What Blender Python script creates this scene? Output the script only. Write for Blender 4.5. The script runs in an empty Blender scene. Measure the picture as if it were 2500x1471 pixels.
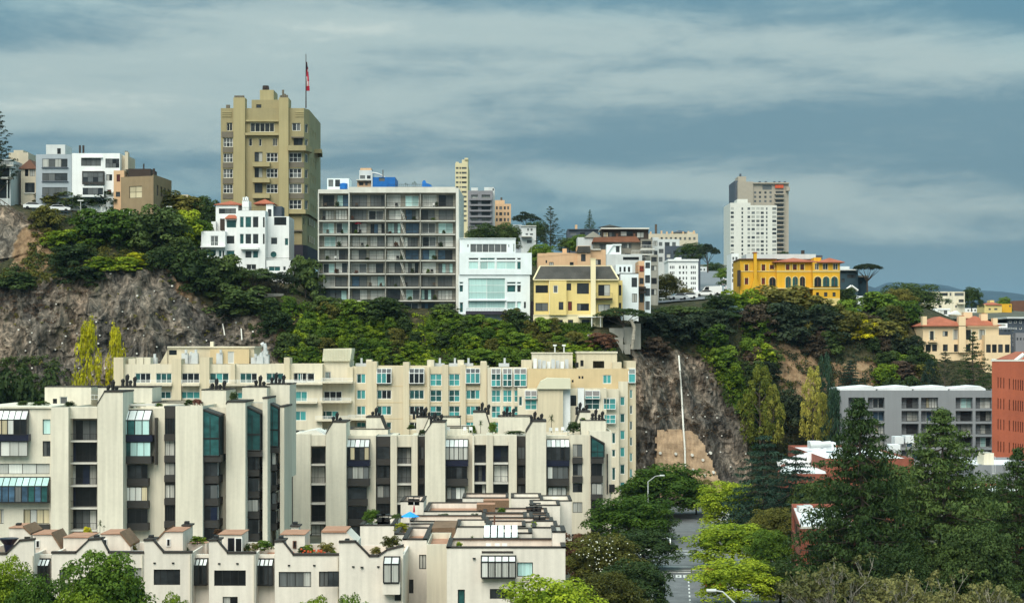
import bpy, bmesh, math, random
import numpy as np
from mathutils import Vector, noise
from mathutils.bvhtree import BVHTree

# ------------------------------------------------------------------ camera, sky, sun, exposure
sc = bpy.context.scene
COL = sc.collection
FPX, CAMZ, CX, HY = 4500.0, 28.6, 1250.0, 850.0      # focal length (photo px), eye height, principal column, eye-level row
R = math.radians

cam_d = bpy.data.cameras.new("camera")
cam_d.sensor_width = 36.0
cam_d.lens = 36.0 * FPX / 2500.0
cam_d.shift_y = (HY - 735.5) / 2500.0
cam_d.clip_start, cam_d.clip_end = 1.0, 20000.0
cam = bpy.data.objects.new("camera", cam_d)
cam.location = (0, 0, CAMZ); cam.rotation_euler = (R(90), 0, 0)
COL.objects.link(cam); sc.camera = cam

SUN_EL, SUN_AZ = 48.0, 200.0          # degrees; azimuth from +Y clockwise: behind the camera, a little left
wd = bpy.data.worlds.new("World"); sc.world = wd; wd.use_nodes = True
def build_sky():
    nt = wd.node_tree; N = nt.nodes; L = nt.links; N.clear()
    out = N.new('ShaderNodeOutputWorld'); bg = N.new('ShaderNodeBackground')
    sky = N.new('ShaderNodeTexSky'); sky.sky_type = 'NISHITA'; sky.sun_disc = False
    sky.sun_elevation = R(SUN_EL); sky.sun_rotation = R(SUN_AZ); sky.altitude = 30; sky.dust_density = 2.0
    bg1 = N.new('ShaderNodeBackground'); bg1.inputs[1].default_value = 0.05
    L.new(sky.outputs[0], bg1.inputs[0])
    tc = N.new('ShaderNodeTexCoord')
    sep = N.new('ShaderNodeSeparateXYZ'); L.new(tc.outputs['Generated'], sep.inputs[0])
    def noise_tex(scale, detail, rough, mscale, loc, rot=(0, 0, 0), dist=0.0):
        m = N.new('ShaderNodeMapping'); m.inputs['Scale'].default_value = mscale
        m.inputs['Location'].default_value = loc; m.inputs['Rotation'].default_value = rot
        L.new(tc.outputs['Generated'], m.inputs[0])
        t = N.new('ShaderNodeTexNoise'); t.inputs['Scale'].default_value = scale
        t.inputs['Detail'].default_value = detail; t.inputs['Roughness'].default_value = rough
        t.inputs['Distortion'].default_value = dist
        L.new(m.outputs[0], t.inputs['Vector']); return t.outputs['Fac']
    def math_(op, a, b):
        n = N.new('ShaderNodeMath'); n.operation = op
        for i, v in enumerate((a, b)):
            if isinstance(v, (int, float)): n.inputs[i].default_value = v
            else: L.new(v, n.inputs[i])
        return n.outputs[0]
    a = noise_tex(1.0, 2.5, 0.45, SKY[4], (SKY[0], 0.3, SKY[1]), (0, R(SKY[5]), 0), 0.35)
    b = noise_tex(1.0, 6.0, 0.62, (9.0, 5.0, 46.0), (0.7, 0.0, 0.2), (0, R(SKY[5]), 0), 0.4)
    c = noise_tex(1.0, 2.0, 0.5, (1.1, 1.1, 4.0), (SKY[2], 0.1, SKY[3]))
    d = noise_tex(1.0, 7.0, 0.7, (34.0, 30.0, 90.0), (0.1, 0.4, 0.9), (0, R(SKY[5]), 0), 0.8)
    s = math_('ADD', math_('ADD', math_('MULTIPLY', a, 0.72), math_('MULTIPLY', b, 0.20)), math_('MULTIPLY', d, 0.08))
    ramp = N.new('ShaderNodeValToRGB'); cr = ramp.color_ramp; cr.interpolation = 'EASE'
    cr.elements[0].position = 0.39; cr.elements[0].color = (0.078, 0.148, 0.188, 1)
    cr.elements[1].position = 0.62; cr.elements[1].color = (0.385, 0.432, 0.410, 1)
    e = cr.elements.new(0.50); e.color = (0.212, 0.280, 0.290, 1)
    L.new(s, ramp.inputs[0])
    # broad drift of hue through the deck: slate in some places, teal in others
    hue = N.new('ShaderNodeMix'); hue.data_type = 'RGBA'; hue.blend_type = 'MULTIPLY'; hue.inputs['Factor'].default_value = 1.0
    hr = N.new('ShaderNodeValToRGB'); h = hr.color_ramp
    h.elements[0].position = 0.42; h.elements[0].color = (0.36, 0.82, 0.94, 1)
    h.elements[1].position = 0.58; h.elements[1].color = (1.08, 1.04, 0.97, 1)
    L.new(c, hr.inputs[0]); L.new(ramp.outputs[0], hue.inputs['A']); L.new(hr.outputs[0], hue.inputs['B'])
    # standard overcast distribution: three times brighter overhead than at the horizon
    up = math_('MAXIMUM', sep.outputs[2], 0.0)
    gain = math_('ADD', math_('ADD', 1.0, math_('MULTIPLY', up, 2.0)), math_('MULTIPLY', math_('MAXIMUM', math_('SUBTRACT', 1.0, math_('MULTIPLY', up, 14.0)), 0.0), 0.42))   # paler towards the horizon
    bg.inputs[1].default_value = 1.0
    sc_ = N.new('ShaderNodeVectorMath'); sc_.operation = 'SCALE'
    L.new(hue.outputs['Result'], sc_.inputs[0]); L.new(math_('MULTIPLY', gain, SKY_GAIN), sc_.inputs['Scale'])
    L.new(sc_.outputs[0], bg.inputs[0])
    mx = N.new('ShaderNodeMixShader'); mx.inputs[0].default_value = 0.94
    L.new(bg1.outputs[0], mx.inputs[1]); L.new(bg.outputs[0], mx.inputs[2])
    L.new(mx.outputs[0], out.inputs[0])
SKY = (-3.152, 3.416, -0.969, -1.821, (1.666, 1.2, 16.43), -20.87)
SKY_GAIN = 0.41
build_sky()

sun_d = bpy.data.lights.new("sun", 'SUN'); sun_d.energy = 1.25; sun_d.angle = R(50); sun_d.color = (1.0, 0.93, 0.80)
sun = bpy.data.objects.new("sun", sun_d); COL.objects.link(sun)
_az = R(SUN_AZ)
_d = Vector((math.sin(_az) * math.cos(R(SUN_EL)), math.cos(_az) * math.cos(R(SUN_EL)), math.sin(R(SUN_EL))))
sun.rotation_euler = _d.to_track_quat('Z', 'Y').to_euler(); sun.location = (0, 0, 150)

vs = sc.view_settings
vs.view_transform = 'Standard'; vs.look = 'None'; vs.gamma = 1.0; vs.use_curve_mapping = False
vs.exposure = 1.78
sc.cycles.use_denoising = True
sc.cycles.max_bounces = 6; sc.cycles.diffuse_bounces = 3; sc.cycles.glossy_bounces = 2
sc.cycles.transparent_max_bounces = 6; sc.cycles.volume_bounces = 0
sc.cycles.sample_clamp_indirect = 4.0
sc.render.film_transparent = False

# ------------------------------------------------------------------ materials
MATS = {}
def mat(name, col, rough=0.85, var=0.10, scale=0.5, streak=0.0, bump=0.0, spec=0.3, fine=0.0, metal=0.0, col2=None, emit=0.0):
    if name in MATS: return MATS[name]
    m = bpy.data.materials.new(name); m.use_nodes = True; MATS[name] = m
    nt = m.node_tree; N = nt.nodes; L = nt.links
    p = N['Principled BSDF']
    p.inputs['Roughness'].default_value = rough; p.inputs['Specular IOR Level'].default_value = spec
    p.inputs['Metallic'].default_value = metal
    if emit > 0:
        p.inputs['Emission Color'].default_value = (*col, 1); p.inputs['Emission Strength'].default_value = emit
    base = N.new('ShaderNodeRGB'); base.outputs[0].default_value = (*col, 1)
    cur = base.outputs[0]
    geo = N.new('ShaderNodeNewGeometry')
    def nz(scale, mp=(1, 1, 1), detail=4):
        mm = N.new('ShaderNodeMapping'); mm.inputs['Scale'].default_value = mp
        L.new(geo.outputs['Position'], mm.inputs[0])
        t = N.new('ShaderNodeTexNoise'); t.inputs['Scale'].default_value = scale; t.inputs['Detail'].default_value = detail
        L.new(mm.outputs[0], t.inputs['Vector']); return t.outputs['Fac']
    def modulate(cur, fac, lo, hi, colr=None):
        mr = N.new('ShaderNodeMapRange'); mr.inputs['From Min'].default_value = 0.3; mr.inputs['From Max'].default_value = 0.7
        mr.inputs['To Min'].default_value = lo; mr.inputs['To Max'].default_value = hi; L.new(fac, mr.inputs['Value'])
        if colr is not None:
            mx = N.new('ShaderNodeMix'); mx.data_type = 'RGBA'
            L.new(mr.outputs[0], mx.inputs['Factor']); L.new(cur, mx.inputs['A']); mx.inputs['B'].default_value = (*colr, 1)
            return mx.outputs['Result']
        v = N.new('ShaderNodeVectorMath'); v.operation = 'SCALE'
        L.new(cur, v.inputs[0]); L.new(mr.outputs[0], v.inputs['Scale']); return v.outputs[0]
    if col2 is not None: cur = modulate(cur, nz(scale * 1.7), 0.0, 1.0, col2)
    if var > 0: cur = modulate(cur, nz(scale), 1 - var, 1 + var)
    if streak > 0: cur = modulate(cur, nz(1.0, (1.9, 1.9, 0.08), 6), 1 - streak * 0.85, 1 + streak * 0.3)
    if fine > 0: cur = modulate(cur, nz(scale * 14, detail=3), 1 - fine, 1 + fine)
    L.new(cur, p.inputs['Base Color'])
    if bump > 0:
        b = N.new('ShaderNodeBump'); b.inputs['Strength'].default_value = bump; b.inputs['Distance'].default_value = 0.1
        L.new(nz(scale * 8), b.inputs['Height']); L.new(b.outputs[0], p.inputs['Normal'])
    return m

def glass(name, col, folds=0.0, rough=0.06, coat=0.4):
    """window pane: what stands behind it (dark room, blind, curtain in folds) under a glossy coat"""
    if name in MATS: return MATS[name]
    m = bpy.data.materials.new(name); m.use_nodes = True; MATS[name] = m
    nt = m.node_tree; N = nt.nodes; L = nt.links; p = N['Principled BSDF']
    geo = N.new('ShaderNodeNewGeometry'); oi = N.new('ShaderNodeObjectInfo')
    mm = N.new('ShaderNodeMapping'); mm.inputs['Scale'].default_value = (7.0, 7.0, 0.15) if folds else (0.8, 0.8, 1.4)
    L.new(geo.outputs['Position'], mm.inputs[0])
    t = N.new('ShaderNodeTexNoise'); t.inputs['Scale'].default_value = 1.0; t.inputs['Detail'].default_value = 3
    L.new(mm.outputs[0], t.inputs['Vector'])
    mr = N.new('ShaderNodeMapRange'); mr.inputs['From Min'].default_value = 0.3; mr.inputs['From Max'].default_value = 0.7
    k = folds if folds else 0.45
    mr.inputs['To Min'].default_value = 1 - k; mr.inputs['To Max'].default_value = 1 + k * 0.6; L.new(t.outputs['Fac'], mr.inputs['Value'])
    rnd = N.new('ShaderNodeMapRange'); rnd.inputs['To Min'].default_value = 0.7; rnd.inputs['To Max'].default_value = 1.25
    L.new(oi.outputs['Random'], rnd.inputs['Value'])
    mu = N.new('ShaderNodeMath'); mu.operation = 'MULTIPLY'; L.new(mr.outputs[0], mu.inputs[0]); L.new(rnd.outputs[0], mu.inputs[1])
    v = N.new('ShaderNodeVectorMath'); v.operation = 'SCALE'; v.inputs[0].default_value = col; L.new(mu.outputs[0], v.inputs['Scale'])
    L.new(v.outputs[0], p.inputs['Base Color'])
    p.inputs['Roughness'].default_value = 0.5 if folds else 0.3
    p.inputs['Specular IOR Level'].default_value = 0.3
    p.inputs['Coat Weight'].default_value = coat; p.inputs['Coat Roughness'].default_value = rough
    return m

def leafmat(name, c1, c2, tr=0.25):
    if name in MATS: return MATS[name]
    m = bpy.data.materials.new(name); m.use_nodes = True; MATS[name] = m
    nt = m.node_tree; N = nt.nodes; L = nt.links; p = N['Principled BSDF']
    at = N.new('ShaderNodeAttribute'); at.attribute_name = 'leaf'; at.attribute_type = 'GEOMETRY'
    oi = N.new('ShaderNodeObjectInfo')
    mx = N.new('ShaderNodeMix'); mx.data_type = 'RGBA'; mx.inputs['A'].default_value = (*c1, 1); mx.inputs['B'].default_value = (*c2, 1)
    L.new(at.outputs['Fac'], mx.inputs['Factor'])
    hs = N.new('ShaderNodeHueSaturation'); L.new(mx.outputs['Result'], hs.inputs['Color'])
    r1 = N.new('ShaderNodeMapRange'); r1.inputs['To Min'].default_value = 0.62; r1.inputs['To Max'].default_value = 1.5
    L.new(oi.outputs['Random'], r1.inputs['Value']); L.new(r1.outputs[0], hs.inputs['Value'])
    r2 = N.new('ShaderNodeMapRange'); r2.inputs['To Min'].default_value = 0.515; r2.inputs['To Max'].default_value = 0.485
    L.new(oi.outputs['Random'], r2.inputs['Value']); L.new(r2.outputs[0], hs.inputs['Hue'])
    L.new(hs.outputs[0], p.inputs['Base Color'])
    p.inputs['Roughness'].default_value = 0.65; p.inputs['Specular IOR Level'].default_value = 0.18
    tl = N.new('ShaderNodeBsdfTranslucent'); L.new(hs.outputs[0], tl.inputs[0])
    ms = N.new('ShaderNodeMixShader'); ms.inputs[0].default_value = tr
    L.new(p.outputs[0], ms.inputs[1]); L.new(tl.outputs[0], ms.inputs[2])
    L.new(ms.outputs[0], N['Material Output'].inputs[0]); return m

def M(n): return MATS[n]
# walls
mat('white_stucco', (0.78, 0.79, 0.79), var=0.05, streak=0.07, fine=0.03)
mat('white_cool', (0.72, 0.77, 0.79), var=0.05, streak=0.05)
mat('grey_blue_stucco', (0.36, 0.40, 0.44), var=0.06, streak=0.06)
mat('pale_grey_stucco', (0.56, 0.58, 0.58), var=0.07, streak=0.08)
mat('beige_stucco', (0.55, 0.48, 0.37), var=0.07, streak=0.08)
mat('brown_stucco', (0.27, 0.20, 0.12), var=0.08, streak=0.08)
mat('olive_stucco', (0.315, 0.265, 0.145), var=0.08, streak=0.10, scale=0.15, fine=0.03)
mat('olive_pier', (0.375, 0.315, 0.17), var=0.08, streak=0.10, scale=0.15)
mat('taupe_panel', (0.15, 0.13, 0.10), var=0.12)
mat('dark_base', (0.035, 0.032, 0.045), var=0.2)
mat('grey_concrete', (0.30, 0.29, 0.255), var=0.14, streak=0.16, fine=0.06)
mat('slab_pale', (0.60, 0.58, 0.53), var=0.10, streak=0.06)
mat('balcony_wall', (0.25, 0.235, 0.20), var=0.12, streak=0.1)
mat('yellow_stucco', (0.72, 0.56, 0.23), var=0.05, streak=0.07)
mat('yellow_trim', (0.78, 0.68, 0.44), var=0.04)
mat('mustard_stucco', (0.66, 0.36, 0.025), var=0.09, streak=0.12, scale=0.3)
mat('mustard_trim', (0.66, 0.52, 0.22), var=0.05)
mat('peach_stucco', (0.62, 0.40, 0.24), var=0.07, streak=0.08)
mat('apricot_stucco', (0.76, 0.57, 0.36), var=0.05, streak=0.07)
mat('cream_stucco', (0.64, 0.55, 0.395), var=0.06, streak=0.15, scale=0.2)
mat('cream_pale', (0.69, 0.62, 0.485), var=0.06, streak=0.16, scale=0.2)
mat('ochre_stucco', (0.60, 0.46, 0.27), var=0.05, streak=0.07)
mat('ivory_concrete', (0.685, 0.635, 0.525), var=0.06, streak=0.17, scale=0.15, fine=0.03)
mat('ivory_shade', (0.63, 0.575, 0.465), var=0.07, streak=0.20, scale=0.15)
mat('terrace_stucco', (0.71, 0.65, 0.575), var=0.06, streak=0.16, scale=0.2, fine=0.03)
mat('coping_dark', (0.040, 0.033, 0.028), var=0.15, rough=0.7)
mat('bronze_panel', (0.038, 0.035, 0.032), var=0.12, rough=0.6)
mat('navy_panel', (0.012, 0.014, 0.032), var=0.15, rough=0.4)
mat('black_metal', (0.012, 0.012, 0.013), var=0.1, rough=0.5)
mat('dark_frame', (0.02, 0.02, 0.02), var=0.1, rough=0.5)
mat('white_frame', (0.78, 0.78, 0.76), var=0.03, rough=0.5)
mat('cream_frame', (0.66, 0.62, 0.50), var=0.03, rough=0.5)
mat('rail_white', (0.74, 0.74, 0.72), var=0.05, rough=0.5)
mat('brick_red', (0.36, 0.095, 0.05), var=0.10, streak=0.08, fine=0.06, scale=0.3)
mat('brick_rust', (0.27, 0.085, 0.055), var=0.2, streak=0.2, fine=0.15, scale=0.5)
mat('roof_tile_red', (0.34, 0.105, 0.06), var=0.15, fine=0.15, bump=0.3)
mat('shingle_dark', (0.060, 0.056, 0.050), var=0.25, fine=0.2, bump=0.4)
mat('shingle_brown', (0.19, 0.115, 0.07), var=0.2, fine=0.25, bump=0.5)
mat('roof_brown', (0.13, 0.062, 0.04), var=0.15, fine=0.15)
mat('terracotta_deck', (0.38, 0.20, 0.13), var=0.15, fine=0.12, scale=0.8)
mat('roof_gravel', (0.35, 0.33, 0.29), var=0.12, fine=0.12, scale=0.6)
mat('roof_white', (0.70, 0.71, 0.73), var=0.10, scale=0.25, fine=0.06)
mat('roof_light', (0.62, 0.60, 0.55), var=0.08, fine=0.05)
mat('metal_roof_cream', (0.66, 0.63, 0.48), var=0.04, rough=0.5)
mat('galvanised', (0.55, 0.56, 0.56), var=0.12, rough=0.5)
mat('grey_panel', (0.235, 0.245, 0.262), var=0.05, streak=0.08, scale=0.2)
mat('dark_teal_wall', (0.035, 0.065, 0.085), var=0.12)
mat('slate_wall', (0.07, 0.085, 0.11), var=0.15)
mat('brown_dark_wall', (0.045, 0.032, 0.026), var=0.15)
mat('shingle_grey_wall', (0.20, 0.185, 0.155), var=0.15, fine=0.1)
mat('copper_roof', (0.20, 0.085, 0.05), var=0.2)
mat('tarp_blue', (0.01, 0.13, 0.43), var=0.15, rough=0.45, bump=0.4, scale=0.8)
mat('umbrella_blue', (0.02, 0.28, 0.75), var=0.08, rough=0.6)
mat('cloth_red', (0.42, 0.025, 0.05), var=0.1)
mat('orange_red', (0.55, 0.09, 0.03), var=0.1)
mat('tower_white', (0.64, 0.63, 0.58), var=0.04)
mat('tower_beige', (0.36, 0.315, 0.255), var=0.05)
mat('tower_cream', (0.60, 0.53, 0.34), var=0.06)
mat('mauve_grey', (0.22, 0.215, 0.235), var=0.08)
mat('wood_pole', (0.10, 0.075, 0.055), var=0.2)
mat('bark', (0.085, 0.065, 0.05), var=0.25, bump=0.6, scale=2.0)
mat('bark_pale', (0.30, 0.27, 0.22), var=0.2, bump=0.4, scale=2.0)
mat('pot_black', (0.018, 0.017, 0.017), var=0.2, rough=0.6)
mat('terracotta', (0.33, 0.13, 0.07), var=0.1)
mat('street_paint', (0.58, 0.58, 0.56), var=0.25, fine=0.3, scale=2.0)
mat('asphalt', (0.115, 0.117, 0.122), var=0.14, fine=0.18, scale=0.4, rough=0.9, col2=(0.16, 0.162, 0.168))
mat('asphalt_pale', (0.17, 0.175, 0.19), var=0.1, fine=0.1, scale=0.4)
mat('pavement_concrete', (0.36, 0.35, 0.33), var=0.1, fine=0.1, scale=0.6)
mat('ground_soil', (0.09, 0.085, 0.06), var=0.25, fine=0.25, scale=0.08)
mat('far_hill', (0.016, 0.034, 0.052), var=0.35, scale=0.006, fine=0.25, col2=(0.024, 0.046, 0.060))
mat('pipe_white', (0.74, 0.72, 0.66), var=0.08, streak=0.1)
mat('flower_white', (0.80, 0.80, 0.68), var=0.05)
# panes
glass('pane_dark', (0.009, 0.010, 0.012))
glass('pane_mid', (0.032, 0.036, 0.040))
glass('pane_grey', (0.11, 0.118, 0.12), folds=0.25)
glass('pane_navy', (0.012, 0.018, 0.045))
glass('pane_blue', (0.05, 0.10, 0.16))
glass('pane_teal', (0.06, 0.30, 0.30), folds=0.25)
glass('pane_teal_dark', (0.02, 0.085, 0.085))
glass('pane_aqua', (0.42, 0.62, 0.60), folds=0.15)
glass('pane_curtain', (0.42, 0.42, 0.39), folds=0.35)
glass('pane_white', (0.66, 0.66, 0.62), folds=0.12)
glass('pane_cream', (0.58, 0.50, 0.33), folds=0.2)
glass('pane_sky', (0.72, 0.74, 0.73), folds=0.05)
glass('pane_red', (0.12, 0.02, 0.015))
mat('lamp_glow', (1.0, 0.50, 0.12), var=0.0, emit=1.6)
# ------------------------------------------------------------------ geometry helpers
rng = random.Random(7)
WL = {}                                   # world location of every object by name
def PX(px, D): return (px - CX) * D / FPX
def PZ(py, D): return CAMZ + (HY - py) * D / FPX
def P3(px, py, D): return Vector((PX(px, D), D, PZ(py, D)))

class MB:
    def __init__(s): s.v = []; s.f = []; s.m = []
    def quad(s, a, b, c, d, mi=0):
        i = len(s.v); s.v += [tuple(a), tuple(b), tuple(c), tuple(d)]; s.f.append((i, i+1, i+2, i+3)); s.m.append(mi)
    def poly(s, pts, mi=0):
        i = len(s.v); s.v += [tuple(p) for p in pts]; s.f.append(tuple(range(i, i+len(pts)))); s.m.append(mi)
    def box(s, x0, x1, y0, y1, z0, z1, mi=0):
        i = len(s.v)
        s.v += [(x0,y0,z0),(x1,y0,z0),(x1,y1,z0),(x0,y1,z0),(x0,y0,z1),(x1,y0,z1),(x1,y1,z1),(x0,y1,z1)]
        for f in ((0,1,5,4),(1,2,6,5),(2,3,7,6),(3,0,4,7),(4,5,6,7),(3,2,1,0)):
            s.f.append(tuple(i+k for k in f)); s.m.append(mi)
        return s
    def prism_y(s, pts, y0, y1, mi=0):     # outline in (x,z), extruded along y
        n = len(pts); i = len(s.v)
        s.v += [(x, y0, z) for x, z in pts] + [(x, y1, z) for x, z in pts]
        s.f.append(tuple(range(i, i+n))); s.f.append(tuple(range(i+2*n-1, i+n-1, -1))); s.m += [mi, mi]
        for k in range(n):
            j = (k+1) % n; s.f.append((i+k, i+n+k, i+n+j, i+j)); s.m.append(mi)
        return s
    def prism_z(s, pts, z0, z1, mi=0):     # outline in (x,y), extruded along z
        n = len(pts); i = len(s.v)
        s.v += [(x, y, z0) for x, y in pts] + [(x, y, z1) for x, y in pts]
        s.f.append(tuple(range(i+n, i+2*n))); s.f.append(tuple(range(i+n-1, i-1, -1))); s.m += [mi, mi]
        for k in range(n):
            j = (k+1) % n; s.f.append((i+k, i+j, i+n+j, i+n+k)); s.m.append(mi)
        return s
    def tube(s, p0, p1, r0, r1=None, n=8, mi=0):
        r1 = r0 if r1 is None else r1
        p0 = Vector(p0); p1 = Vector(p1); d = (p1-p0)
        if d.length < 1e-6: return s
        d.normalize(); a = Vector((0,0,1)) if abs(d.z) < .9 else Vector((1,0,0))
        u = d.cross(a).normalized(); w = d.cross(u); i = len(s.v)
        for p, r in ((p0, r0), (p1, r1)):
            for k in range(n):
                t = 2*math.pi*k/n; s.v.append(tuple(p + u*math.cos(t)*r + w*math.sin(t)*r))
        for k in range(n):
            j = (k+1) % n; s.f.append((i+k, i+j, i+n+j, i+n+k)); s.m.append(mi)
        s.f.append(tuple(range(i+n-1, i-1, -1))); s.f.append(tuple(range(i+n, i+2*n))); s.m += [mi, mi]
        return s
    def bounds(s):
        a = np.array(s.v); return a.min(0), a.max(0)
    def mesh(s, name, mats, off=(0, 0, 0)):
        me = bpy.data.meshes.new(name)
        me.from_pydata([(x-off[0], y-off[1], z-off[2]) for x, y, z in s.v], [], s.f)
        for m in mats: me.materials.append(m if not isinstance(m, str) else MATS[m])
        if len(mats) > 1: me.polygons.foreach_set('material_index', s.m)
        me.update(); return me

def link(o, par, wloc):
    COL.objects.link(o); WL[o.name] = Vector(wloc)
    if par is not None:
        o.parent = par; o.location = Vector(wloc) - WL[par.name]
    else: o.location = wloc
    return o
def obj(name, mb, mats, par=None, smooth=False):
    """one mesh object, its origin at the foot of its box"""
    if isinstance(mats, str): mats = [mats]
    lo, hi = mb.bounds(); c = Vector(((lo[0]+hi[0])/2, (lo[1]+hi[1])/2, lo[2]))
    me = mb.mesh(name, mats, c)
    if smooth: me.polygons.foreach_set('use_smooth', [True]*len(me.polygons))
    return link(bpy.data.objects.new(name, me), par, c)
def tag(o, label, cat, group=None):
    o['label'] = label; o['category'] = cat
    if group: o['group'] = group
    return o
def struct(o, label=None):
    o['kind'] = 'structure'
    if label: o['label'] = label
    return o
def stuff(o): o['kind'] = 'stuff'; return o
def empty(name, loc):
    o = bpy.data.objects.new(name, None); o.empty_display_size = 0.5
    return link(o, None, loc)
def thing(name, label, cat, loc, group=None): return tag(empty(name, loc), label, cat, group)
def copy_tree(o, loc=None, rz=None, scale=None, par=None):
    c = o.copy(); COL.objects.link(c)
    for ch in o.children: copy_tree(ch, par=c)
    if par is not None: c.parent = par
    else:
        c.location = loc
        if rz is not None: c.rotation_euler = (0, 0, rz)
        if scale is not None: c.scale = scale
    WL[c.name] = Vector(loc) if loc is not None else Vector((0,0,0))
    return c

MESHC = {}
def cached(key, fn):
    if key not in MESHC: MESHC[key] = fn()
    return MESHC[key]

# frame material, bar width, columns, rows, pane materials to draw from
STY = {
 'far':   ('dark_frame', 0.05, 0, 0, ['pane_mid', 'pane_grey', 'pane_grey']),
 'farl':  ('dark_frame', 0.05, 0, 0, ['pane_grey', 'pane_mid', 'pane_curtain']),
 'k1':    ('dark_frame', 0.07, 1, 1, ['pane_mid', 'pane_dark']),
 'k2':    ('dark_frame', 0.07, 2, 1, ['pane_mid', 'pane_dark', 'pane_curtain']),
 'k3':    ('dark_frame', 0.07, 3, 1, ['pane_mid', 'pane_dark', 'pane_grey']),
 'k4':    ('dark_frame', 0.07, 4, 1, ['pane_mid', 'pane_grey', 'pane_curtain']),
 'k42':   ('dark_frame', 0.06, 4, 2, ['pane_mid', 'pane_dark', 'pane_grey']),
 'kw4':   ('dark_frame', 0.07, 4, 1, ['pane_white', 'pane_white', 'pane_cream']),
 'kg4':   ('dark_frame', 0.07, 4, 1, ['pane_aqua', 'pane_aqua', 'pane_teal_dark']),
 'kd4':   ('dark_frame', 0.07, 4, 1, ['pane_dark', 'pane_mid']),
 'kc4':   ('dark_frame', 0.07, 4, 1, ['pane_curtain', 'pane_grey', 'pane_white']),
 'kt1':   ('dark_frame', 0.07, 1, 1, ['pane_teal_dark']),
 'ka1':   ('dark_frame', 0.07, 1, 1, ['pane_aqua']),
 'kc2':   ('dark_frame', 0.07, 2, 1, ['pane_curtain', 'pane_grey', 'pane_mid']),
 'kn1':   ('dark_frame', 0.07, 1, 1, ['pane_navy']),
 'slide': ('dark_frame', 0.06, 2, 1, ['pane_dark', 'pane_mid', 'pane_dark', 'pane_navy', 'pane_curtain', 'pane_grey']),
 'slidew':('white_frame', 0.06, 2, 1, ['pane_dark', 'pane_mid', 'pane_curtain', 'pane_blue', 'pane_white', 'pane_aqua']),
 'w1':    ('white_frame', 0.09, 1, 1, ['pane_mid', 'pane_grey']),
 'w2':    ('white_frame', 0.09, 2, 1, ['pane_mid', 'pane_grey']),
 'w32':   ('white_frame', 0.10, 3, 2, ['pane_mid', 'pane_grey', 'pane_dark']),
 'w3':    ('white_frame', 0.09, 3, 1, ['pane_dark', 'pane_mid']),
 'wd3':   ('white_frame', 0.10, 3, 1, ['pane_dark', 'pane_teal_dark', 'pane_dark']),
 'wt2':   ('white_frame', 0.10, 2, 1, ['pane_teal', 'pane_teal', 'pane_teal_dark']),
 'wt1':   ('white_frame', 0.10, 1, 1, ['pane_teal', 'pane_teal_dark']),
 'wt3':   ('white_frame', 0.10, 3, 1, ['pane_teal', 'pane_teal', 'pane_teal_dark']),
 'wt22':  ('white_frame', 0.10, 2, 2, ['pane_teal', 'pane_teal_dark', 'pane_teal']),
 'wg1':   ('white_frame', 0.07, 1, 1, ['pane_teal_dark', 'pane_mid']),
 'wg2':   ('white_frame', 0.07, 2, 1, ['pane_teal_dark', 'pane_mid']),
 'wa2':   ('white_frame', 0.08, 2, 1, ['pane_aqua']),
 'wa1':   ('white_frame', 0.08, 1, 1, ['pane_aqua']),
 'wa23':  ('white_frame', 0.08, 2, 3, ['pane_aqua']),
 'wk6':   ('white_frame', 0.08, 6, 1, ['pane_grey', 'pane_mid']),
 'c5':    ('cream_frame', 0.12, 5, 1, ['pane_dark', 'pane_mid']),
 'c2':    ('cream_frame', 0.10, 2, 1, ['pane_dark', 'pane_mid']),
 'c1':    ('cream_frame', 0.10, 1, 1, ['pane_dark', 'pane_mid']),
 'r1':    ('dark_frame', 0.07, 1, 1, ['pane_red']),
 'pc2':   ('brown_dark_wall', 0.08, 2, 2, ['pane_cream']),
 'slit':  ('dark_frame', 0.03, 0, 0, ['pane_dark']),
}
def frame_mesh(w, h, t, nx, nz, rows=None):
    def mk():
        b = MB(); d = 0.08
        b.box(-w/2, -w/2+t, -d, 0, 0, h); b.box(w/2-t, w/2, -d, 0, 0, h)
        b.box(-w/2+t, w/2-t, -d, 0, 0, t); b.box(-w/2+t, w/2-t, -d, 0, h-t, h)
        for i in range(1, nx):
            x = -w/2 + w*i/nx; b.box(x-t*.45, x+t*.45, -d+.01, 0, t, h-t)
        for k in range(1, nz):
            z = h*k/nz; b.box(-w/2+t, w/2-t, -d+.02, 0, z-t*.4, z+t*.4)
        return b
    return mk
def put(name, me, par, wloc, rz=0.0, mat_=None):
    o = bpy.data.objects.new(name, me); link(o, par, wloc); o.rotation_euler = (0, 0, rz)
    return o
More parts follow.
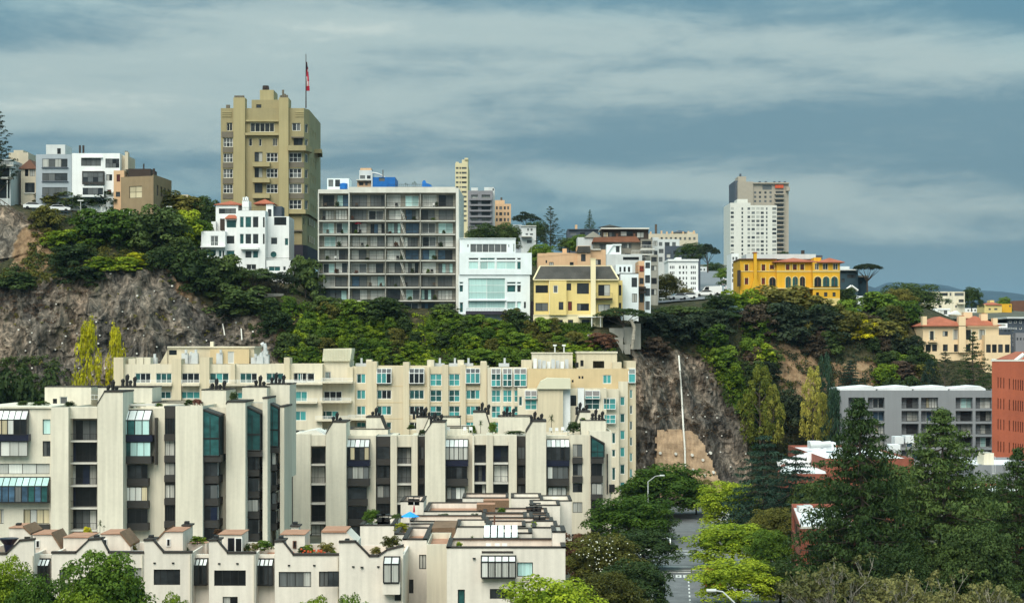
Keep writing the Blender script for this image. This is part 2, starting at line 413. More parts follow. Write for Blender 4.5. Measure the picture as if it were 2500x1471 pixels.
def window(par, origin, ang, w, h, sty, panes=None, name='window'):
    """window whose foot-centre is at origin, looking along the wall's outward side; > pane"""
    fm, t, nx, nz, pool = STY[sty]
    if panes: pool = panes
    w = round(w, 2); h = round(h, 2)
    if w < 0.12 or h < 0.12: return None
    if nx == 0:
        pm = rng.choice(pool)
        me = cached(('far', w, h, pm), lambda: MB().box(-w/2, w/2, -.03, 0, 0, h).mesh('window', [pm]))
        return put(name, me, par, origin, ang)
    me = cached(('fr', w, h, t, nx, nz, fm), lambda: frame_mesh(w, h, t, nx, nz)().mesh('window_frame', [fm]))
    o = put(name, me, par, origin, ang)
    pw = round(w/nx - t*.4, 2); ph = round(h/nz - t*.4, 2)
    main = rng.choice(pool)
    for i in range(nx):
        for k in range(nz):
            pm = main if rng.random() < 0.6 else rng.choice(pool)
            pme = cached(('pane', pw, ph, pm), lambda: MB().box(-pw/2, pw/2, -.02, 0, 0, ph).mesh('pane', [pm]))
            c = bpy.data.objects.new('pane', pme); COL.objects.link(c); c.parent = o
            c.location = (-w/2 + w*(i+.5)/nx, -.012, h*k/nz + t*.2); WL[c.name] = Vector((0,0,0))
            c.rotation_euler = (R(rng.uniform(-.5, .5)), 0, R(rng.uniform(-.6, .6)))
    return o

def wall_face(mb, p0, p1, z0, z1, ops, dep):
    """upright wall face p0->p1 with real openings (u0,u1,v0,v1) in metres and reveals"""
    p0 = Vector((p0[0], p0[1], 0)); p1 = Vector((p1[0], p1[1], 0)); L = (p1-p0).length
    u = (p1-p0)/L; n = Vector((u.y, -u.x, 0))
    ok = []
    for (a, b, c, d) in ops:
        a, b, c, d = max(a, .05), min(b, L-.05), max(c, z0+.05), min(d, z1-.05)
        if b-a > .1 and d-c > .1: ok.append((a, b, c, d))
    xs = sorted({0.0, L} | {o[0] for o in ok} | {o[1] for o in ok})
    def pt(a, z, k=0.0): q = p0 + u*a - n*k; return (q.x, q.y, z)
    for i in range(len(xs)-1):
        a, b = xs[i], xs[i+1]; mid = (a+b)/2
        if b-a < 1e-5: continue
        cut = sorted((o[2], o[3]) for o in ok if o[0] < mid < o[1]); z = z0
        for c, d in cut:
            if c > z: mb.quad(pt(a, z), pt(b, z), pt(b, c), pt(a, c))
            z = max(z, d)
        if z < z1: mb.quad(pt(a, z), pt(b, z), pt(b, z1), pt(a, z1))
    for (a, b, c, d) in ok:
        mb.quad(pt(a, c), pt(a, c, dep), pt(a, d, dep), pt(a, d)); mb.quad(pt(b, c, dep), pt(b, c), pt(b, d), pt(b, d, dep))
        mb.quad(pt(a, c), pt(b, c), pt(b, c, dep), pt(a, c, dep)); mb.quad(pt(a, d, dep), pt(b, d, dep), pt(b, d), pt(a, d))
    return u, n

class View:
    """measuring frame: coordinates read off an enlarged crop of the photograph"""
    def __init__(s, ox, oy, k): s.ox, s.oy, s.k = ox, oy, k
    def x(s, a): return s.ox + a/s.k
    def y(s, b): return s.oy + b/s.k
V0 = View(0, 0, 1); V1 = View(0, 180, 2.829); V2 = View(700, 360, 3.343); V3 = View(1200, 420, 3.3333)
V4 = View(1750, 560, 3.3333); V5 = View(0, 820, 2.885); V6 = View(660, 820, 2.7174); V7 = View(0, 1180, 2.7778)
V8 = View(800, 1180, 2.7778); V9 = View(1550, 860, 2.407)

class Bld:
    def __init__(s, view, D, name, label, cat='building', base=None, zb=0.0, group=None, dep=10.0):
        s.V = view; s.D = D; s.zb = zb; s.dep = dep
        bx = base if base is not None else 0
        s.o = thing(name, label, cat, (PX(view.x(bx), D), D, zb), group)
    def X(s, x, dD=0): return PX(s.V.x(x), s.D+dD)
    def Z(s, y, dD=0): return s.zb if y is None else PZ(s.V.y(y), s.D+dD)
    def poly(s, foot, y0, y1, wall, roof='roof_gravel', wins=None, rev=0.18, yD=None, name='wall', par=0.0, cap=None, capw=0.25, rname='roof'):
        """upright mass on a footprint of (x, dD); wins {edge: [(f0,f1,ytop,ybot,style[,panes])]} with fractions along the edge"""
        wins = wins or {}
        pts = [(s.X(x, d), s.D+d) for x, d in foot]; dref = foot[0][1] if yD is None else yD
        z1 = s.Z(y0, dref); z0 = s.Z(y1, dref) if y1 is not None else s.zb
        mb = MB(); n = len(pts); todo = []
        for i in range(n):
            a, b = pts[i], pts[(i+1) % n]
            L = math.hypot(b[0]-a[0], b[1]-a[1])
            ops = []
            for w in wins.get(i, []):
                v0, v1 = s.Z(w[3], dref), s.Z(w[2], dref)
                ops.append((w[0]*L, w[1]*L, v0, v1)); 
            u, nn = wall_face(mb, a, b, z0, z1, ops, rev)
            for w, o in zip(wins.get(i, []), ops):
                if w[4] is None: continue
                c = Vector((a[0], a[1], 0)) + u*((o[0]+o[1])/2) - nn*rev
                todo.append((Vector((c.x, c.y, o[2])), math.atan2(u.y, u.x), o[1]-o[0], o[3]-o[2], w[4], w[5] if len(w) > 5 else None))
        zr = z1 - par
        if par > 0:
            cx = sum(p[0] for p in pts)/n; cy = sum(p[1] for p in pts)/n
            ins = []
            for p in pts:
                d = Vector((cx-p[0], cy-p[1])); d = d.normalized()*min(0.42, d.length*.5); ins.append((p[0]+d.x, p[1]+d.y))
            for i in range(n):
                j = (i+1) % n
                mb.quad((*pts[i], z1), (*pts[j], z1), (*ins[j], z1), (*ins[i], z1))
                mb.quad((*ins[j], zr), (*ins[i], zr), (*ins[i], z1), (*ins[j], z1))
            rp = ins
        else: rp = pts
        wo = obj(name, mb, wall, s.o)
        if roof:
            rb = MB(); rb.poly([(x, y, zr) for x, y in rp]); obj(rname, rb, roof, s.o)
        if cap:
            cb = MB(); e = 0.06
            for i in range(n):
                a, b = pts[i], pts[(i+1) % n]; u = Vector((b[0]-a[0], b[1]-a[1])).normalized(); nn = Vector((u.y, -u.x))
                q = [Vector(a)+nn*e-u*e, Vector(b)+nn*e+u*e, Vector(b)-nn*.4+u*e, Vector(a)-nn*.4-u*e]
                cb.prism_z([tuple(t) for t in q], z1+.003*i, z1+capw+.004*i)
            obj('coping', cb, cap, s.o)
        for (c, ang, w, h, sty, pn) in todo: window(s.o, c, ang, w, h, sty, pn)
        return wo
    def mass(s, x0, x1, y0, y1, dD=0, dep=None, wall='white_stucco', roof='roof_gravel', wins=(), rwins=(), lwins=(), rev=0.18, par=0.0, cap=None, capw=0.25, name='wall'):
        dep = dep or s.dep; X0, X1 = s.X(x0, dD), s.X(x1, dD); k = (x1-x0)
        w = {0: [((a[0]-x0)/k, (a[2]-x0)/k, a[1], a[3]) + tuple(a[4:]) for a in wins], 1: list(rwins), 3: list(lwins)}
        # straight-sided box: same world x at the back
        D1 = s.D+dD+dep
        bx0 = (X0*FPX/D1 + CX - s.V.ox)*s.V.k; bx1 = (X1*FPX/D1 + CX - s.V.ox)*s.V.k
        return s.poly([(x0, dD), (x1, dD), (bx1, dD+dep), (bx0, dD+dep)], y0, y1, wall, roof, w, rev, dD, name, par, cap, capw)
    def box(s, name, x0, x1, y0, y1, dD, dep, m, par=None):
        b = MB(); b.box(s.X(x0, dD), s.X(x1, dD), s.D+dD, s.D+dD+dep, s.Z(y1, dD), s.Z(y0, dD)); return obj(name, b, m, par or s.o)
    def outline(s, name, pts, dD, dep, m, par=None):
        b = MB(); q = [(s.X(x, dD), s.Z(y, dD)) for x, y in pts]
        ar = sum(q[i][0]*q[(i+1) % len(q)][1]-q[(i+1) % len(q)][0]*q[i][1] for i in range(len(q)))
        if ar < 0: q.reverse()
        b.prism_y(q, s.D+dD, s.D+dD+dep); return obj(name, b, m, par or s.o)
    def win(s, x0, y0, x1, y1, sty, dD=0, panes=None, name='window'):
        return window(s.o, Vector((s.X((x0+x1)/2, dD), s.D+dD, s.Z(y1, dD))), 0.0, s.X(x1, dD)-s.X(x0, dD), s.Z(y0, dD)-s.Z(y1, dD), sty, panes, name)
    def cyl(s, name, x, y0, y1, dD, r, m, r1=None, n=8):
        b = MB(); b.tube((s.X(x, dD), s.D+dD, s.Z(y1, dD)), (s.X(x, dD), s.D+dD, s.Z(y0, dD)), r, r1, n); return obj(name, b, m, s.o)
    def rail(s, x0, x1, y0, y1, dD, m='black_metal', step=0.22, ret=0.0, name='railing', bars=0):
        """balustrade: top and bottom rail with balusters, or bars horizontal rails"""
        b = MB(); X0, X1, z0, z1, D = s.X(x0, dD), s.X(x1, dD), s.Z(y1, dD), s.Z(y0, dD), s.D+dD
        if bars:
            for k in range(bars): z = z0 + (z1-z0)*(k+.6)/bars; b.box(X0, X1, D, D+.06, z-.035, z+.035)
            nn = max(2, int((X1-X0)/1.6))
            for k in range(nn+1): x = X0+(X1-X0)*k/nn; b.box(x-.03, x+.03, D+.01, D+.05, z0, z1)
        else:
            b.box(X0, X1, D, D+.06, z1-.05, z1); b.box(X0, X1, D, D+.05, z0, z0+.04)
            nn = max(2, int((X1-X0)/step))
            for k in range(nn+1): x = X0+(X1-X0)*k/nn; b.box(x-.014, x+.014, D+.01, D+.04, z0, z1)
            if ret:
                for x in (X0, X1): b.box(x-.02, x+.02, D, D+ret, z1-.05, z1)
        return obj(name, b, m, s.o)
    def hip(s, name, x0, x1, ytop, yeave, dD, dep, m, over=0.4, ridge=0.35, thick=0.12):
        X0, X1, D0, D1 = s.X(x0, dD)-over, s.X(x1, dD)+over, s.D+dD-over, s.D+dD+dep+over
        ze, zt = s.Z(yeave, dD), s.Z(ytop, dD)
        ins = min((X1-X0), (D1-D0))*.5*min(1, ridge*2)
        if X1-X0 >= D1-D0: ra, rb = (X0+ins, (D0+D1)/2, zt), (X1-ins, (D0+D1)/2, zt)
        else: ra, rb = ((X0+X1)/2, D0+ins, zt), ((X0+X1)/2, D1-ins, zt)
        b = MB(); A, Bq, C, Dq = (X0, D0, ze), (X1, D0, ze), (X1, D1, ze), (X0, D1, ze)
        if X1-X0 >= D1-D0:
            b.quad(A, Bq, rb, ra); b.poly([Bq, C, rb]); b.quad(C, Dq, ra, rb); b.poly([Dq, A, ra])
        else:
            b.poly([A, Bq, ra]); b.quad(Bq, C, rb, ra); b.poly([C, Dq, rb]); b.quad(Dq, A, ra, rb)
        b.box(X0, X1, D0, D1, ze-thick, ze-.002)
        return obj(name, b, m, s.o)
# ------------------------------------------------------------------ the setting: ground, hill, far slopes, streets
def zpy(D, py): return PZ(py, D)
KEYS = [
 (-600, 345, [(352,930),(358,760),(364,680),(372,600),(378,510),(400,490),(460,490)]),
 (0,    346, [(353,930),(358,790),(362,700),(370,630),(378,508),(398,490),(460,488)]),
 (110,  346, [(353,930),(359,780),(363,700),(372,610),(381,522),(398,492),(460,488)]),
 (200,  347, [(354,930),(360,770),(365,655),(374,600),(384,530),(396,495),(460,488)]),
 (350,  347, [(354,930),(360,770),(365,660),(374,605),(386,540),(398,492),(460,490)]),
 (430,  348, [(355,920),(361,800),(366,690),(374,620),(386,550),(400,495),(460,495)]),
 (520,  349, [(356,900),(361,820),(366,745),(372,670),(382,620),(395,540),(450,530)]),
 (640,  350, [(356,890),(361,820),(366,755),(371,715),(377,690),(392,640),(450,640)]),
 (720,  351, [(356,890),(361,820),(366,745),(370,720),(380,700),(392,640),(450,620)]),
 (780,  352, [(356,890),(361,830),(366,775),(369,750),(371,745),(395,745),(450,700)]),
 (1110, 352, [(356,890),(361,830),(365,785),(368,768),(371,765),(395,720),(450,640)]),
 (1300, 352, [(356,890),(360,840),(363,812),(365,799),(367,796),(390,760),(450,620)]),
 (1440, 352, [(356,890),(360,840),(363,812),(365,799),(367,796),(390,750),(450,680)]),
 (1485, 353, [(356,890),(359,850),(361,815),(364,800),(367,796),(390,750),(450,710)]),
 (1560, 356, [(360,1000),(363,900),(366,830),(370,790),(376,762),(395,745),(450,718)]),
 (1700, 360, [(365,1050),(369,950),(374,850),(379,790),(385,757),(405,738),(460,718)]),
 (1830, 362, [(367,1050),(373,950),(380,860),(388,800),(396,757),(412,737),(460,718)]),
 (1960, 366, [(372,1030),(380,920),(386,860),(394,800),(402,755),(415,745),(460,728)]),
 (2100, 368, [(376,1000),(384,920),(390,870),(397,810),(404,775),(420,745),(470,738)]),
 (2250, 370, [(378,990),(386,930),(391,895),(397,840),(406,790),(425,757),(480,748)]),
 (2500, 372, [(380,980),(388,930),(393,905),(398,890),(410,880),(440,870),(490,862)]),
 (3100, 372, [(380,980),(388,930),(393,905),(398,890),(410,880),(440,870),(490,862)]),
]
def in_poly(x, y, P):
    c = False; n = len(P); j = n-1
    for i in range(n):
        xi, yi = P[i]; xj, yj = P[j]
        if (yi > y) != (yj > y) and x < (xj-xi)*(y-yi)/(yj-yi)+xi: c = not c
        j = i
    return c
ROCK_L = [(-600,720),(0,705),(120,690),(190,652),(300,655),(420,660),(455,720),(560,770),(650,760),(700,800),(700,990),(-600,990)]
ROCK_U = [(-600,470),(20,500),(60,520),(88,560),(60,600),(0,640),(-600,660)]
ROCK_R = [(1540,850),(1600,850),(1660,855),(1720,880),(1790,980),(1835,1100),(1830,1210),(1540,1230)]
SOIL = [[(1868,826),(1975,845),(2022,930),(1998,1010),(1925,985),(1880,900)], [(2030,890),(2140,880),(2170,930),(2150,965),(2040,965)],
        [(50,560),(110,560),(130,640),(60,690),(20,650)], [(400,640),(450,650),(480,740),(440,720)], [(640,760),(720,760),(720,850),(680,850)]]
def hill_profile():
    kp = []
    for px, foot, L in KEYS:
        pts = [(foot-22, 0.0), (foot, 0.0)] + [(D, zpy(D, py)) for D, py in L]
        D, z = pts[-1]; pts += [(D+60, max(4.0, z-14)), (D+180, -0.5)]
        kp.append((px, pts))
    return kp
KP = hill_profile()
def rockness(px, py):
    j = 14*noise.noise((px*.02, py*.02, 3.1)); k = 14*noise.noise((px*.02, py*.02, 9.7))
    x, y = px+j, py+k
    return 1.0 if (in_poly(x, y, ROCK_L) or in_poly(x, y, ROCK_U) or in_poly(x, y, ROCK_R)) else 0.0
def make_hill():
    cols = list(np.arange(-560, -20, 24)) + list(np.arange(-20, 2530, 5.5)) + list(np.arange(2530, 3100, 30))
    seg = [2, 26, 30, 26, 20, 16, 14, 10, 4, 3]     # rows per profile span
    nrow = sum(seg)+1; V = []; cl = []
    ks = [k[0] for k in KP]
    for px in cols:
        i = min(len(ks)-2, max(0, int(np.searchsorted(ks, px)-1))); t = (px-ks[i])/(ks[i+1]-ks[i]); t = t*t*(3-2*t)*.5+t*.5
        prof = [(a[0]*(1-t)+b[0]*t, a[1]*(1-t)+b[1]*t) for a, b in zip(KP[i][1], KP[i+1][1])]
        for s_, n in enumerate(seg):
            for k in range(n + (1 if s_ == len(seg)-1 else 0)):
                u = k/n; D = prof[s_][0]*(1-u)+prof[s_+1][0]*u; z = prof[s_][1]*(1-u)+prof[s_+1][1]*u
                x = PX(px, D); py = HY - (z-CAMZ)*FPX/D
                rk = rockness(px, py)
                amp = 1.0 if 1 <= s_ <= 6 else (0.0 if s_ == 0 else 0.25)
                if s_ == 1: amp = min(1.0, .15+u)
                p = Vector((x, D, z))
                big = noise.fractal(p*Vector((.055,.055,.03)), 1.0, 2.0, 3)*2.2
                mid = noise.fractal(Vector((x*.22, D*.22, z*.07)), .9, 2.0, 4)
                rid = abs(noise.noise(Vector((x*.32+z*.1, z*.11, 4.4))))-.25
                vd, vp = noise.voronoi(Vector((x*.30, D*.2, z*.20+x*.05)))
                blk = 1.3*noise.noise(vp[0]*7.3) - 2.2*max(0, .16-(vd[1]-vd[0]))/.16*.6
                d = amp*(big + blk*rk*(.55 if px < 1000 else .35) + rk*.55*noise.fractal(Vector((x*.75, D*.5, z*.28)), .8, 2.1, 4) + (mid*2.1+rid*3.0)*rk + mid*.5*(1-rk))
                if s_ >= 5: d *= 0.35
                V.append((x, D+d, z + amp*(.3*noise.noise(p*.4) if s_ < 8 else 0)))
                so = any(in_poly(px+8*noise.noise((px*.04,py*.04,1)), py+8*noise.noise((px*.04,py*.04,5)), q) for q in SOIL)
                cl.append((rk, 1.0 if so else 0.0, 0.0, 1.0))
    F = []; nc = len(cols)
    for c in range(nc-1):
        for r in range(nrow-1):
            a = c*nrow+r; F.append((a, a+nrow, a+nrow+1, a+1))
    me = bpy.data.meshes.new('hillside'); me.from_pydata(V, [], F)
    ca = me.color_attributes.new('cover', 'FLOAT_COLOR', 'POINT'); ca.data.foreach_set('color', np.array(cl, dtype=np.float32).ravel())
    m = bpy.data.materials.new('hill_rock_and_scrub'); m.use_nodes = True; MATS['hill'] = m
    nt = m.node_tree; N = nt.nodes; L = nt.links; p = N['Principled BSDF']
    geo = N.new('ShaderNodeNewGeometry')
    def nz(scale, mp, detail=6, rough=.6, dist=0.0):
        mm = N.new('ShaderNodeMapping'); mm.inputs['Scale'].default_value = mp; L.new(geo.outputs['Position'], mm.inputs[0])
        t = N.new('ShaderNodeTexNoise'); t.inputs['Scale'].default_value = scale; t.inputs['Detail'].default_value = detail
        t.inputs['Roughness'].default_value = rough; t.inputs['Distortion'].default_value = dist
        L.new(mm.outputs[0], t.inputs['Vector']); return t.outputs['Fac']
    def ramp(fac, els):
        r = N.new('ShaderNodeValToRGB'); c = r.color_ramp
        c.elements[0].position, c.elements[0].color = els[0][0], (*els[0][1], 1)
        c.elements[1].position, c.elements[1].color = els[-1][0], (*els[-1][1], 1)
        for q in els[1:-1]: e = c.elements.new(q[0]); e.color = (*q[1], 1)
        L.new(fac, r.inputs[0]); return r.outputs[0]
    def mix(f, a, b, mode='MIX'):
        x = N.new('ShaderNodeMix'); x.data_type = 'RGBA'; x.blend_type = mode
        if isinstance(f, float): x.inputs['Factor'].default_value = f
        else: L.new(f, x.inputs['Factor'])
        L.new(a, x.inputs['A']); L.new(b, x.inputs['B']); return x.outputs['Result']
    streak = nz(.75, (1.0, 1.0, .30), 10, .75, .8)
    blot = nz(.10, (1, 1, .55), 6, .6)
    rock = ramp(streak, [(.35, (.026,.024,.021)), (.45, (.085,.076,.066)), (.54, (.178,.156,.134)), (.65, (.38,.325,.275))])
    tint = ramp(blot, [(.38, (.55,.56,.58)), (.48, (.95,.92,.88)), (.56, (1.22,1.12,1.02)), (.66, (1.65,1.42,1.24))])
    rock = mix(1.0, rock, tint, 'MULTIPLY')
    lich = ramp(nz(.3, (1,1,.6), 5), [(.62, (0,0,0)), (.76, (1,1,1))])
    rgb = N.new('ShaderNodeRGB'); rgb.outputs[0].default_value = (.13,.125,.07,1)
    rock = mix(lich, rock, rgb.outputs[0])
    scrub = ramp(nz(.8, (1,1,1), 6, .7), [(.3, (.016,.020,.010)), (.5, (.045,.046,.022)), (.72, (.12,.09,.05))])
    soil = ramp(nz(.6, (1,1,.5), 7, .65), [(.3, (.10,.06,.035)), (.5, (.26,.165,.095)), (.7, (.40,.28,.17))])
    at = N.new('ShaderNodeVertexColor'); at.layer_name = 'cover'
    sp = N.new('ShaderNodeSeparateColor'); L.new(at.outputs[0], sp.inputs[0])
    cur = mix(sp.outputs[0], scrub, rock); cur = mix(sp.outputs[1], cur, soil)
    L.new(cur, p.inputs['Base Color']); p.inputs['Roughness'].default_value = .95; p.inputs['Specular IOR Level'].default_value = .15
    b = N.new('ShaderNodeBump'); b.inputs['Strength'].default_value = .9; b.inputs['Distance'].default_value = .55
    L.new(nz(1.6, (1,1,.40), 10, .75), b.inputs['Height']); L.new(b.outputs[0], p.inputs['Normal'])
    me.materials.append(m); me.polygons.foreach_set('use_smooth', [False]*len(me.polygons)); me.update()
    o = bpy.data.objects.new('hillside', me); link(o, None, (0, 0, 0)); struct(o, 'steep rocky hillside with scrub above the flats')
    return o, BVHTree.FromPolygons(V, F), V, F
HILL, HBVH, HV, HF = make_hill()
def on_hill(px, py):
    d = Vector(((px-CX)/FPX, 1.0, (HY-py)/FPX)).normalized()
    hit = HBVH.ray_cast(Vector((0, 0, CAMZ)), d, 900)
    return hit[0], hit[1]
def hill_z(x, y):
    h = HBVH.ray_cast(Vector((x, y, 200)), Vector((0, 0, -1)), 400); return h[0].z if h[0] is not None else 0.0

# flat town ground to the horizon
g = MB(); g.quad((-9000,-300,-.6),(9000,-300,-.6),(9000,16000,-.6),(-9000,16000,-.6)); struct(obj('ground', g, 'ground_soil'))
# bay water behind the viewer's pier side is out of view; the near blocks stand on a paved lot
g = MB(); g.quad((-120,120,-.30),(120,120,-.30),(120,352,-.30),(-120,352,-.30)); struct(obj('yard', g, 'ground_soil'))

# slope of the next hill with the steep street on it
FAR = [(480,[(-900,760),(1100,760),(1450,730),(1600,719),(1760,719),(1900,740),(2100,775),(3300,790)]),
       (560,[(-900,760),(1100,720),(1450,712),(1600,703),(1760,703),(1900,735),(2100,765),(3300,780)]),
       (700,[(-900,770),(1100,700),(1450,690),(1600,663),(1760,663),(1900,720),(2100,755),(3300,765)]),
       (1000,[(-900,770),(1100,700),(1450,680),(1600,652),(1760,652),(1900,670),(2100,760),(3300,760)]),
       (1500,[(-900,780),(1100,720),(1450,670),(1600,645),(1760,645),(1900,640),(2100,770),(3300,770)]),
       (2200,[(-900,820),(1100,800),(1450,780),(1600,760),(1760,740),(1900,740),(2100,800),(3300,800)]),
       (2600,[(-900,885),(1100,885),(1450,885),(1600,885),(1760,885),(1900,885),(2100,885),(3300,885)])]
def far_z(px, D):
    def row(r): return np.interp(px, [a for a, b in r[1]], [PZ(b, r[0]) for a, b in r[1]])
    i = 0
    while i < len(FAR)-2 and D > FAR[i+1][0]: i += 1
    t = (D-FAR[i][0])/(FAR[i+1][0]-FAR[i][0]); return row(FAR[i])*(1-t)+row(FAR[i+1])*t
def make_far():
    Ds = list(np.arange(480, 760, 20)) + list(np.arange(760, 1500, 60)) + [1500, 1800, 2200, 2600]; pxs = np.arange(-900, 3301, 50)
    V = [(PX(p, D), D, far_z(p, D) + (.8*noise.noise((p*.01, D*.02, 0)) if not 1560 < p < 1800 else 0)) for D in Ds for p in pxs]
    n = len(pxs); F = [(r*n+c, r*n+c+1, (r+1)*n+c+1, (r+1)*n+c) for r in range(len(Ds)-1) for c in range(n-1)]
    me = bpy.data.meshes.new('far_slope'); me.from_pydata(V, [], F); me.materials.append(M('ground_soil'))
    o = bpy.data.objects.new('far_slope', me); link(o, None, (0, 0, 0)); struct(o)
make_far()
def strip(name, cl, w, m, lift=0.0, kind=True):
    """road sheet along a centre line of (x,y,z)"""
    b = MB(); pts = [Vector(c) for c in cl]; E = []
    for i, p in enumerate(pts):
        d = (pts[min(i+1, len(pts)-1)]-pts[max(i-1, 0)]); d.z = 0; d.normalize(); s_ = Vector((d.y, -d.x, 0))
        E.append((p-s_*w/2+Vector((0,0,lift)), p+s_*w/2+Vector((0,0,lift))))
    for a, c in zip(E[:-1], E[1:]): b.quad(a[0], a[1], c[1], c[0])
    o = obj(name, b, m)
    if kind: struct(o)
    return o
# the street in the flats, ending at the cliff
ST0, ST1 = Vector((17.0, 170, 0)), Vector((31.3, 334, 0))
sdir = (ST1-ST0).normalized(); srt = Vector((sdir.y, -sdir.x, 0))
def st(t, off=0.0, z=0.0): p = ST0 + sdir*t + srt*off; return (p.x, p.y, z)
SL = (ST1-ST0).length
strip('road', [st(t) for t in np.linspace(-60, SL, 12)], 9.0, 'asphalt')
# crossing street
xs0 = (246-170)/sdir.y
b = MB(); y0, y1 = 244.0, 256.5; b.quad((-90,y0,-.006),(110,y0,-.006),(110,y1,-.006),(-90,y1,-.006)); struct(obj('cross_road', b, 'asphalt'))
for sgn in (-1, 1):
    b = MB()
    for (t0, t1) in ((-60, (244-170)/sdir.y-.5), ((256.5-170)/sdir.y+.5, SL)):
        q = [st(t0, sgn*4.5), st(t0, sgn*8.0), st(t1, sgn*8.0), st(t1, sgn*4.5)]
        if sgn < 0: q.reverse()
        b.prism_z([(a[0], a[1]) for a in q], -.2, .13)
    struct(obj('pavement', b, 'pavement_concrete'))
    b = MB()
    for (t0, t1) in ((-60, (244-170)/sdir.y-.5), ((256.5-170)/sdir.y+.5, SL)):
        q = [st(t0, sgn*4.32), st(t0, sgn*4.498), st(t1, sgn*4.498), st(t1, sgn*4.32)]
        if sgn < 0: q.reverse()
        b.prism_z([(a[0], a[1]) for a in q], -.2, .15)
    struct(obj('kerb', b, 'slab_pale'))
# painted marks: dashes, stop bar, crosswalk bars, lettering
def paint(name, rects, z=.006):
    b = MB()
    for (t0, t1, o0, o1) in rects: b.quad(st(t0, o0, z), st(t0, o1, z), st(t1, o1, z), st(t1, o0, z))
    return struct(obj(name, b, 'street_paint'))
for k in range(22):
    t = 4 + k*3.2
    if t < 60: paint('lane_dash', [(t, t+1.5, -.32, -.14)])
paint('stop_line', [(65.6, 66.4, -4.2, .1)])
paint('crosswalk_line', [(68.0, 68.6, -4.2, 4.2)]); paint('crosswalk_line', [(71.6, 72.2, -4.2, 4.2)])
paint('crosswalk_line', [(87.0, 87.8, -4.2, 4.2)]); paint('crosswalk_line', [(90.8, 91.4, -4.2, 4.2)])
LET = {'S': ["###","#..","###","..#","###"], 'T': ["###",".#.",".#.",".#.",".#."], 'O': ["###","#.#","#.#","#.#","###"], 'P': ["###","#.#","###","#..","#.."]}
for i, ch in enumerate("STOP"):
    rc = []
    for r, row in enumerate(LET[ch]):
        for c, q in enumerate(row):
            if q == '#': o0 = -3.7 + i*.95 + c*.24; rc.append((63.2-r*.55, 63.2-(r+1)*.55+.0, o0, o0+.24))
    paint('road_letter', [(min(a, b_), max(a, b_), c, d) for a, b_, c, d in rc])
# steep street climbing the next hill
strip('uphill_street', [(PX(1722, D), D, far_z(1722, D)) for D in np.linspace(482, 1000, 22)], 10.0, 'asphalt_pale', .12)
# lane along the crest with the parked cars
def crest(px, D): x = PX(px, D); return (x, D, hill_z(x, D))
b = MB(); cl = [(1560, 398), (1620, 408), (1680, 418), (1725, 440), (1735, 470), (1726, 486)]
strip('crest_lane', [crest(p, D) if D < 475 else (PX(p, D), D, far_z(p, D)) for p, D in cl], 7.0, 'asphalt_pale', .25)

# distant blue ridges
def ridge(name, D, pts, dep):
    b = MB(); n = 90; xs = np.linspace(pts[0][0], pts[-1][0], n); rows = []
    for q, (k, hz) in enumerate(((0, 0.0), (.25, .45), (.5, .8), (1.0, 1.0), (1.6, .7))):
        rows.append([(PX(x, D), D+dep*k, hz*(PZ(np.interp(x, [a for a, _ in pts], [c for _, c in pts]), D+dep) +
                    (9*noise.fractal((x*.012, q*.4, D*.001), 1, 2, 4) if hz else 0))) for x in xs])
    for r in range(4):
        for i in range(n-1): b.quad(rows[r][i], rows[r][i+1], rows[r+1][i+1], rows[r+1][i])
    struct(obj(name, b, 'far_hill', smooth=True))
ridge('far_ridge', 5200, [(1500,790),(2060,760),(2130,682),(2170,678),(2230,686),(2310,704),(2420,735),(2600,760),(2900,790)], 900)
ridge('far_hills', 6200, [(1900,800),(2180,740),(2300,692),(2370,688),(2430,696),(2500,706),(2650,716),(2800,730),(3000,760)], 900)
# ------------------------------------------------------------------ houses on the hill, left to right
def grid(xs, ys, sty, *a): return [(x0, y0, x1, y1, sty)+a for (y0, y1) in ys for (x0, x1) in xs]
ZH = 56.0
b = Bld(V1, 386, 'modern_house', 'dark glass-fronted modern house at the left edge behind a black conifer', 'house', 10, ZH-4, dep=9)
b.mass(-90, 74, 590, None, wall='pale_grey_stucco', wins=[(-60,600,66,640,'k4'), (-60,652,66,712,'kd4'), (-60,730,66,860,'kd4')])
for y in (628, 716): b.box('balcony_slab', -92, 90, y, y+9, -1.2, 1.2, 'slab_pale')
b.rail(-92, 90, 606, 628, -1.15, 'rail_white', bars=3)
b.cyl('post', 50, 735, 900, -1.0, .09, 'rail_white')
b = Bld(V1, 395, 'beige_house', 'narrow beige house stepping up behind the glass-fronted house', 'house', 135, ZH-4, dep=10)
b.mass(60, 195, 545, None, wall='beige_stucco', wins=[(108,775,134,815,'k1'), (85,640,135,690,'k2')], par=.4)
b.mass(95, 160, 528, 545, 2, 6, wall='beige_stucco'); b.box('balcony_slab', 72, 135, 720, 728, -1, 1, 'slab_pale'); b.rail(74, 134, 702, 720, -.95)
b = Bld(V1, 391, 'gabled_house', 'slim cream house with brown hipped roof beside the grey-blue block', 'house', 195, ZH-4, dep=9)
b.mass(145, 247, 655, None, wall='beige_stucco', wins=[(172,660,196,708,'k1'), (205,660,240,708,'k2'), (172,752,240,820,'k3')])
b.hip('roof', 145, 247, 588, 655, 0, 9, 'roof_brown'); b.box('sill', 168, 244, 820, 828, -.2, .2, 'slab_pale')
b = Bld(V1, 389, 'grey_blue_house', 'grey-blue three-storey block with black ribbon windows on the hilltop', 'house', 370, ZH-4, dep=12)
b.mass(248, 495, 557, None, wall='grey_blue_stucco', wins=[(292,587,466,645,'k4'), (292,686,466,740,'k4'), (292,784,466,838,'kc4')], par=.3, rev=.12)
for y in (646, 741, 839): b.box('sill', 287, 470, y, y+5, -.3, .3, 'slate_wall')
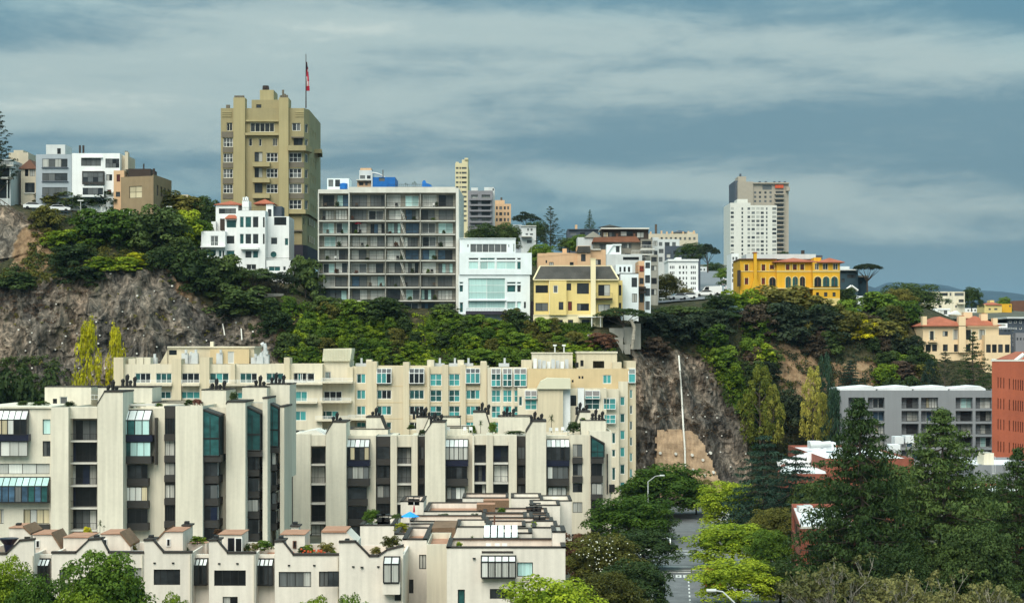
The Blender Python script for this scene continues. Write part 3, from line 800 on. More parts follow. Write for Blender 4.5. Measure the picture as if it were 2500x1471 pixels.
b.mass(318, 450, 490, 556, 3, 6, wall='pale_grey_stucco', wins=[(395,515,420,555,'k1')])
b = Bld(V1, 389, 'white_house', 'white three-storey house with dark bay windows on the hilltop', 'house', 690, ZH-4, dep=12)
b.mass(497, 828, 549, None, wall='white_stucco', wins=[(560,580,697,637,'k4'), (735,695,775,738,'k2'), (740,800,768,836,'r1'), (728,586,824,650,'k42')], par=.3)
b.mass(567, 715, 672, 762, -1.1, 1.3, wall='bronze_panel', wins=[(571,680,712,748,'k42')], rev=.08)
b.mass(567, 715, 775, 850, -1.1, 1.3, wall='white_stucco', wins=[(571,787,712,836,'k4')], rev=.08)
b.box('ledge', 560, 705, 574, 580, -.5, .5, 'white_stucco')
b.mass(828, 880, 565, None, 2, 8, wall='beige_stucco'); b.box('chimney', 862, 884, 540, 660, 1, 1.5, 'beige_stucco')
for x in (552, 576): b.cyl('flue', x, 495, 549, 3, .22, 'brown_dark_wall')
for x in (866, 878): b.cyl('flue', x, 534, 545, 1.6, .12, 'brown_dark_wall')
b = Bld(V1, 386, 'brown_house', 'low brown flat-roofed house with tall narrow side windows', 'house', 980, ZH-6, dep=12)
b.poly([(835,0),(1060,-3),(1185,12),(960,16)], 714, None, 'brown_stucco', 'roof_gravel', {0: [(.26,.65,780,862,'pc2')], 1: [(.18,.27,770,840,'k1'), (.38,.47,770,840,'k1'), (.58,.67,770,840,'k1'), (.78,.87,770,840,'k1')]}, par=.3)
b.poly([(1060,-2.6),(1185,12.3),(1150,14),(1040,4)], 694, 716, 'brown_stucco')
b.mass(785, 857, 668, None, 2, 9, wall='peach_stucco', wins=[(805,695,830,745,'r1'), (800,815,830,850,'k1')])
b.mass(885, 1040, 656, 714, 3, 7, wall='brown_dark_wall', roof='roof_brown'); b.cyl('flue', 993, 622, 656, 5, .15, 'brown_dark_wall'); b.cyl('flue', 1063, 655, 695, 3, .25, 'brown_dark_wall')
b = Bld(V1, 420, 'low_house', 'low flat roof peeping over bushes right of the brown house', 'house', 1240, 50)
b.mass(1180, 1300, 835, None, 0, 8, wall='beige_stucco', wins=[(1200,842,1280,850,'k3')])

# art-deco apartment tower
b = Bld(V1, 402, 'apartment_tower', 'tall olive art-deco apartment tower with two piers and balconies', 'tower', 1820, 44, dep=24)
xl, xr = 1525, 2100
fr = lambda a: (a-xl)/(xr-xl)
fw = []
for (x0, y0, x1, y1, st_) in [(1565,338,1605,395,'c2')] + [(1542,y,1608,y+62,'w32') for y in (443,550,657,763)] + \
    [(1728,338,1895,402,'c5'), (1718,446,1742,500,'c1'), (1787,448,1807,500,'c1'), (1883,446,1915,500,'c2')] + \
    [(1758,y,1813,y+68,'k2') for y in (540,648,755)] + [(1840,y,1918,y+62,'w32') for y in (546,655,762)] + \
    [(2018,340,2075,394,'w2'), (2028,442,2090,496,'k2')] + [(1996,y,2082,y+64,'w32') for y in (546,654,760,870)]:
    fw.append((fr(x0), fr(x1), y0, y1, st_))
cw = [(.2,.8,y,y+60,'w1') for y in (342,446,548,656,762,872)]
sw = [(f, f+.055, y, y+h, 'c1') for y, h in ((350,50),(560,55),(668,55),(775,55),(880,50),(985,45),(1105,45)) for f in (.12, .30, .48)]
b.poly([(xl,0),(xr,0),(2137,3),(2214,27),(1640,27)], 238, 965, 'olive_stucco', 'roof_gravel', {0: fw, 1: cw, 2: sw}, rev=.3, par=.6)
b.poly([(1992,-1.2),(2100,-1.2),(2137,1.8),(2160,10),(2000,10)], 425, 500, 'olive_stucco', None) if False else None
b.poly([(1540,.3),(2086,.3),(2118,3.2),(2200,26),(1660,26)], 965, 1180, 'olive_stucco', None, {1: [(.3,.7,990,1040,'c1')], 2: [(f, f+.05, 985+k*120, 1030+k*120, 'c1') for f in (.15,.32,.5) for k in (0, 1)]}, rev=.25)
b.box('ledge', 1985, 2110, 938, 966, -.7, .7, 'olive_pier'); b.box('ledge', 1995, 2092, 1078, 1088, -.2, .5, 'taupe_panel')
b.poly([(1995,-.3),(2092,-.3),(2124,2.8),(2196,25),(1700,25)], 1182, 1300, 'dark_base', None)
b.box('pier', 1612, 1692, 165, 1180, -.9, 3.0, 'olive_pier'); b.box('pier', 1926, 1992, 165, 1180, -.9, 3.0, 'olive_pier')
for x0, x1, ys in ((1538,1611,(505,612,720,826)), (1993,2100,(608,717,824))):
    for y in ys: b.box('spandrel', x0, x1, y+2, y+38, -.10, .097, 'taupe_panel')
b.box('spandrel', 1530, 1611, 400, 440, -.10, .097, 'taupe_panel')
b.box('cornice', 1693, 1925, 318, 330, -.6, .6, 'olive_pier'); b.box('cornice', 1690, 1925, 408, 424, -.9, .9, 'olive_pier')
for y in (612, 722, 830): b.box('balcony', 1742, 1862, y, y+28, -1.3, 1.3, 'olive_pier')
b.poly([(1988,-1.6),(2112,-1.6),(2155,2.2),(2150,4),(1995,3)], 494, 530, 'olive_stucco', 'roof_gravel', name='balcony', rname='balcony_floor')
b.poly([(2160,13),(2222,13),(2228,22),(2168,22)], 520, 548, 'olive_stucco', name='balcony', rname='balcony_floor')
b.box('awning', 2010, 2098, 434, 442, -1.0, 1.0, 'taupe_panel')
for y in (262, 276, 290):
    b.box('band', 1532, 1600, y, y+7, -.14, .137, 'olive_pier'); b.box('band', 2040, 2098, y, y+7, -.14, .137, 'olive_pier')
b.mass(1738, 1925, 180, 238, 4, 9, wall='olive_stucco', wins=[(1770,212,1805,236,'k1')]); b.mass(1795, 1890, 112, 182, 5, 7, wall='olive_pier')
b.mass(1925, 1992, 165, 240, 2.2, 5, wall='olive_stucco')
b.cyl('vent', 1835, 84, 112, 8, .7, 'brown_dark_wall'); b.cyl('vent', 1822, 96, 112, 7, .3, 'brown_dark_wall'); b.cyl('vent', 1850, 94, 112, 7, .3, 'brown_dark_wall')
for x in (1628, 1645, 1662, 1678): b.cyl('chimney_pot', x, 152, 166, .6, .32, 'taupe_panel')
for x, y in ((1940, 150), (1955, 112), (1968, 140), (1982, 148)): b.cyl('chimney_pot', x, y, 166, .6, .24, 'taupe_panel')
for x in (1570, 1580): b.cyl('vent', x, 216, 238, 4, .3, 'taupe_panel')
# flag pole with limp flag
fp = thing('flagpole', 'tall pole with a limp red striped flag on the olive tower', 'flagpole', P3(747, 262, 412))
m = MB(); m.tube(P3(747, 264, 412), P3(747, 132, 412), .14, .07, 8); obj('pole', m, 'brown_dark_wall', fp)
m = MB(); top, bot = PZ(152, 412), PZ(222, 412); n = 9; x0 = PX(747.5, 412)
prof = [.05, .35, .15, .5, .25, .6, .4, .75, .55, .8]
for k in range(12):
    za, zb_ = top-(top-bot)*k/12, top-(top-bot)*(k+1)/12
    for i in range(9):
        ya = 412+.25*math.sin(i*2.1+k*.25); yb = 412+.25*math.sin((i+1)*2.1+k*.25); xa, xb = x0+prof[i]*(.55+.06*k)*.8, x0+prof[i+1]*(.55+.06*k)*.8
        m.quad((xa, ya, zb_), (xb, yb, zb_), (xb, yb, za), (xa, ya, za), 1 if (k < 3 and i < 5) else (2 if (i+k//2) % 4 == 0 else 0))
obj('flag', m, ['cloth_red', 'navy_panel', 'white_frame'], fp)

# white art-deco house
b = Bld(V1, 381, 'deco_house', 'white stepped art-deco house with red tile roofs under the olive tower', 'house', 1720, 42, dep=9)
W = 'white_stucco'
b.mass(1636, 1832, 945, None, -1, 9, wall=W, wins=[(1656,986,1684,1062,'wg1'),(1694,986,1736,1062,'wg1'),(1745,986,1786,1062,'wg1'),(1656,1105,1684,1175,'wg1'),(1694,1105,1736,1175,'wg1'),(1745,1105,1786,1175,'wg1'),
   (1693,1222,1738,1272,'wg1'),(1746,1222,1784,1272,'wg1'),(1702,1315,1770,1352,'wg2'),(1816,990,1828,1060,'k1'),(1816,1105,1828,1175,'k1')], par=.3)
b.mass(1553, 1637, 1000, None, 0, 8, wall=W, wins=[(1564,1010,1632,1064,'wg1'),(1560,1118,1620,1175,'wg1'),(1560,1220,1620,1275,'wg1'),(1655,1325,1675,1350,'k1')])
b.hip('awning_roof', 1560, 1636, 972, 997, -.6, 1.5, 'roof_tile_red', .2)
b.mass(1490, 1645, 903, None, 5, 8, wall=W, wins=[(1512,930,1630,966,'k3')]); b.hip('tile_roof', 1490, 1675, 873, 903, 5, 8, 'roof_tile_red', .3)
b.mass(1460, 1492, 1020, None, 4, 6, wall=W); b.mass(1520, 1560, 1000, 1080, 2.5, 4, wall='brown_dark_wall')
b.mass(1390, 1556, 1086, None, -2, 8, wall=W, wins=[(1454,1118,1508,1188,'w2'),(1394,1214,1492,1258,'wg1'),(1510,1218,1530,1265,'wg1'),(1535,1218,1550,1265,'wg1')], par=.3)
b.box('balcony_slab', 1384, 1554, 1190, 1198, -3.2, 1.2, W); b.rail(1386, 1552, 1162, 1190, -3.1, 'rail_white', .4)
b.mass(1831, 1996, 985, None, 2, 9, wall=W, wins=[(1893,990,1978,1045,'k2'),(1870,1130,1916,1178,'wg1'),(1966,1135,1992,1185,'wg1')])
b.mass(1838, 2008, 1288, None, -.6, 9, wall=W, wins=[(1856,1330,1936,1362,'wg2'),(1955,1330,1975,1358,'wg1'),(1840,1335,1850,1360,'wg1')], par=.3)
b.rail(1838, 2006, 1270, 1290, -.5); b.rail(1645, 1828, 922, 945, -.9, 'brown_dark_wall', .3)
b.mass(1838, 1886, 893, 990, 4, 4, wall=W, wins=[(1850,935,1875,985,'k1')]); b.hip('tile_roof', 1760, 1888, 862, 895, 4, 5, 'roof_tile_red', .3)
b.mass(1885, 1945, 915, 985, 5, 5, wall='slate_wall')
for x in (1676, 1690, 1704): b.box('merlon', x, x+9, 852, 880, 3, 1.2, W)
b.mass(1672, 1718, 876, 946, 3, 4, wall=W); b.box('flue', 1697, 1706, 848, 880, 3.3, .6, W)
m = MB(); c = Vector((b.X(1890, 2), 382.86, b.Z(1247, 2))); q = [(c.x+math.cos(t*.3927)*.78, c.z+math.sin(t*.3927)*.78) for t in range(16)]; m.prism_y(q, 382.90, 383.3)
po = obj('round_window', m, 'white_frame', b.o)
m = MB(); q = [(c.x+math.cos(t*.3927)*.62, c.z+math.sin(t*.3927)*.62) for t in range(16)]; m.prism_y(q, 382.84, 382.95); obj('pane', m, 'pane_teal_dark', po)
b.box('shade', 1660, 1785, 1198, 1212, -2.0, 1.0, W); b.box('drain_pipe', 1840, 1846, 1000, 1360, 1.7, .2, 'galvanised')

# grey apartment block with eight balcony floors
b = Bld(V2, 374, 'apartment_block', 'wide grey apartment block with eight floors of open balconies', 'apartment block', 820, 30)
slabs = [490, 598, 708, 816, 922, 1031, 1140, 1250]
cols = [258, 508, 805, 1090, 1380]
doors = [[(300,392),(404,498)], [(532,656),(676,796)], [(826,932),(966,1076)], [(1104,1214),(1240,1358)]]
GBP = ['pane_curtain', 'pane_aqua', 'pane_grey', 'pane_white', 'pane_dark', 'pane_blue', 'pane_mid', 'pane_curtain', 'pane_grey']
xl, xr = 258, 1380
rows = [(388, 480)] + [(slabs[i]+18, slabs[i+1]-8) for i in range(7)] + [(1268, 1345)]
bw = []
for ri, (y0, y1) in enumerate(rows):
    for ci, cell in enumerate(doors):
        if ri == 8 and ci == 0: continue
        for (x0, x1) in cell:
            j = rng.uniform(-8, 8); x0 += j; x1 += j
            bw.append(((x0-xl)/(xr-xl), (x1-xl)/(xr-xl), y0+rng.choice((0, 0, 6)), y1, rng.choice(['slide', 'slidew', 'kc4', 'kc2']), GBP))
b.poly([(258,1.6),(1380,1.6),(1420,22),(320,22)], 366, None, 'balcony_wall', 'roof_light', {0: bw}, rev=.15, name='back_wall')
b.box('parapet', 505, 1382, 322, 368, 0, 16, 'slab_pale'); b.box('parapet', 256, 505, 342, 374, 0, 16, 'slab_pale')
rw = [(.25,.33,y,y+40,'w1') for y in (400,505,615,722)]
b.poly([(1381,0),(1404,0),(1446,22),(1424,22)], 330, None, 'slab_pale', None, {1: rw}, name='side_wall')
for i, y in enumerate(slabs):
    for c in range(4):
        if i == 7 and c == 0: continue
        b.box('balcony_slab', cols[c]+4, cols[c+1]-4, y-3, y+5, -.02, 1.6, 'slab_pale')
        b.rail(cols[c]+6, cols[c+1]-6, y-40, y-3, .02, 'dark_frame', .26)
    if i < 7: b.box('shadow_joint', 258, 262, y-2, y+2, -.02, .3, 'slab_pale')  # pale stub at the left end of each slab
for c, x in enumerate(cols[:-1]): b.box('party_wall', x-4, x+4, 372 if x < 600 else 366, 1250 if x > 300 else 1140, -.04 if c < 2 else .3, 1.64 if c < 2 else 1.3, 'slab_pale' if c < 2 else 'grey_concrete')
for i in range(1, 8):
    y0, y1 = slabs[i-1]+8, slabs[i]-4; m = MB()
    for dx in (0, 12): m.tube((b.X(926+dx, .5), 374.5+dx*.03, b.Z(y0)), (b.X(960+dx, .5), 374.5+dx*.03, b.Z(y1)), .07, .07, 5)
    for k in range(7):
        u = (k+.5)/7; x = 926+34*u; y = y0+(y1-y0)*u; m.box(b.X(x), b.X(x+12), 374.45, 374.8, b.Z(y)-.04, b.Z(y)+.04)
    obj('fire_stair', m, 'slab_pale', b.o)
b.mass(330, 508, 252, 344, 4, 6, wall='white_cool', wins=[(340,262,380,320,'farl'),(395,262,435,320,'farl')]); b.rail(820, 1180, 300, 322, 2, 'black_metal', .4)
b.mass(870, 1180, 1352, None, -.5, 3, wall='grey_concrete', roof='slab_pale')
tk = Bld(V2, 378, 'water_tank', 'small blue drum on the grey apartment roof beside white shed', 'tank', 465, PZ(V2.y(344), 378)); tk.cyl('drum', 465, 295, 340, 0, .8, 'tarp_blue', n=14); tk.cyl('lid', 465, 290, 295, 0, .7, 'tarp_blue', .3, 14)
tk = Bld(V2, 380, 'covered_grill', 'blue tarpaulin-covered hump on the grey apartment roof', 'cover', 1140, PZ(V2.y(324), 380))
tk.outline('cover', [(1105,322),(1106,280),(1116,268),(1130,268),(1138,290),(1170,300),(1190,322)], 0, 1.4, 'tarp_blue')
wrap = Bld(V2, 470, 'tarp_building', 'building top wrapped in bright blue tarpaulin behind the grey block', 'building', 790, 60)
wrap.mass(694, 885, 242, None, 0, 12, wall='tarp_blue', roof='tarp_blue', wins=[(752,246,800,275,'far')]); wrap.box('frame', 690, 700, 205, 330, -.3, .4, 'galvanised')
m = MB()
for k in range(8):
    t0, t1 = k/8, (k+1)/8; m.tube((wrap.X(694+105*t0), 471, wrap.Z(205+37*t0*t0)), (wrap.X(694+105*t1), 471, wrap.Z(205+37*t1*t1)), .25, .25, 5)
obj('hoop', m, 'galvanised', wrap.o); wrap.box('mast', 782, 788, 182, 242, .5, .4, 'wood_pole')
pk = Bld(V2, 475, 'pink_penthouse', 'pinkish stepped penthouse block behind the grey apartment roof', 'building', 635, 60)
pk.mass(575, 694, 268, None, 0, 12, wall='peach_stucco', wins=[(590,285,625,310,'far'),(640,285,660,310,'far')]); pk.mass(592, 694, 185, 262, 1, 8, wall='pale_grey_stucco', wins=[(598,228,640,256,'far'),(655,228,685,256,'farl')])
pk.box('slab', 568, 696, 261, 269, -1, 10, 'slab_pale'); pk.mass(600, 690, 168, 186, 2, 5, wall='peach_stucco')

# far slabs behind
t = Bld(V2, 620, 'slender_tower', 'slim cream high-rise with stepped top behind the grey block', 'tower', 1430, 40, dep=26)
t.mass(1375, 1478, 128, None, 0, 26, wall='tower_cream', wins=[w for k in range(13) for w in [(1383,y,1402,y+16,'far'), (1408,y,1420,y+16,'far'), (1426,y,1466,y+16,'far')] for y in [160+k*40]][:39] if False else
   [(x0, 160+k*39, x1, 176+k*39, 'far') for k in range(12) for (x0, x1) in ((1381,1402),(1410,1422),(1428,1468))], rwins=[(.2+.3*j, .35+.3*j, 165+k*39, 180+k*39, 'far') for k in range(12) for j in (0, 1)])
t.mass(1430, 1478, 100, 128, 1, 10, wall='tower_cream'); t.box('parapet', 1452, 1480, 85, 100, .5, 8, 'tower_cream'); t.box('shed', 1380, 1402, 118, 128, 2, 4, 'tower_cream')
t = Bld(V2, 560, 'mauve_block', 'mauve-grey apartment block with recessed balconies beside the slim tower', 'apartment block', 1585, 38)
t.mass(1478, 1680, 352, None, 0, 14, wall='mauve_grey', wins=[(x0, 385+k*46, x1, 415+k*46, 'farl') for k in range(5) for (x0, x1) in ((1505,1560),(1590,1660))], rev=.9, par=.5)
t.mass(1505, 1560, 328, 352, 3, 5, wall='pale_grey_stucco'); t.mass(1612, 1690, 324, 352, 3, 6, wall='pale_grey_stucco'); t.mass(1680, 1697, 335, None, 3, 11, wall='pale_grey_stucco')
for k in range(5): t.box('balcony', 1490, 1672, 418+k*46, 430+k*46, -1.0, 1.0, 'mauve_grey')
t = Bld(V2, 580, 'salmon_block', 'salmon-pink stepped apartment block right of the mauve block', 'apartment block', 1760, 38)
t.mass(1695, 1830, 460, None, 0, 14, wall='peach_stucco', wins=[(x0, 480+k*48, x1, 506+k*48, 'far') for k in range(3) for (x0, x1) in ((1708,1722),(1735,1758),(1772,1788),(1800,1815))]); t.mass(1695, 1778, 430, 462, 1, 9, wall='peach_stucco'); t.cyl('mast', 1752, 408, 432, 3, .3, 'wood_pole')
t = Bld(V2, 520, 'grey_cottage', 'pale grey house among dark trees right of the salmon block', 'house', 1960, 40)
t.mass(1915, 2035, 640, None, 0, 10, wall='pale_grey_stucco', wins=[(1962,660,1978,680,'far'),(1990,660,2006,680,'far'),(1950,700,1970,715,'far'),(1985,700,2010,715,'far'),(1960,755,2000,780,'farl')]); t.mass(1838, 1918, 628, None, 2, 9, wall='grey_blue_stucco', wins=[(1850,665,1880,690,'far')])
t.box('deck', 1905, 2000, 722, 727, -2, 2, 'slab_pale'); t.box('ledge', 1912, 2038, 636, 642, -.4, 10, 'slab_pale')

# white modern house
b = Bld(V2, 368, 'modern_white_house', 'white modern house with a two-storey teal glass wall', 'house', 1690, 32, dep=13)
W = 'white_cool'
tw = []
for x0, x1, s_ in ((1485,1565,'wa1'),(1578,1700,'wa2'),(1712,1868,'wa2'),(1880,1912,'wg1')): tw += [(x0,930,x1,994,s_), (x0,900,x1,918,'wg1' if x1-x0 < 90 else 'wg2')]
tw += [(1482,1066,1783,1238,'wa23'),(1482,1250,1783,1310,'wa2'),(1798,1122,1868,1180,'wg1'),(1880,1122,1912,1180,'wg1'),(1798,1096,1868,1112,'wg1'),(1880,1096,1912,1112,'wg1'),(1410,1122,1440,1178,'wg1'),(1410,1096,1440,1112,'wg1'),
       (1412,1262,1440,1345,'wg1'),(1798,1256,1868,1315,'wa1'),(1880,1256,1912,1315,'wa1'),(1936,1258,1952,1310,'k1')]
b.mass(1403, 1985, 1035, None, 0, 12, wall=W, wins=[w for w in tw if w[1] > 1035], rev=.35)
b.mass(1408, 2000, 860, 1037, -.25, 12, wall=W, wins=[w for w in tw if w[1] < 1000], par=.4)
b.mass(1410, 1868, 742, 862, .8, 9, wall=W, wins=[(1497,786,1797,856,'wk6'),(1475,790,1484,812,'k1'),(1810,790,1816,812,'k1'),(1848,786,1860,852,'wg1')], par=.4)
b.box('ledge', 1480, 1790, 1240, 1249, -.4, .5, W); b.rail(1466, 1775, 1312, 1335, -1.6, 'dark_frame', .3); b.box('terrace', 1462, 1780, 1335, 1362, -1.8, 2.0, 'dark_base')
b.rail(1872, 1996, 792, 860, 2, 'galvanised', .9, name='glass_rail'); b.box('coping', 1406, 1872, 738, 743, .6, 9.4, W); b.box('base', 1395, 1470, 1352, 1362, -.3, 2, 'white_cool')

# yellow house with dark mansard
b = Bld(V3, 366, 'yellow_house', 'pale yellow house with dark shingle mansard and central chimney', 'house', 690, 31, dep=11)
Y = 'yellow_stucco'
b.mass(345, 1030, 872, 1162, 0, 11, wall=Y, wins=[(358,920,460,982,'k3'),(503,920,540,982,'w1'),(610,905,648,962,'k1'),(695,903,793,990,'k2'),(868,915,965,1006,'k2'),(358,1063,460,1130,'kc2'),(547,1055,585,1120,'k1'),(622,1052,655,1125,'r1'),(695,1068,793,1127,'k3'),(868,1075,965,1135,'k2')], rev=.15)
b.mass(1030, 1066, 880, 1162, 2.5, 8, wall=Y, wins=[(1036,918,1056,1003,'k1'),(1036,1062,1056,1125,'k1')])
b.mass(340, 905, 1160, None, -.3, 11, wall='yellow_trim', wins=[(380,1186,430,1240,'k2'),(478,1200,580,1252,'kd4'),(622,1200,664,1252,'k2'),(735,1198,800,1254,'k2')])
b.mass(470, 610, 885, 1162, -.8, .9, wall=Y, roof=Y, wins=[(503,921,540,982,'w1'),(547,1055,585,1120,'k1')], rev=.12)
m = MB(); dr = 4.0; ze, zt = b.Z(874), b.Z(762)
A = [(b.X(340), 365.6), (b.X(1036), 365.6), (b.X(1036), 377.4), (b.X(340), 377.4)]; T_ = [(b.X(396), 365.6+3), (b.X(978), 365.6+3), (b.X(978), 374.5), (b.X(396), 374.5)]
for i in range(4):
    j = (i+1) % 4; m.quad((*A[i], ze), (*A[j], ze), (*T_[j], zt), (*T_[i], zt))
m.poly([(*q, zt) for q in T_]); ro = obj('mansard_roof', m, 'shingle_dark', b.o)
for (x0, x1, xx0, xx1) in ((336,344,392,400), (1030,1040,974,982)):
    m = MB(); m.tube((b.X((x0+x1)/2), 365.5, ze), (b.X((xx0+xx1)/2), 368.5, zt), .16, .16, 5); obj('hip_trim', m, 'yellow_trim', ro)
b.box('gutter', 338, 1036, 872, 880, -.5, .5, 'yellow_trim'); b.box('ridge_trim', 394, 980, 758, 764, 2.9, .4, 'yellow_trim')
b.box('chimney', 808, 848, 706, 1250, -.95, 1.6, 'yellow_trim'); b.box('chimney_cap', 803, 853, 700, 706, -1.05, 1.8, 'yellow_trim')
b.box('balcony_slab', 848, 986, 1026, 1034, -1.3, 1.3, 'brown_dark_wall'); b.rail(850, 984, 985, 1026, -1.25, 'brown_dark_wall', .25, 1.2)
b.box('canopy', 708, 912, 1174, 1180, -2.6, 2.3, 'white_frame'); b.cyl('post', 888, 1180, 1258, -2.4, .1, 'white_frame'); b.cyl('post', 816, 1180, 1258, -2.4, .1, 'white_frame')
b.box('band', 340, 905, 1157, 1163, -.42, .1, 'yellow_trim'); b.box('drain_pipe', 468, 474, 885, 1160, -.9, .12, 'yellow_trim')
b.mass(320, 346, 1050, None, 3, 6, wall='dark_base')

# peach house behind
b = Bld(V3, 382, 'peach_house', 'peach stucco house behind the yellow house', 'house', 560, 34, dep=10)
b.mass(375, 700, 660, None, 0, 10, wall='peach_stucco', wins=[(470,732,505,760,'k2'),(637,732,668,758,'k1'),(440,716,452,740,'k1')]); b.outline('gable', [(375,690),(375,676),(460,655),(560,655),(700,660),(700,664)], -.05, 9, 'peach_stucco')
b.mass(697, 806, 600, None, -.8, 8, wall='peach_stucco', wins=[(728,668,766,726,'k2')]); b.outline('pitched_roof', [(694,655),(702,604),(802,602),(808,655)], -1.1, 8.5, 'shingle_dark')
b.box('chimney', 578, 612, 622, 662, 2, 1.5, 'peach_stucco'); b.mass(806, 930, 632, None, 1, 9, wall='peach_stucco', wins=[(845,710,890,755,'kc2')]); b.box('ledge', 810, 890, 625, 633, .6, 3, 'slab_pale')

# dark timber house with pavilion
b = Bld(V3, 412, 'dark_timber_house', 'large dark brown timber house with flat roof and decks on the crest', 'house', 1090, 36, dep=14)
b.mass(898, 1278, 462, 545, 3, 10, wall='brown_dark_wall', wins=[(907,488,950,528,'kw4'),(955,488,1003,528,'kc2'),(1182,488,1240,534,'kc2'),(1050,480,1150,520,'k2')]); b.box('flat_roof', 890, 1284, 452, 463, 2, 12, 'slab_pale')
b.outline('eave_roof', [(822,568),(836,530),(1180,522),(1212,568)], 0, 6, 'copper_roof')
b.mass(835, 1215, 566, None, 1, 11, wall='shingle_grey_wall', wins=[(880,585,930,625,'kc4'),(1063,582,1138,618,'kc4'),(1085,660,1130,700,'k2')])
b.mass(935, 1055, 590, 672, -2.5, 4, wall='white_cool', wins=[(1010,600,1045,655,'wg1')]); b.outline('shed_roof', [(930,665),(985,586),(1058,586),(1058,596),(990,598),(940,670)], -2.8, 4.4, 'white_cool')
b.mass(1215, 1310, 545, None, 0, 10, wall='shingle_grey_wall', wins=[(1225,560,1300,615,'k3')], roof='slab_pale'); b.mass(1310, 1360, 530, None, 4, 10, wall='pale_grey_stucco', wins=[(1318,560,1350,600,'k2'),(1318,640,1350,690,'kc2'),(1318,720,1350,770,'kc2')])
for (x0, x1, y) in ((1060,1330,722),(1215,1330,625),(1140,1320,668)): b.box('deck', x0, x1, y, y+7, -3.5, 3.8, 'slab_pale'); b.rail(x0, x1, y-32, y, -3.4, 'rail_white', .3)
for x in (1016, 1156): b.box('chimney', x, x+14, 500, 568, 1, .9, 'roof_brown')
b.mass(935, 1225, 668, None, -4.5, 6, wall='pale_grey_stucco', wins=[(1070,690,1200,715,'kd4')], roof='slab_pale')
m = MB(); cx, cy = b.X(965, 6), 420
for k in range(10):
    a0, a1 = k*.628, (k+1)*.628
    m.poly([(cx+2.9*math.cos(a0), cy+2.9*math.sin(a0), b.Z(446,6)), (cx+2.9*math.cos(a1), cy+2.9*math.sin(a1), b.Z(446,6)), (cx, cy, b.Z(422,6))])
m.tube((cx, cy, b.Z(455,6)), (cx, cy, b.Z(444,6)), 1.6, 1.6, 10); obj('cupola', m, 'shingle_dark', b.o)
b.mass(700, 890, 530, None, 6, 8, wall='pale_grey_stucco', roof='slab_pale'); b.hip('hip_roof', 765, 895, 478, 530, 6, 7, 'shingle_grey_wall', .3, .5)
b = Bld(V3, 470, 'slate_house', 'dark slate house below the pointed conifer on the skyline', 'house', 740, 50)
b.mass(618, 872, 462, None, 0, 12, wall='slate_wall', wins=[(640,490,690,515,'far'),(720,490,760,515,'far')]); b.hip('roof', 640, 860, 455, 466, 0, 12, 'slate_wall'); b.box('chimney', 680, 698, 428, 462, 3, 1.4, 'peach_stucco')

# stack of pale flats beside the yellow house
b = Bld(V3, 371, 'grey_white_house', 'pale grey house wall with two black windows beside the yellow house', 'house', 1110, 32, dep=10)
b.mass(1050, 1196, 826, None, 0, 12, wall='white_cool', wins=[(1140,858,1185,935,'k1'),(1143,988,1185,1058,'k2')], par=.3, cap='coping_dark', capw=.12)
b.mass(1010, 1146, 752, 830, 3, 8, wall='white_cool', wins=[(1040,770,1056,812,'k1'),(1075,770,1092,812,'k1'),(1110,770,1128,812,'k1')], par=.3)
b = Bld(V3, 376, 'balcony_house', 'narrow stepped house with dark balconies right of the pale grey wall', 'house', 1245, 32, dep=10)
b.mass(1196, 1246, 722, None, 0, 10, wall='peach_stucco', wins=[(1204,762,1240,812,'r1'),(1204,860,1238,910,'k1'),(1204,990,1238,1060,'k1')])
b.mass(1246, 1296, 722, None, -1, 10, wall='white_cool', wins=[(1250,838,1290,902,'k1'),(1250,945,1290,1008,'k1'),(1252,1050,1288,1120,'kc2'),(1252,735,1290,782,'k1')])
b.rail(1180, 1246, 762, 795, -1.2, 'orange_red', .3)
for y in (930, 965): b.box('balcony', 1198, 1256, y, y+18, -1.6, 1.6, 'brown_dark_wall')
b = Bld(V3, 396, 'tall_grey_house', 'tall narrow grey house behind the stepped balcony house', 'house', 1320, 34, dep=12)
b.mass(1290, 1356, 672, None, 0, 12, wall='grey_concrete', wins=[(1300,690,1345,730,'kd4'),(1300,760,1345,800,'kc2'),(1300,860,1345,910,'kd4'),(1300,950,1345,1000,'k2')])

# blocks on the far slope
t = Bld(V3, 560, 'long_beige_block', 'long beige building with crowded roof on the far crest', 'building', 1480, 45)
t.mass(1275, 1680, 502, None, 0, 14, wall='beige_stucco', wins=[(1300+k*38, 530, 1318+k*38, 552, 'far') for k in range(10)]); t.mass(1470, 1660, 488, 504, 3, 7, wall='beige_stucco')
for k in range(9): t.box('chimney', 1290+k*44, 1302+k*44, 484-(k % 3)*4, 503, 2+(k % 2)*3, 1.2, 'peach_stucco')
t.hip('roof', 1490, 1580, 470, 490, 3, 6, 'slate_wall')
t.cyl('mast', 1338, 425, 505, 2, .35, 'wood_pole')
t = Bld(V3, 530, 'grey_flats', 'grey flats with pale trim on the slope behind the timber house', 'building', 1400, 42)
t.mass(1345, 1530, 545, None, 0, 12, wall='pale_grey_stucco', wins=[(1362,570,1390,600,'far'),(1410,570,1450,600,'farl'),(1470,570,1500,600,'far'),(1362,625,1400,660,'farl'),(1362,690,1392,730,'far'),(1410,640,1450,700,'far')])
t = Bld(V3, 525, 'slate_blue_flats', 'slate-blue building left of the white block', 'building', 1500, 42)
t.mass(1412, 1700, 600, None, 4, 12, wall='slate_wall', wins=[(1425,665,1455,695,'farl'),(1480,640,1520,670,'far')])
t = Bld(V3, 500, 'white_block', 'plain white five-storey block with rows of small windows', 'building', 1560, 38, dep=14)
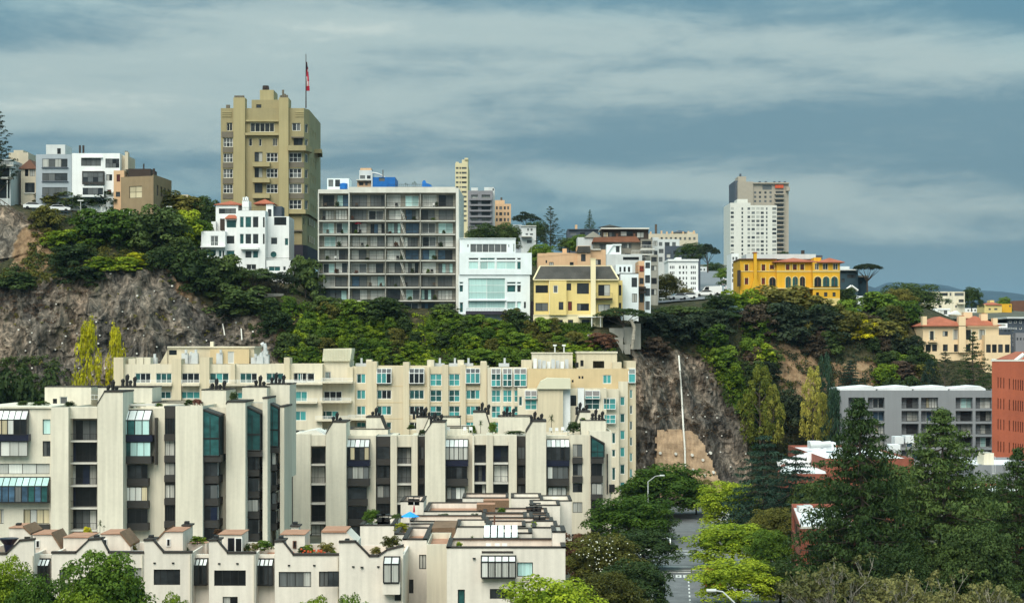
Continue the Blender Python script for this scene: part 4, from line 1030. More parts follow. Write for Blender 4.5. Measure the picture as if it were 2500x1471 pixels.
t.mass(1440, 1682, 720, None, 0, 14, wall='white_stucco', wins=[(x0, y, x1, y+h, 'far') for y, h in ((762,24),(808,20),(852,22),(893,20),(934,24)) for (x0, x1) in ((1452,1461),(1466,1475),(1480,1489),(1525,1540),(1555,1568),(1582,1592),(1622,1632),(1637,1647),(1652,1662))], par=.5)
t.box('parapet', 1436, 1686, 708, 724, -.4, 14.6, 'white_stucco'); t.mass(1500, 1545, 694, 710, 3, 6, wall='white_stucco'); t.box('garage_wall', 1640, 1690, 965, 1010, -.5, 6, 'white_stucco')
t = Bld(V3, 700, 'far_white_flats', 'white flats climbing the left side of the uphill street', 'building', 1720, 50)
t.mass(1690, 1752, 770, None, 0, 30, wall='pale_grey_stucco', wins=[(1700,785+k*40,1712,800+k*40,'far') for k in range(4)]+[(1726,785+k*40,1738,800+k*40,'far') for k in range(4)])
t = Bld(V3, 470, 'slim_white_flats', 'slim white flats with black windows at the mansion left edge', 'building', 1980, 40)
t.mass(1952, 2012, 662, None, 0, 10, wall='white_stucco', wins=[(1960,690,1975,715,'far'),(1985,690,2002,715,'far')]+[(1958,742+k*42,2006,770+k*42,'far') for k in range(4)])

# pair of towers on the far hill
t = Bld(V3, 1300, 'white_high_rise', 'white gridded high-rise in front of the beige tower', 'tower', 2130, 40, dep=40)
cs = [(1947,1972),(2034,2048),(2080,2110),(2118,2143),(2155,2181),(2191,2216),(2234,2246),(2285,2318)]
t.mass(1943, 2108, 222 if False else 250, None, 0, 40, wall='tower_white', wins=[(x0, 288+k*33.3, x1, 308+k*33.3, 'farl' if x1-x0 > 15 else 'far') for k in range(14) for (x0, x1) in cs[:2]]+[(2083,288+k*33.3,2105,308+k*33.3,'farl') for k in range(14)])
t.mass(2108, 2322, 270, None, 0, 40, wall='tower_white', wins=[(x0, 288+k*33.3, x1, 308+k*33.3, 'farl' if x1-x0 > 15 else 'far') for k in range(14) for (x0, x1) in ((2116,2143),(2155,2181),(2191,2216),(2234,2246),(2285,2318))])
t.mass(2000, 2085, 220, 252, 8, 18, wall='tower_white')
t = Bld(V3, 1400, 'beige_high_rise', 'tall beige tower with a red-orange panel near its top', 'tower', 2210, 40, dep=45)
t.mass(2005, 2130, 78, None, 0, 45, wall='tower_beige'); t.mass(1980, 2005, 70, None, 6, 38, wall='slate_wall')
t.mass(2130, 2418, 92, None, 1, 44, wall='tower_beige', wins=[(x, 158+k*35, x+18, 176+k*35, 'far') for k in range(3) for x in (2136,2176,2220,2262)]+[(2312,155+k*36,2376,172+k*36,'far') for k in range(14)]+[(2205,106,2280,144,'farl')])
t.box('parapet', 2128, 2424, 84, 94, -1, 46, 'tower_beige'); t.box('red_panel', 2308, 2376, 104, 130, -.3, 1.25, 'orange_red'); t.box('side_bay', 2400, 2428, 120, 152, -3, 10, 'tower_beige')
t.mass(2006, 2072, 36, 80, 6, 18, wall='tower_beige'); t.cyl('mast', 2025, 14, 40, 10, .8, 'slate_wall')
for k in range(14): t.box('balcony', 2306, 2382, 173+k*36, 182+k*36, -2, 2.9, 'tower_beige')
for x in (2180, 2230, 2300, 2340, 2385): t.box('vent', x, x+12, 74, 86, 6, 6, 'slate_wall')

# mustard mansion
b = Bld(V4, 411, 'mustard_mansion', 'mustard-yellow mansion with arched windows and red tile roofs', 'mansion', 600, 36, dep=13)
Y = 'mustard_stucco'; sw_ = 'c1'
b.mass(190, 487, 242, None, 1, 13, wall=Y, wins=[(228,285,256,338,'r1'),(365,285,394,334,'r1'),(432,288,465,322,'r1'),(228,394,256,446,'r1'),(365,394,392,446,'r1')])
b.mass(487, 782, 262, None, 0, 13, wall=Y, wins=[(562,284,592,328,'r1'),(620,284,650,328,'r1'),(680,284,710,328,'r1'),(680,507,710,555,'k1'),(738,511,760,538,'k1')])
b.mass(782, 1002, 266, 558, -2, 14, wall=Y, wins=[(797,275,832,328,'c2'),(862,275,905,328,'c2'),(945,275,985,328,'c2'),(808,511,832,545,'k1'),(873,511,900,545,'k1'),(942,511,967,545,'k1')])
b.mass(782, 1002, 558, None, -2.1, 14, wall='mustard_trim')
def arch(x0, x1, y0, y1, dD):
    r = (x1-x0)/2; m = MB(); cx = (x0+x1)/2
    def prof(k): return [(b.X(cx-r*k, dD), b.Z(y1, dD)), (b.X(cx+r*k, dD), b.Z(y1, dD))] + [(b.X(cx+r*k*math.cos(a), dD), b.Z(y0+r-r*k*math.sin(a), dD)) for a in [math.pi*j/10 for j in range(11)]]
    m.prism_y(prof(1.16), 411+dD-.22, 411+dD+.05); o = obj('arched_window', m, 'mustard_trim', b.o)
    m = MB(); m.prism_y(prof(.92), 411+dD-.26, 411+dD-.1); obj('pane', m, rng.choice(['pane_dark', 'pane_teal_dark']), o)
    m = MB(); m.box(b.X(cx, dD)-.05, b.X(cx, dD)+.05, 411+dD-.32, 411+dD-.27, b.Z(y1, dD), b.Z(y0, dD)); obj('mullion', m, 'roof_brown', o)
arch(424, 480, 386, 460, 1)
for x0, x1 in ((557,603),(614,660),(673,718)): arch(x0, x1, 381, 474, 0)
for x0, x1 in ((790,850),(860,917),(928,985)): arch(x0, x1, 381, 464, -2)
arch(372, 560, 485, 640, .6)
for (x0,y0,x1,y1) in ((228,285,256,338),(365,285,394,334),(432,288,465,322),(228,394,256,446),(365,394,392,446)):
    b.box('surround', x0-7, x0-1, y0-7, y1+6, .93, .2, 'mustard_trim'); b.box('surround', x1+1, x1+7, y0-7, y1+6, .93, .2, 'mustard_trim')
for x0 in (562,620,680): b.box('surround', x0-7, x0-1, 277, 333, -.07, .2, 'mustard_trim'); b.box('surround', x0+31, x0+37, 277, 333, -.07, .2, 'mustard_trim')
b.box('band', 487, 782, 335, 345, -.12, .2, 'mustard_trim'); b.box('band', 780, 1004, 335, 345, -2.14, .2, 'mustard_trim'); b.box('band', 190, 487, 336, 343, .9, .2, 'mustard_trim'); b.box('band', 487, 1004, 474, 482, -2.2, 2.4, 'mustard_trim')
b.hip('tile_roof', 485, 790, 226, 262, 0, 13, 'roof_tile_red', .9); b.hip('tile_roof', 846, 1004, 228, 266, -2, 14, 'roof_tile_red', .9)
b.mass(790, 850, 228, 268, 1, 10, wall=Y); b.box('roof_edge', 184, 488, 236, 243, .5, 13, 'roof_brown')
b.mass(240, 806, 200, 240, 5, 9, wall='pale_grey_stucco', roof='roof_light'); b.mass(800, 860, 210, 240, 6, 8, wall='slate_wall')
b.box('chimney', 302, 326, 190, 402, -.1, 1.4, Y); b.outline('chimney_breast', [(302,400),(326,400),(342,450),(346,490),(284,490),(288,450)], -.12, 1.3, 'mustard_stucco'); b.box('chimney_cap', 298, 330, 183, 191, -.2, 1.6, 'roof_tile_red')
b.cyl('chimney_pot', 700, 170, 205, 6, .4, 'brown_dark_wall'); b.box('deck', 175, 195, 330, 460, 0, 2, 'brown_dark_wall')
b = Bld(V4, 432, 'dark_teal_house', 'dark teal house behind the mansion with a white-trimmed gable', 'house', 1110, 36)
b.mass(1002, 1150, 330, None, 0, 12, wall='dark_teal_wall', wins=[(1015,400,1040,430,'k1'),(1060,365,1130,395,'kd4'),(1012,350,1140,358,'k4')]); b.mass(1150, 1228, 385, None, 2, 12, wall='dark_teal_wall', wins=[(1165,415,1180,440,'k1')]); b.box('ledge', 1000, 1135, 322, 332, -.8, 12, 'pale_grey_stucco'); b.box('ledge', 1096, 1226, 374, 388, 1, 12, 'shingle_grey_wall')
b.mass(1005, 1080, 300, 330, 3, 6, wall='pale_grey_stucco')
b.mass(1048, 1140, 498, None, -3, 5, wall='dark_teal_wall', wins=[(1080,502,1095,520,'w1'),(1130,530,1142,548,'w1')]); b.outline('gable', [(1046,498),(1094,460),(1142,498)], -3, 4.5, 'dark_teal_wall')
for s_ in ((1040,1094), (1148,1094)):
    m = MB(); m.tube((b.X(s_[0],-3), 428.8, b.Z(498,-3)), (b.X(s_[1],-3), 428.8, b.Z(458,-3)), .28, .28, 4); obj('barge_board', m, 'white_frame', b.o)
b.mass(1130, 1200, 540, None, -4, 4, wall='white_cool', wins=[(1140,545,1155,556,'k1')])

# right-hand far cluster
t = Bld(V4, 520, 'cream_villa', 'cream flat-roofed villa with ribbon windows on the right skyline', 'building', 1880, 36, dep=12)
t.mass(1742, 2018, 505, None, 0, 12, wall='cream_pale', wins=[(1752,515,1790,540,'far'),(1815,515,1880,540,'farl'),(1895,515,1910,540,'far'),(1935,515,2010,540,'farl'),(1785,565,1820,600,'w1'),(1858,562,1898,600,'w1'),(1968,568,2010,592,'k1'),(1940,616,1955,636,'far'),(1805,616,1830,636,'far')], par=.3)
t.mass(1775, 1900, 640, None, -4, 5, wall='white_stucco', wins=[(1800,655,1900,690,'kc4')]); t.box('balcony', 1962, 2022, 592, 606, -1.5, 1.5, 'cream_pale'); t.outline('shed_roof', [(1890,690),(1960,660),(1990,690)], -5, 4, 'white_stucco')
t = Bld(V4, 640, 'green_bar_building', 'long low dark green building behind the cream villa', 'building', 2090, 34)
t.mass(2018, 2190, 590, None, 0, 10, wall='dark_teal_wall', roof='leaf_green' if False else 'dark_teal_wall'); t.mass(2020, 2190, 640, None, -8, 6, wall='white_stucco', wins=[(2040+k*28,650,2054+k*28,665,'far') for k in range(5)])
t = Bld(V4, 620, 'yellow_villa', 'small bright yellow villa with red hipped roof at the right edge', 'house', 2260, 34)
t.mass(2178, 2320, 610, None, 0, 10, wall='mustard_trim', wins=[(2212,640,2230,655,'far'),(2258,640,2284,655,'far')]); t.hip('roof', 2195, 2310, 590, 612, 0, 10, 'roof_tile_red'); t.mass(2225, 2258, 575, 600, 3, 4, wall='mustard_trim')
t.mass(2300, 2400, 605, None, 2, 10, wall='mustard_stucco', wins=[(2380,615,2392,630,'far')]); t.mass(2365, 2520, 695, None, -6, 8, wall='mustard_stucco', wins=[(2415,690,2425,705,'far')])
t = Bld(V4, 680, 'brown_gable_house', 'brown-roofed house at the far right edge beyond the yellow villa', 'house', 2460, 34)
t.mass(2400, 2560, 660, None, 0, 12, wall='peach_stucco'); t.outline('roof', [(2385,665),(2410,580),(2570,575),(2575,665)], -.3, 12, 'roof_brown')
t = Bld(V4, 480, 'navy_flats', 'navy flats with white windows at the right edge', 'building', 2430, 18)
t.mass(2365, 2560, 722, None, 0, 12, wall='slate_wall', wins=[(2378+k*42,742,2398+k*42,762,'w1') for k in range(4)]+[(2378+k*42,792,2398+k*42,812,'w1') for k in range(4)]); t.box('ledge', 2360, 2562, 710, 724, -1, 13, 'pale_grey_stucco')
t = Bld(V4, 455, 'white_terrace_flats', 'white and grey flats behind the apricot house', 'building', 2330, 16)
t.mass(2285, 2365, 762, None, 0, 10, wall='white_stucco', wins=[(2300,770,2350,785,'farl')]); t.mass(2300, 2432, 800, None, -4, 8, wall='slate_wall', wins=[(2310+k*30,815,2328+k*30,832,'farl') for k in range(4)]+[(2380,855+k*35,2392,875+k*35,'w1') for k in range(3)]+[(2408,850+k*35,2424,875+k*35,'w1') for k in range(3)]); t.mass(2432, 2560, 840, None, -6, 8, wall='mauve_grey', wins=[(2440+k*28,880,2452+k*28,900,'far') for k in range(4)])
t.rail(2290, 2432, 798, 810, -6, 'rail_white', .5)

# apricot house
b = Bld(V4, 394, 'apricot_house', 'apricot stucco house with red hipped roof and tall chimneys', 'house', 1960, 14, dep=14)
A = 'apricot_stucco'
b.mass(1678, 2295, 782, 1000, 0, 14, wall=A, wins=[(1735,826,1765,900,'k1'),(1838,826,1880,868,'k2'),(1928,815,1968,895,'k2'),(2028,815,2068,895,'k2'),(2138,815,2180,895,'k2'),(1700,934,1742,990,'k1'),(1752,934,1792,990,'k1'),(1840,934,1880,990,'k2'),(1930,934,1968,995,'k2'),(2028,934,2065,990,'k1')], rev=.2)
b.mass(1690, 1822, 992, None, -.2, 12, wall=A, wins=[(1755,1050,1780,1090,'k1')]); b.mass(1822, 2300, 998, None, .3, 12, wall=A, wins=[(1932,1080,1962,1140,'k1'),(2030,1080,2060,1140,'k1')])
b.mass(2182, 2390, 858, None, -2.5, 9, wall=A, wins=[(x, 934, x+38, 1000, 'k1') for x in (2192,2240,2290,2345)], par=.5)
b.hip('tile_roof', 1690, 2010, 704, 782, -.2, 13, 'roof_tile_red', .7, .45); b.hip('tile_roof', 1980, 2290, 700, 780, 1.5, 12, 'roof_tile_red', .6, .45)
for (x0, x1, y0, y1, d) in ((1675,1710,706,785,-.6),(1970,2026,706,1000,-.9),(2150,2205,686,785,3),(2250,2286,720,785,1),(2008,2080,672,720,6)): b.box('chimney', x0, x1, y0, y1, d, 1.8, A)
for (x0, x1, y0, d) in ((1975,2020,700,-.5),(2155,2200,680,3.3)): b.box('chimney_pot', x0+6, x1-6, y0, y0+8, d, 1, 'terracotta')
b.box('balcony_slab', 1725, 1800, 908, 916, -1.1, 1.1, A); b.rail(1728, 1790, 880, 908, -1.05, 'dark_frame', .3); b.box('gutter', 1676, 2297, 778, 785, -.8, .5, 'terracotta')
for (x0, y0, x1, y1) in ((1735,826,1765,900),(1928,815,1968,895),(2028,815,2068,895),(2138,815,2180,895)):
    b.box('surround', x0-8, x0-1, y0-6, y1+4, -.08, .2, 'cream_frame'); b.box('surround', x1+1, x1+8, y0-6, y1+4, -.08, .2, 'cream_frame')

# retaining walls under the crest
b = Bld(V3, 362, 'retaining_wall', 'stained grey concrete retaining wall under the flat-topped cypress', 'wall', 1080, 22)
for i, (x0, x1, y0, y1, d) in enumerate(((960,1075,1268,1345,0),(1075,1150,1260,1400,.6),(1150,1215,1230,1440,1.2),(780,965,1318,1355,-.6),(905,1070,1345,1475,-1.4),(1070,1130,1400,1480,-.8))): b.box('panel', x0, x1, y0, y1, d, 4, 'grey_concrete')
b = Bld(V0, 371, 'garden_wall', 'pale stone garden wall at the foot of the white deco house', 'wall', 715, 30)
b.box('panel', 690, 735, 726, 742, -1, 4, 'slab_pale'); b.box('panel', 696, 716, 742, 768, -.6, 4, 'grey_concrete'); b.box('panel', 618, 692, 716, 728, -1, 3, 'grey_concrete')
# ------------------------------------------------------------------ buildings on the flats
def sunroom(b, x0, x1, yt, ym, yb, dD, proud=1.2, n=4, front='pane_aqua', skyp='pane_sky', rows=1, frame='dark_frame', name='sunroom', slope=True, mixp=None):
    """glazed bay: sloping glass roof from the wall down to an upright front; > pane"""
    D = b.D+dD; Df = D-proud
    X0, X1 = PX(b.V.x(x0), D), PX(b.V.x(x1), D); zt, zm, zb = b.Z(yt, dD), b.Z(ym, dD-proud), b.Z(yb, dD-proud); t = .06
    m = MB()
    for k in range(n+1):
        x = X0+(X1-X0)*k/n
        m.box(x-t, x+t, Df-.03, Df+.09, zb, zm)
        if slope: m.tube((x, Df, zm), (x, D, zt), t, t, 4)
    for z in [zb+(zm-zb)*r/rows for r in range(rows+1)]: m.box(X0, X1, Df-.04, Df+.08, z-t, z+t)
    m.box(X0-t, X1+t, D-.12, D, zt-.1, zt+.06)
    o = obj(name, m, frame, b.o)
    for k in range(n):
        a, c = X0+(X1-X0)*k/n+t, X0+(X1-X0)*(k+1)/n-t
        for r in range(rows):
            q = MB(); q.box(a, c, Df+.01, Df+.04, zb+(zm-zb)*r/rows+t, zb+(zm-zb)*(r+1)/rows-t)
            obj('pane', q, rng.choice(mixp) if mixp and rng.random() < .5 else (front if isinstance(front, str) else front[r]), o)
        if slope:
            q = MB(); d = Vector((0, proud, zt-zm)).normalized(); nn = Vector((0, -d.z, d.y))*.03
            p = [Vector((a, Df, zm)), Vector((c, Df, zm)), Vector((c, D-.1, zt-.06)), Vector((a, D-.1, zt-.06))]
            q.quad(*p); q.quad(*[v-nn for v in reversed(p)]); obj('pane', q, skyp, o)
    for x in (X0, X1):
        q = MB(); pts = [(x, Df, zb), (x, D, zb), (x, D, zt), (x, Df, zm)]; q.poly(pts); obj('cheek', q, 'pane_mid', o)
    q = MB(); q.box(X0, X1, Df+.1, D, zb-.12, zb); obj('bay_floor', q, 'bronze_panel', o)
    return o
def spandrel(b, x0, x1, y0, y1, dD, dep=1.0, m='bronze_panel'): return b.box('spandrel', x0, x1, y0, y1, dD, dep, m)
def bay_stack(b, x0, x1, floors, dD, proud=.9, sty='kd4'):
    """stack of dark bay windows: floors [(ywin0, ywin1, yspandrel1[, style])]"""
    for f in floors:
        y0, y1, y2 = f[:3]; st_ = f[3] if len(f) > 3 else sty
        b.win(x0+4, y0, x1-4, y1, st_, dD-proud+.25)
        if y2: spandrel(b, x0, x1, y1+1, y2, dD-proud, proud+.3)
def pots(b, x, y, dD, n=3, s=1.0):
    """cluster of black cowled chimney pots"""
    m = MB()
    for k in range(n):
        xx = b.X(x, dD)+(k-(n-1)/2)*.55*s; z = b.Z(y, dD); h = (1.0, 1.7, .8, 1.35)[k % 4]*s; yy = b.D+dD+(k % 2)*.4
        m.tube((xx, yy, z-.4), (xx, yy, z+h*.6), .24*s, .20*s, 7); m.tube((xx, yy, z+h*.5), (xx+.06, yy, z+h*.85), .27*s, .31*s, 7); m.tube((xx+.06, yy, z+h*.84), (xx+.15, yy, z+h), .25*s, .08*s, 7)
    return obj('chimney_pots', m, 'pot_black', b.o)

# ---- cream apartment building under the cliff
b = Bld(V6, 330, 'cream_apartments', 'long cream apartment building with teal windows below the cliff', 'apartment block', 900, 0)
C = 'cream_stucco'; CP = 'cream_pale'
def v5x(x): return (V5.x(x)-V6.ox)*V6.k
def v5y(y): return (V5.y(y)-V6.oy)*V6.k
# left wing
lw = [(v5x(x0), v5y(y0), v5x(x1), v5y(y1), s_) for (x0,y0,x1,y1,s_) in ((952,260,1062,328,'wd3'),(1097,260,1210,328,'wd3'),(1280,260,1405,328,'wd3'),(1477,260,1612,328,'wt3'),(1690,260,1812,328,'wd3'),(1875,260,1997,328,'wd3'),(2068,260,2160,328,'wd3'),(2240,245,2330,300,'wd3'),
      (1082,390,1205,440,'wt3'),(1267,390,1410,440,'wt3'),(1640,395,1708,440,'wt2'),(2035,390,2110,462,'wt2'),(1500,395,1600,440,'wt3'),(1860,395,1960,440,'wt3'))]
b.mass(v5x(868), 345, v5y(197), None, 0, 16, wall=CP, wins=[w for w in lw if w[2] < 340]+[(155,245,293,302,'wd3'),(20,372,88,432,'wt2')], par=.5)
b.mass(v5x(800), v5x(868), v5y(150), None, -.8, 12, wall=C, par=.3)
for (x0, x1, yt) in ((1210,1275,160),(1405,1474,150),(1630,1655,195),(2000,2040,150)): b.box('pier', v5x(x0), v5x(x1), v5y(yt), None, -1.0, 4, C)
for (x0, x1) in ((905,1208),(1278,1404),(1476,1870),(1872,2070)):
    b.rail(v5x(x0), v5x(x1), v5y(305), v5y(332), -1.5, 'rail_white', bars=3); b.box('balcony_slab', v5x(x0), v5x(x1), v5y(334), v5y(350), -1.6, 1.6, CP)
b.mass(v5x(1180), v5x(1790), v5y(80), v5y(197), 6, 9, wall=C, roof='roof_light', wins=[(v5x(1190), v5y(98), v5x(1245), v5y(132), 'slit')])
b.outline('sloped_roof', [(v5x(1125), v5y(197)), (v5x(1185), v5y(86)), (v5x(1185), v5y(197))], 6, 9, C); b.box('roof_edge', v5x(1178), v5x(1795), v5y(72), v5y(82), 5.7, 9.6, CP)
b.mass(v5x(1480), v5x(1755), v5y(92), v5y(195), 4.6, 2, wall='ochre_stucco', roof=CP, wins=[(v5x(1605), v5y(108), v5x(1648), v5y(192), 'w1', ['pane_white'])]); b.box('vent_stack', v5x(1480), v5x(1502), v5y(38), v5y(80), 9, 1, CP)
for (x0, x1, y0) in ((905,955,158),(960,1010,150),(1015,1060,150)): b.box('parapet_block', v5x(x0), v5x(x1), v5y(y0), v5y(197), 1, 3, CP)
for k, (x, y) in enumerate(((1080,150),(1300,120),(1335,135),(1370,118),(1545,120),(1790,150),(1830,140),(1870,130))):
    b.box('roof_unit', v5x(x-22), v5x(x+22), v5y(y), v5y(195), 3.5+(k % 3)*.5, 1.4, 'galvanised'); b.cyl('duct', v5x(x+10), v5y(y-25), v5y(y), 4, .25, 'galvanised')
b.outline('sloped_duct', [(v5x(1760), v5y(190)), (v5x(1860), v5y(95)), (v5x(1872), v5y(108)), (v5x(1800), v5y(190))], 7, 1, 'galvanised')
m = MB(); q = [P3(638, 842, 336), P3(645, 838, 336), P3(648, 850, 336), P3(647, 868, 336)]
for a, c in zip(q[:-1], q[1:]): m.tube(a, c, .35, .35, 8)
obj('curved_duct', m, 'galvanised', b.o)
# terraced middle
b.mass(100, 345, 320, None, -2.2, 6, wall=CP, wins=[(123,366,245,432,'wt3'),(118,497,238,560,'wt3'),(118,622,232,690,'wd3')], par=.4)
b.mass(300, 560, 300, None, -.6, 8, wall=CP, wins=[(355,365,475,430,'wd3'),(327,495,450,560,'wt3'),(527,600,635,622,'wt3')], par=.4)
for (x0, x1, y) in ((0,345,310),(340,545,300),(100,310,435),(330,535,430),(300,535,552),(520,690,545)): b.rail(x0, x1, y-24, y, -3.2, 'rail_white', bars=3); b.box('balcony_slab', x0, x1, y+1, y+12, -3.3, 3, CP)
b.mass(355, 525, 165, 300, 2.5, 10, wall=CP, wins=[(362,236,402,282,'wd3')]); b.outline('metal_roof', [(345,166),(352,84),(538,80),(540,92),(528,166)], 2.0, 7, 'metal_roof_cream')
m = MB()
for k in range(17): m.box(b.X(352+k*10.4, 1.9), b.X(354+k*10.4, 1.9), 331.85, 331.99, b.Z(164, 2), b.Z(86, 2))
obj('roof_seams', m, 'cream_frame', b.o)
# main wing
rows = [(250,312),(357,417),(463,522),(570,620),(676,730)]
mw = []
for (x0, x1, s_) in ((573,632,'wt2'),(708,803,'wd3'),(923,1020,'wt3'),(1060,1137,'wt22'),(1184,1257,'wt22'),(1298,1390,'wd3')):
    for r, (y0, y1) in enumerate(rows):
        if s_ in ('wd3','wt3') and r == 0: continue
        s2 = rng.choice(['wt3','wd3','wt3']) if s_ in ('wd3','wt3') else s_
        mw.append((x0, y0, x1, y1+(18 if s_ == 'wt22' else 0), s2))
b.mass(545, 1445, 200, None, 0, 16, wall=C, wins=mw, par=.5)
for (x0, x1) in ((708,803),(923,1020),(1298,1390)): sunroom(b, x0, x1, 214, 246, 312, 0, .7, 3, 'pane_teal', 'pane_mid', frame='white_frame', mixp=['pane_teal','pane_dark'])
for (x0, x1, yt) in ((512,548,205),(640,706,168),(880,921,172),(1040,1056,205),(1140,1180,190),(1260,1296,190),(1393,1436,172)): b.box('pier', x0, x1, yt, None, -.5, 3.5, C)
for (x0, x1, y0) in ((635,672,155),(1040,1085,158),(1242,1283,158),(1395,1432,166)): b.box('parapet_block', x0, x1, y0, 205, .8, 3, CP)
for y in (330, 438, 545): b.box('joint', 700, 1443, y, y+4, -.03, .028, 'ochre_stucco')
for x in (600, 1120, 1220, 1310, 1550): b.box('roof_unit', x-35, x+35, 180, 203, 4, 2, 'galvanised'); b.cyl('vent', x+5, 145, 182, 4.5, .2, 'galvanised')
# bay wing
bw = [(x0, y0, x1, y1+20, 'wt22') for (x0, x1) in ((1467,1527),(1543,1602),(1617,1698)) for (y0, y1) in rows[1:]]
b.mass(1440, 1715, 210, None, -1.2, 12, wall=CP, wins=bw, par=.5)
for (x0, x1) in ((1467,1527),(1543,1602),(1617,1698)): sunroom(b, x0, x1, 214, 250, 332, -1.2, .7, 2, 'pane_teal', 'pane_mid', rows=2, frame='white_frame', mixp=['pane_teal_dark'])
# right block
b.mass(1705, 2380, 216, None, -2.5, 14, wall='ochre_stucco', wins=[(2206,257,2262,315,'wt2')], par=.5)
b.mass(1735, 2005, 115, 216, 4, 6, wall=CP, roof='roof_light'); b.box('roof_edge', 1730, 2008, 108, 116, 3.8, 6.5, CP); b.mass(2035, 2300, 112, 216, 2, 7, wall=C, roof='roof_light', wins=[(2140,165,2215,212,None)]); b.box('roof_edge', 2030, 2304, 102, 113, 1.8, 7.4, CP)
b.mass(2270, 2330, 172, 216, 0, 6, wall=C); b.mass(1665, 1735, 158, 216, 1, 6, wall=C)
for k in range(8): b.box('roof_unit', 1745+k*30, 1768+k*30, 148+(k*7) % 22, 214, 1+(k % 2), 1.2, 'galvanised' if k % 3 else 'white_frame')
for x in (1888, 1948): b.cyl('antenna', x, 60, 112, 6, .12, 'galvanised'); b.cyl('antenna_head', x, 56, 66, 6, .35, 'white_frame')
b.box('dark_unit', 2025, 2045, 175, 208, -1, 1, 'black_metal'); b.box('dark_unit', 2058, 2078, 160, 200, -.5, 1, 'black_metal')
b.mass(2365, 2425, 165, None, -2.2, 10, wall=C, wins=[(2384,355+k*105,2402,412+k*105,'wt1') for k in range(6)], par=.3); sunroom(b, 2376, 2420, 215, 250, 308, -2.2, .6, 1, 'pane_teal', 'pane_teal_dark', frame='white_frame')
b.mass(2310, 2372, 300, None, -3.4, 8, wall=CP, wins=[(2320,402,2352,460,'wt1'),(2320,513,2352,573,'wt1'),(2320,625,2352,685,'wt1'),(2320,737,2352,800,'wt1'),(2320,850,2352,915,'wt1'),(2320,968,2352,1030,'wt1')], par=.3)
b.mass(2225, 2312, 350, None, -5, 6, wall=CP, wins=[(2222+44,640,2290,712,'wt1'),(2266,752,2290,800,'wt1'),(2266,870,2290,955,'wt1')], par=.3)
b.mass(1640, 2230, 345, None, -6, 8, wall=CP, wins=[(1690,420,1768,488,'wt22'),(1648,400,1672,462,'wt1'),(2088,412,2185,486,'wt22'),(2210,412,2292,486,'wt22'),(2215,520,2292,580,'wt22'),(1990,390,2030,460,'k1'),(1990,515,2030,560,'k1')][:5]+[(1990,392,2030,462,'k1')], par=.5)
for (x0, x1) in ((1690,1768),(2088,2185)): sunroom(b, x0, x1, 360, 398, 414, -6, .6, 2, 'pane_teal', 'pane_mid', frame='white_frame')
b.mass(1775, 1942, 348, None, -8.5, 5, wall=C); b.outline('metal_roof', [(1770,350),(1795,300),(1838,278),(1992,282),(1992,350)], -9, 5.5, 'metal_roof_cream')
b.mass(1942, 1990, 285, None, -7.5, 5, wall='white_stucco'); b.mass(2040, 2082, 345, None, -7.2, 5, wall='white_stucco')
for x in (2000, 2045, 2065): b.box('black_cap', x, x+12, 265 if x > 2010 else 290, 282 if x > 2010 else 306, -5, .5, 'black_metal')

# ---- left complex of fins and bays
b = Bld(V5, 250, 'finned_apartments', 'ivory concrete apartments with tall fins and dark bays at left', 'apartment block', 900, 0, dep=16)
I = 'ivory_concrete'; IS = 'ivory_shade'
b.mass(-160, 362, 508, None, 0, 18, wall=I, wins=[(300,585,355,692,'ka1'),(300,738,355,846,'kc2'),(-40,897,350,970,'kc4'),(165,1218,348,1320,'kw4'),(-60,1218,26,1320,'kw4')], par=.8, rev=.3)
sunroom(b, -60, 203, 522, 588, 692, 0, 1.3, 6, 'pane_cream', 'pane_sky', mixp=['pane_white','pane_dark']); spandrel(b, -60, 200, 692, 738, -1.3, 1.3, 'navy_panel')
bay_stack(b, -60, 200, [(740, 845, None, 'kc4')], 0, 1.2); sunroom(b, -60, 352, 992, 1056, 1168, 0, 1.3, 9, 'pane_teal_dark', 'pane_aqua', mixp=['pane_blue','pane_grey']); spandrel(b, 163, 346, 1324, 1380, -.5, .6)
b.box('ledge', -160, 362, 495, 508, -.3, 19, I)
b.mass(360, 482, 500, None, -1.2, 17, wall=I, par=.5)
# balcony column
BCP = ['pane_dark', 'pane_curtain', 'pane_mid', 'pane_grey', 'pane_navy', 'pane_dark', 'pane_white']
def balcony_col(b, x0, x1, yh, slabs, dD, wall, head=None):
    fl = [(slabs[i]+10, slabs[i+1]-6) for i in range(len(slabs)-1)]
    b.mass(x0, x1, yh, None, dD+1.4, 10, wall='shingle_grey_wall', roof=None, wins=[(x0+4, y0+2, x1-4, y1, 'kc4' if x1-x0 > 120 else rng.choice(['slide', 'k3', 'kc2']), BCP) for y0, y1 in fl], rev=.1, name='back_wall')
    for i, s_ in enumerate(slabs[1:]):
        b.box('balcony_slab', x0+1, x1-1, s_-5, s_+8, dD+.05, 1.34, 'slab_pale'); b.rail(x0+3, x1-3, s_-52*(1 if b.V is V5 else .85), s_-5, dD+.1, 'black_metal', .2)
    if head: b.box('header', x0, x1, head, yh+2, dD, 2, wall)
sl5 = [580, 738, 893, 1052, 1210, 1366, 1500]
balcony_col(b, 482, 684, 578, sl5, 0, I, 498)
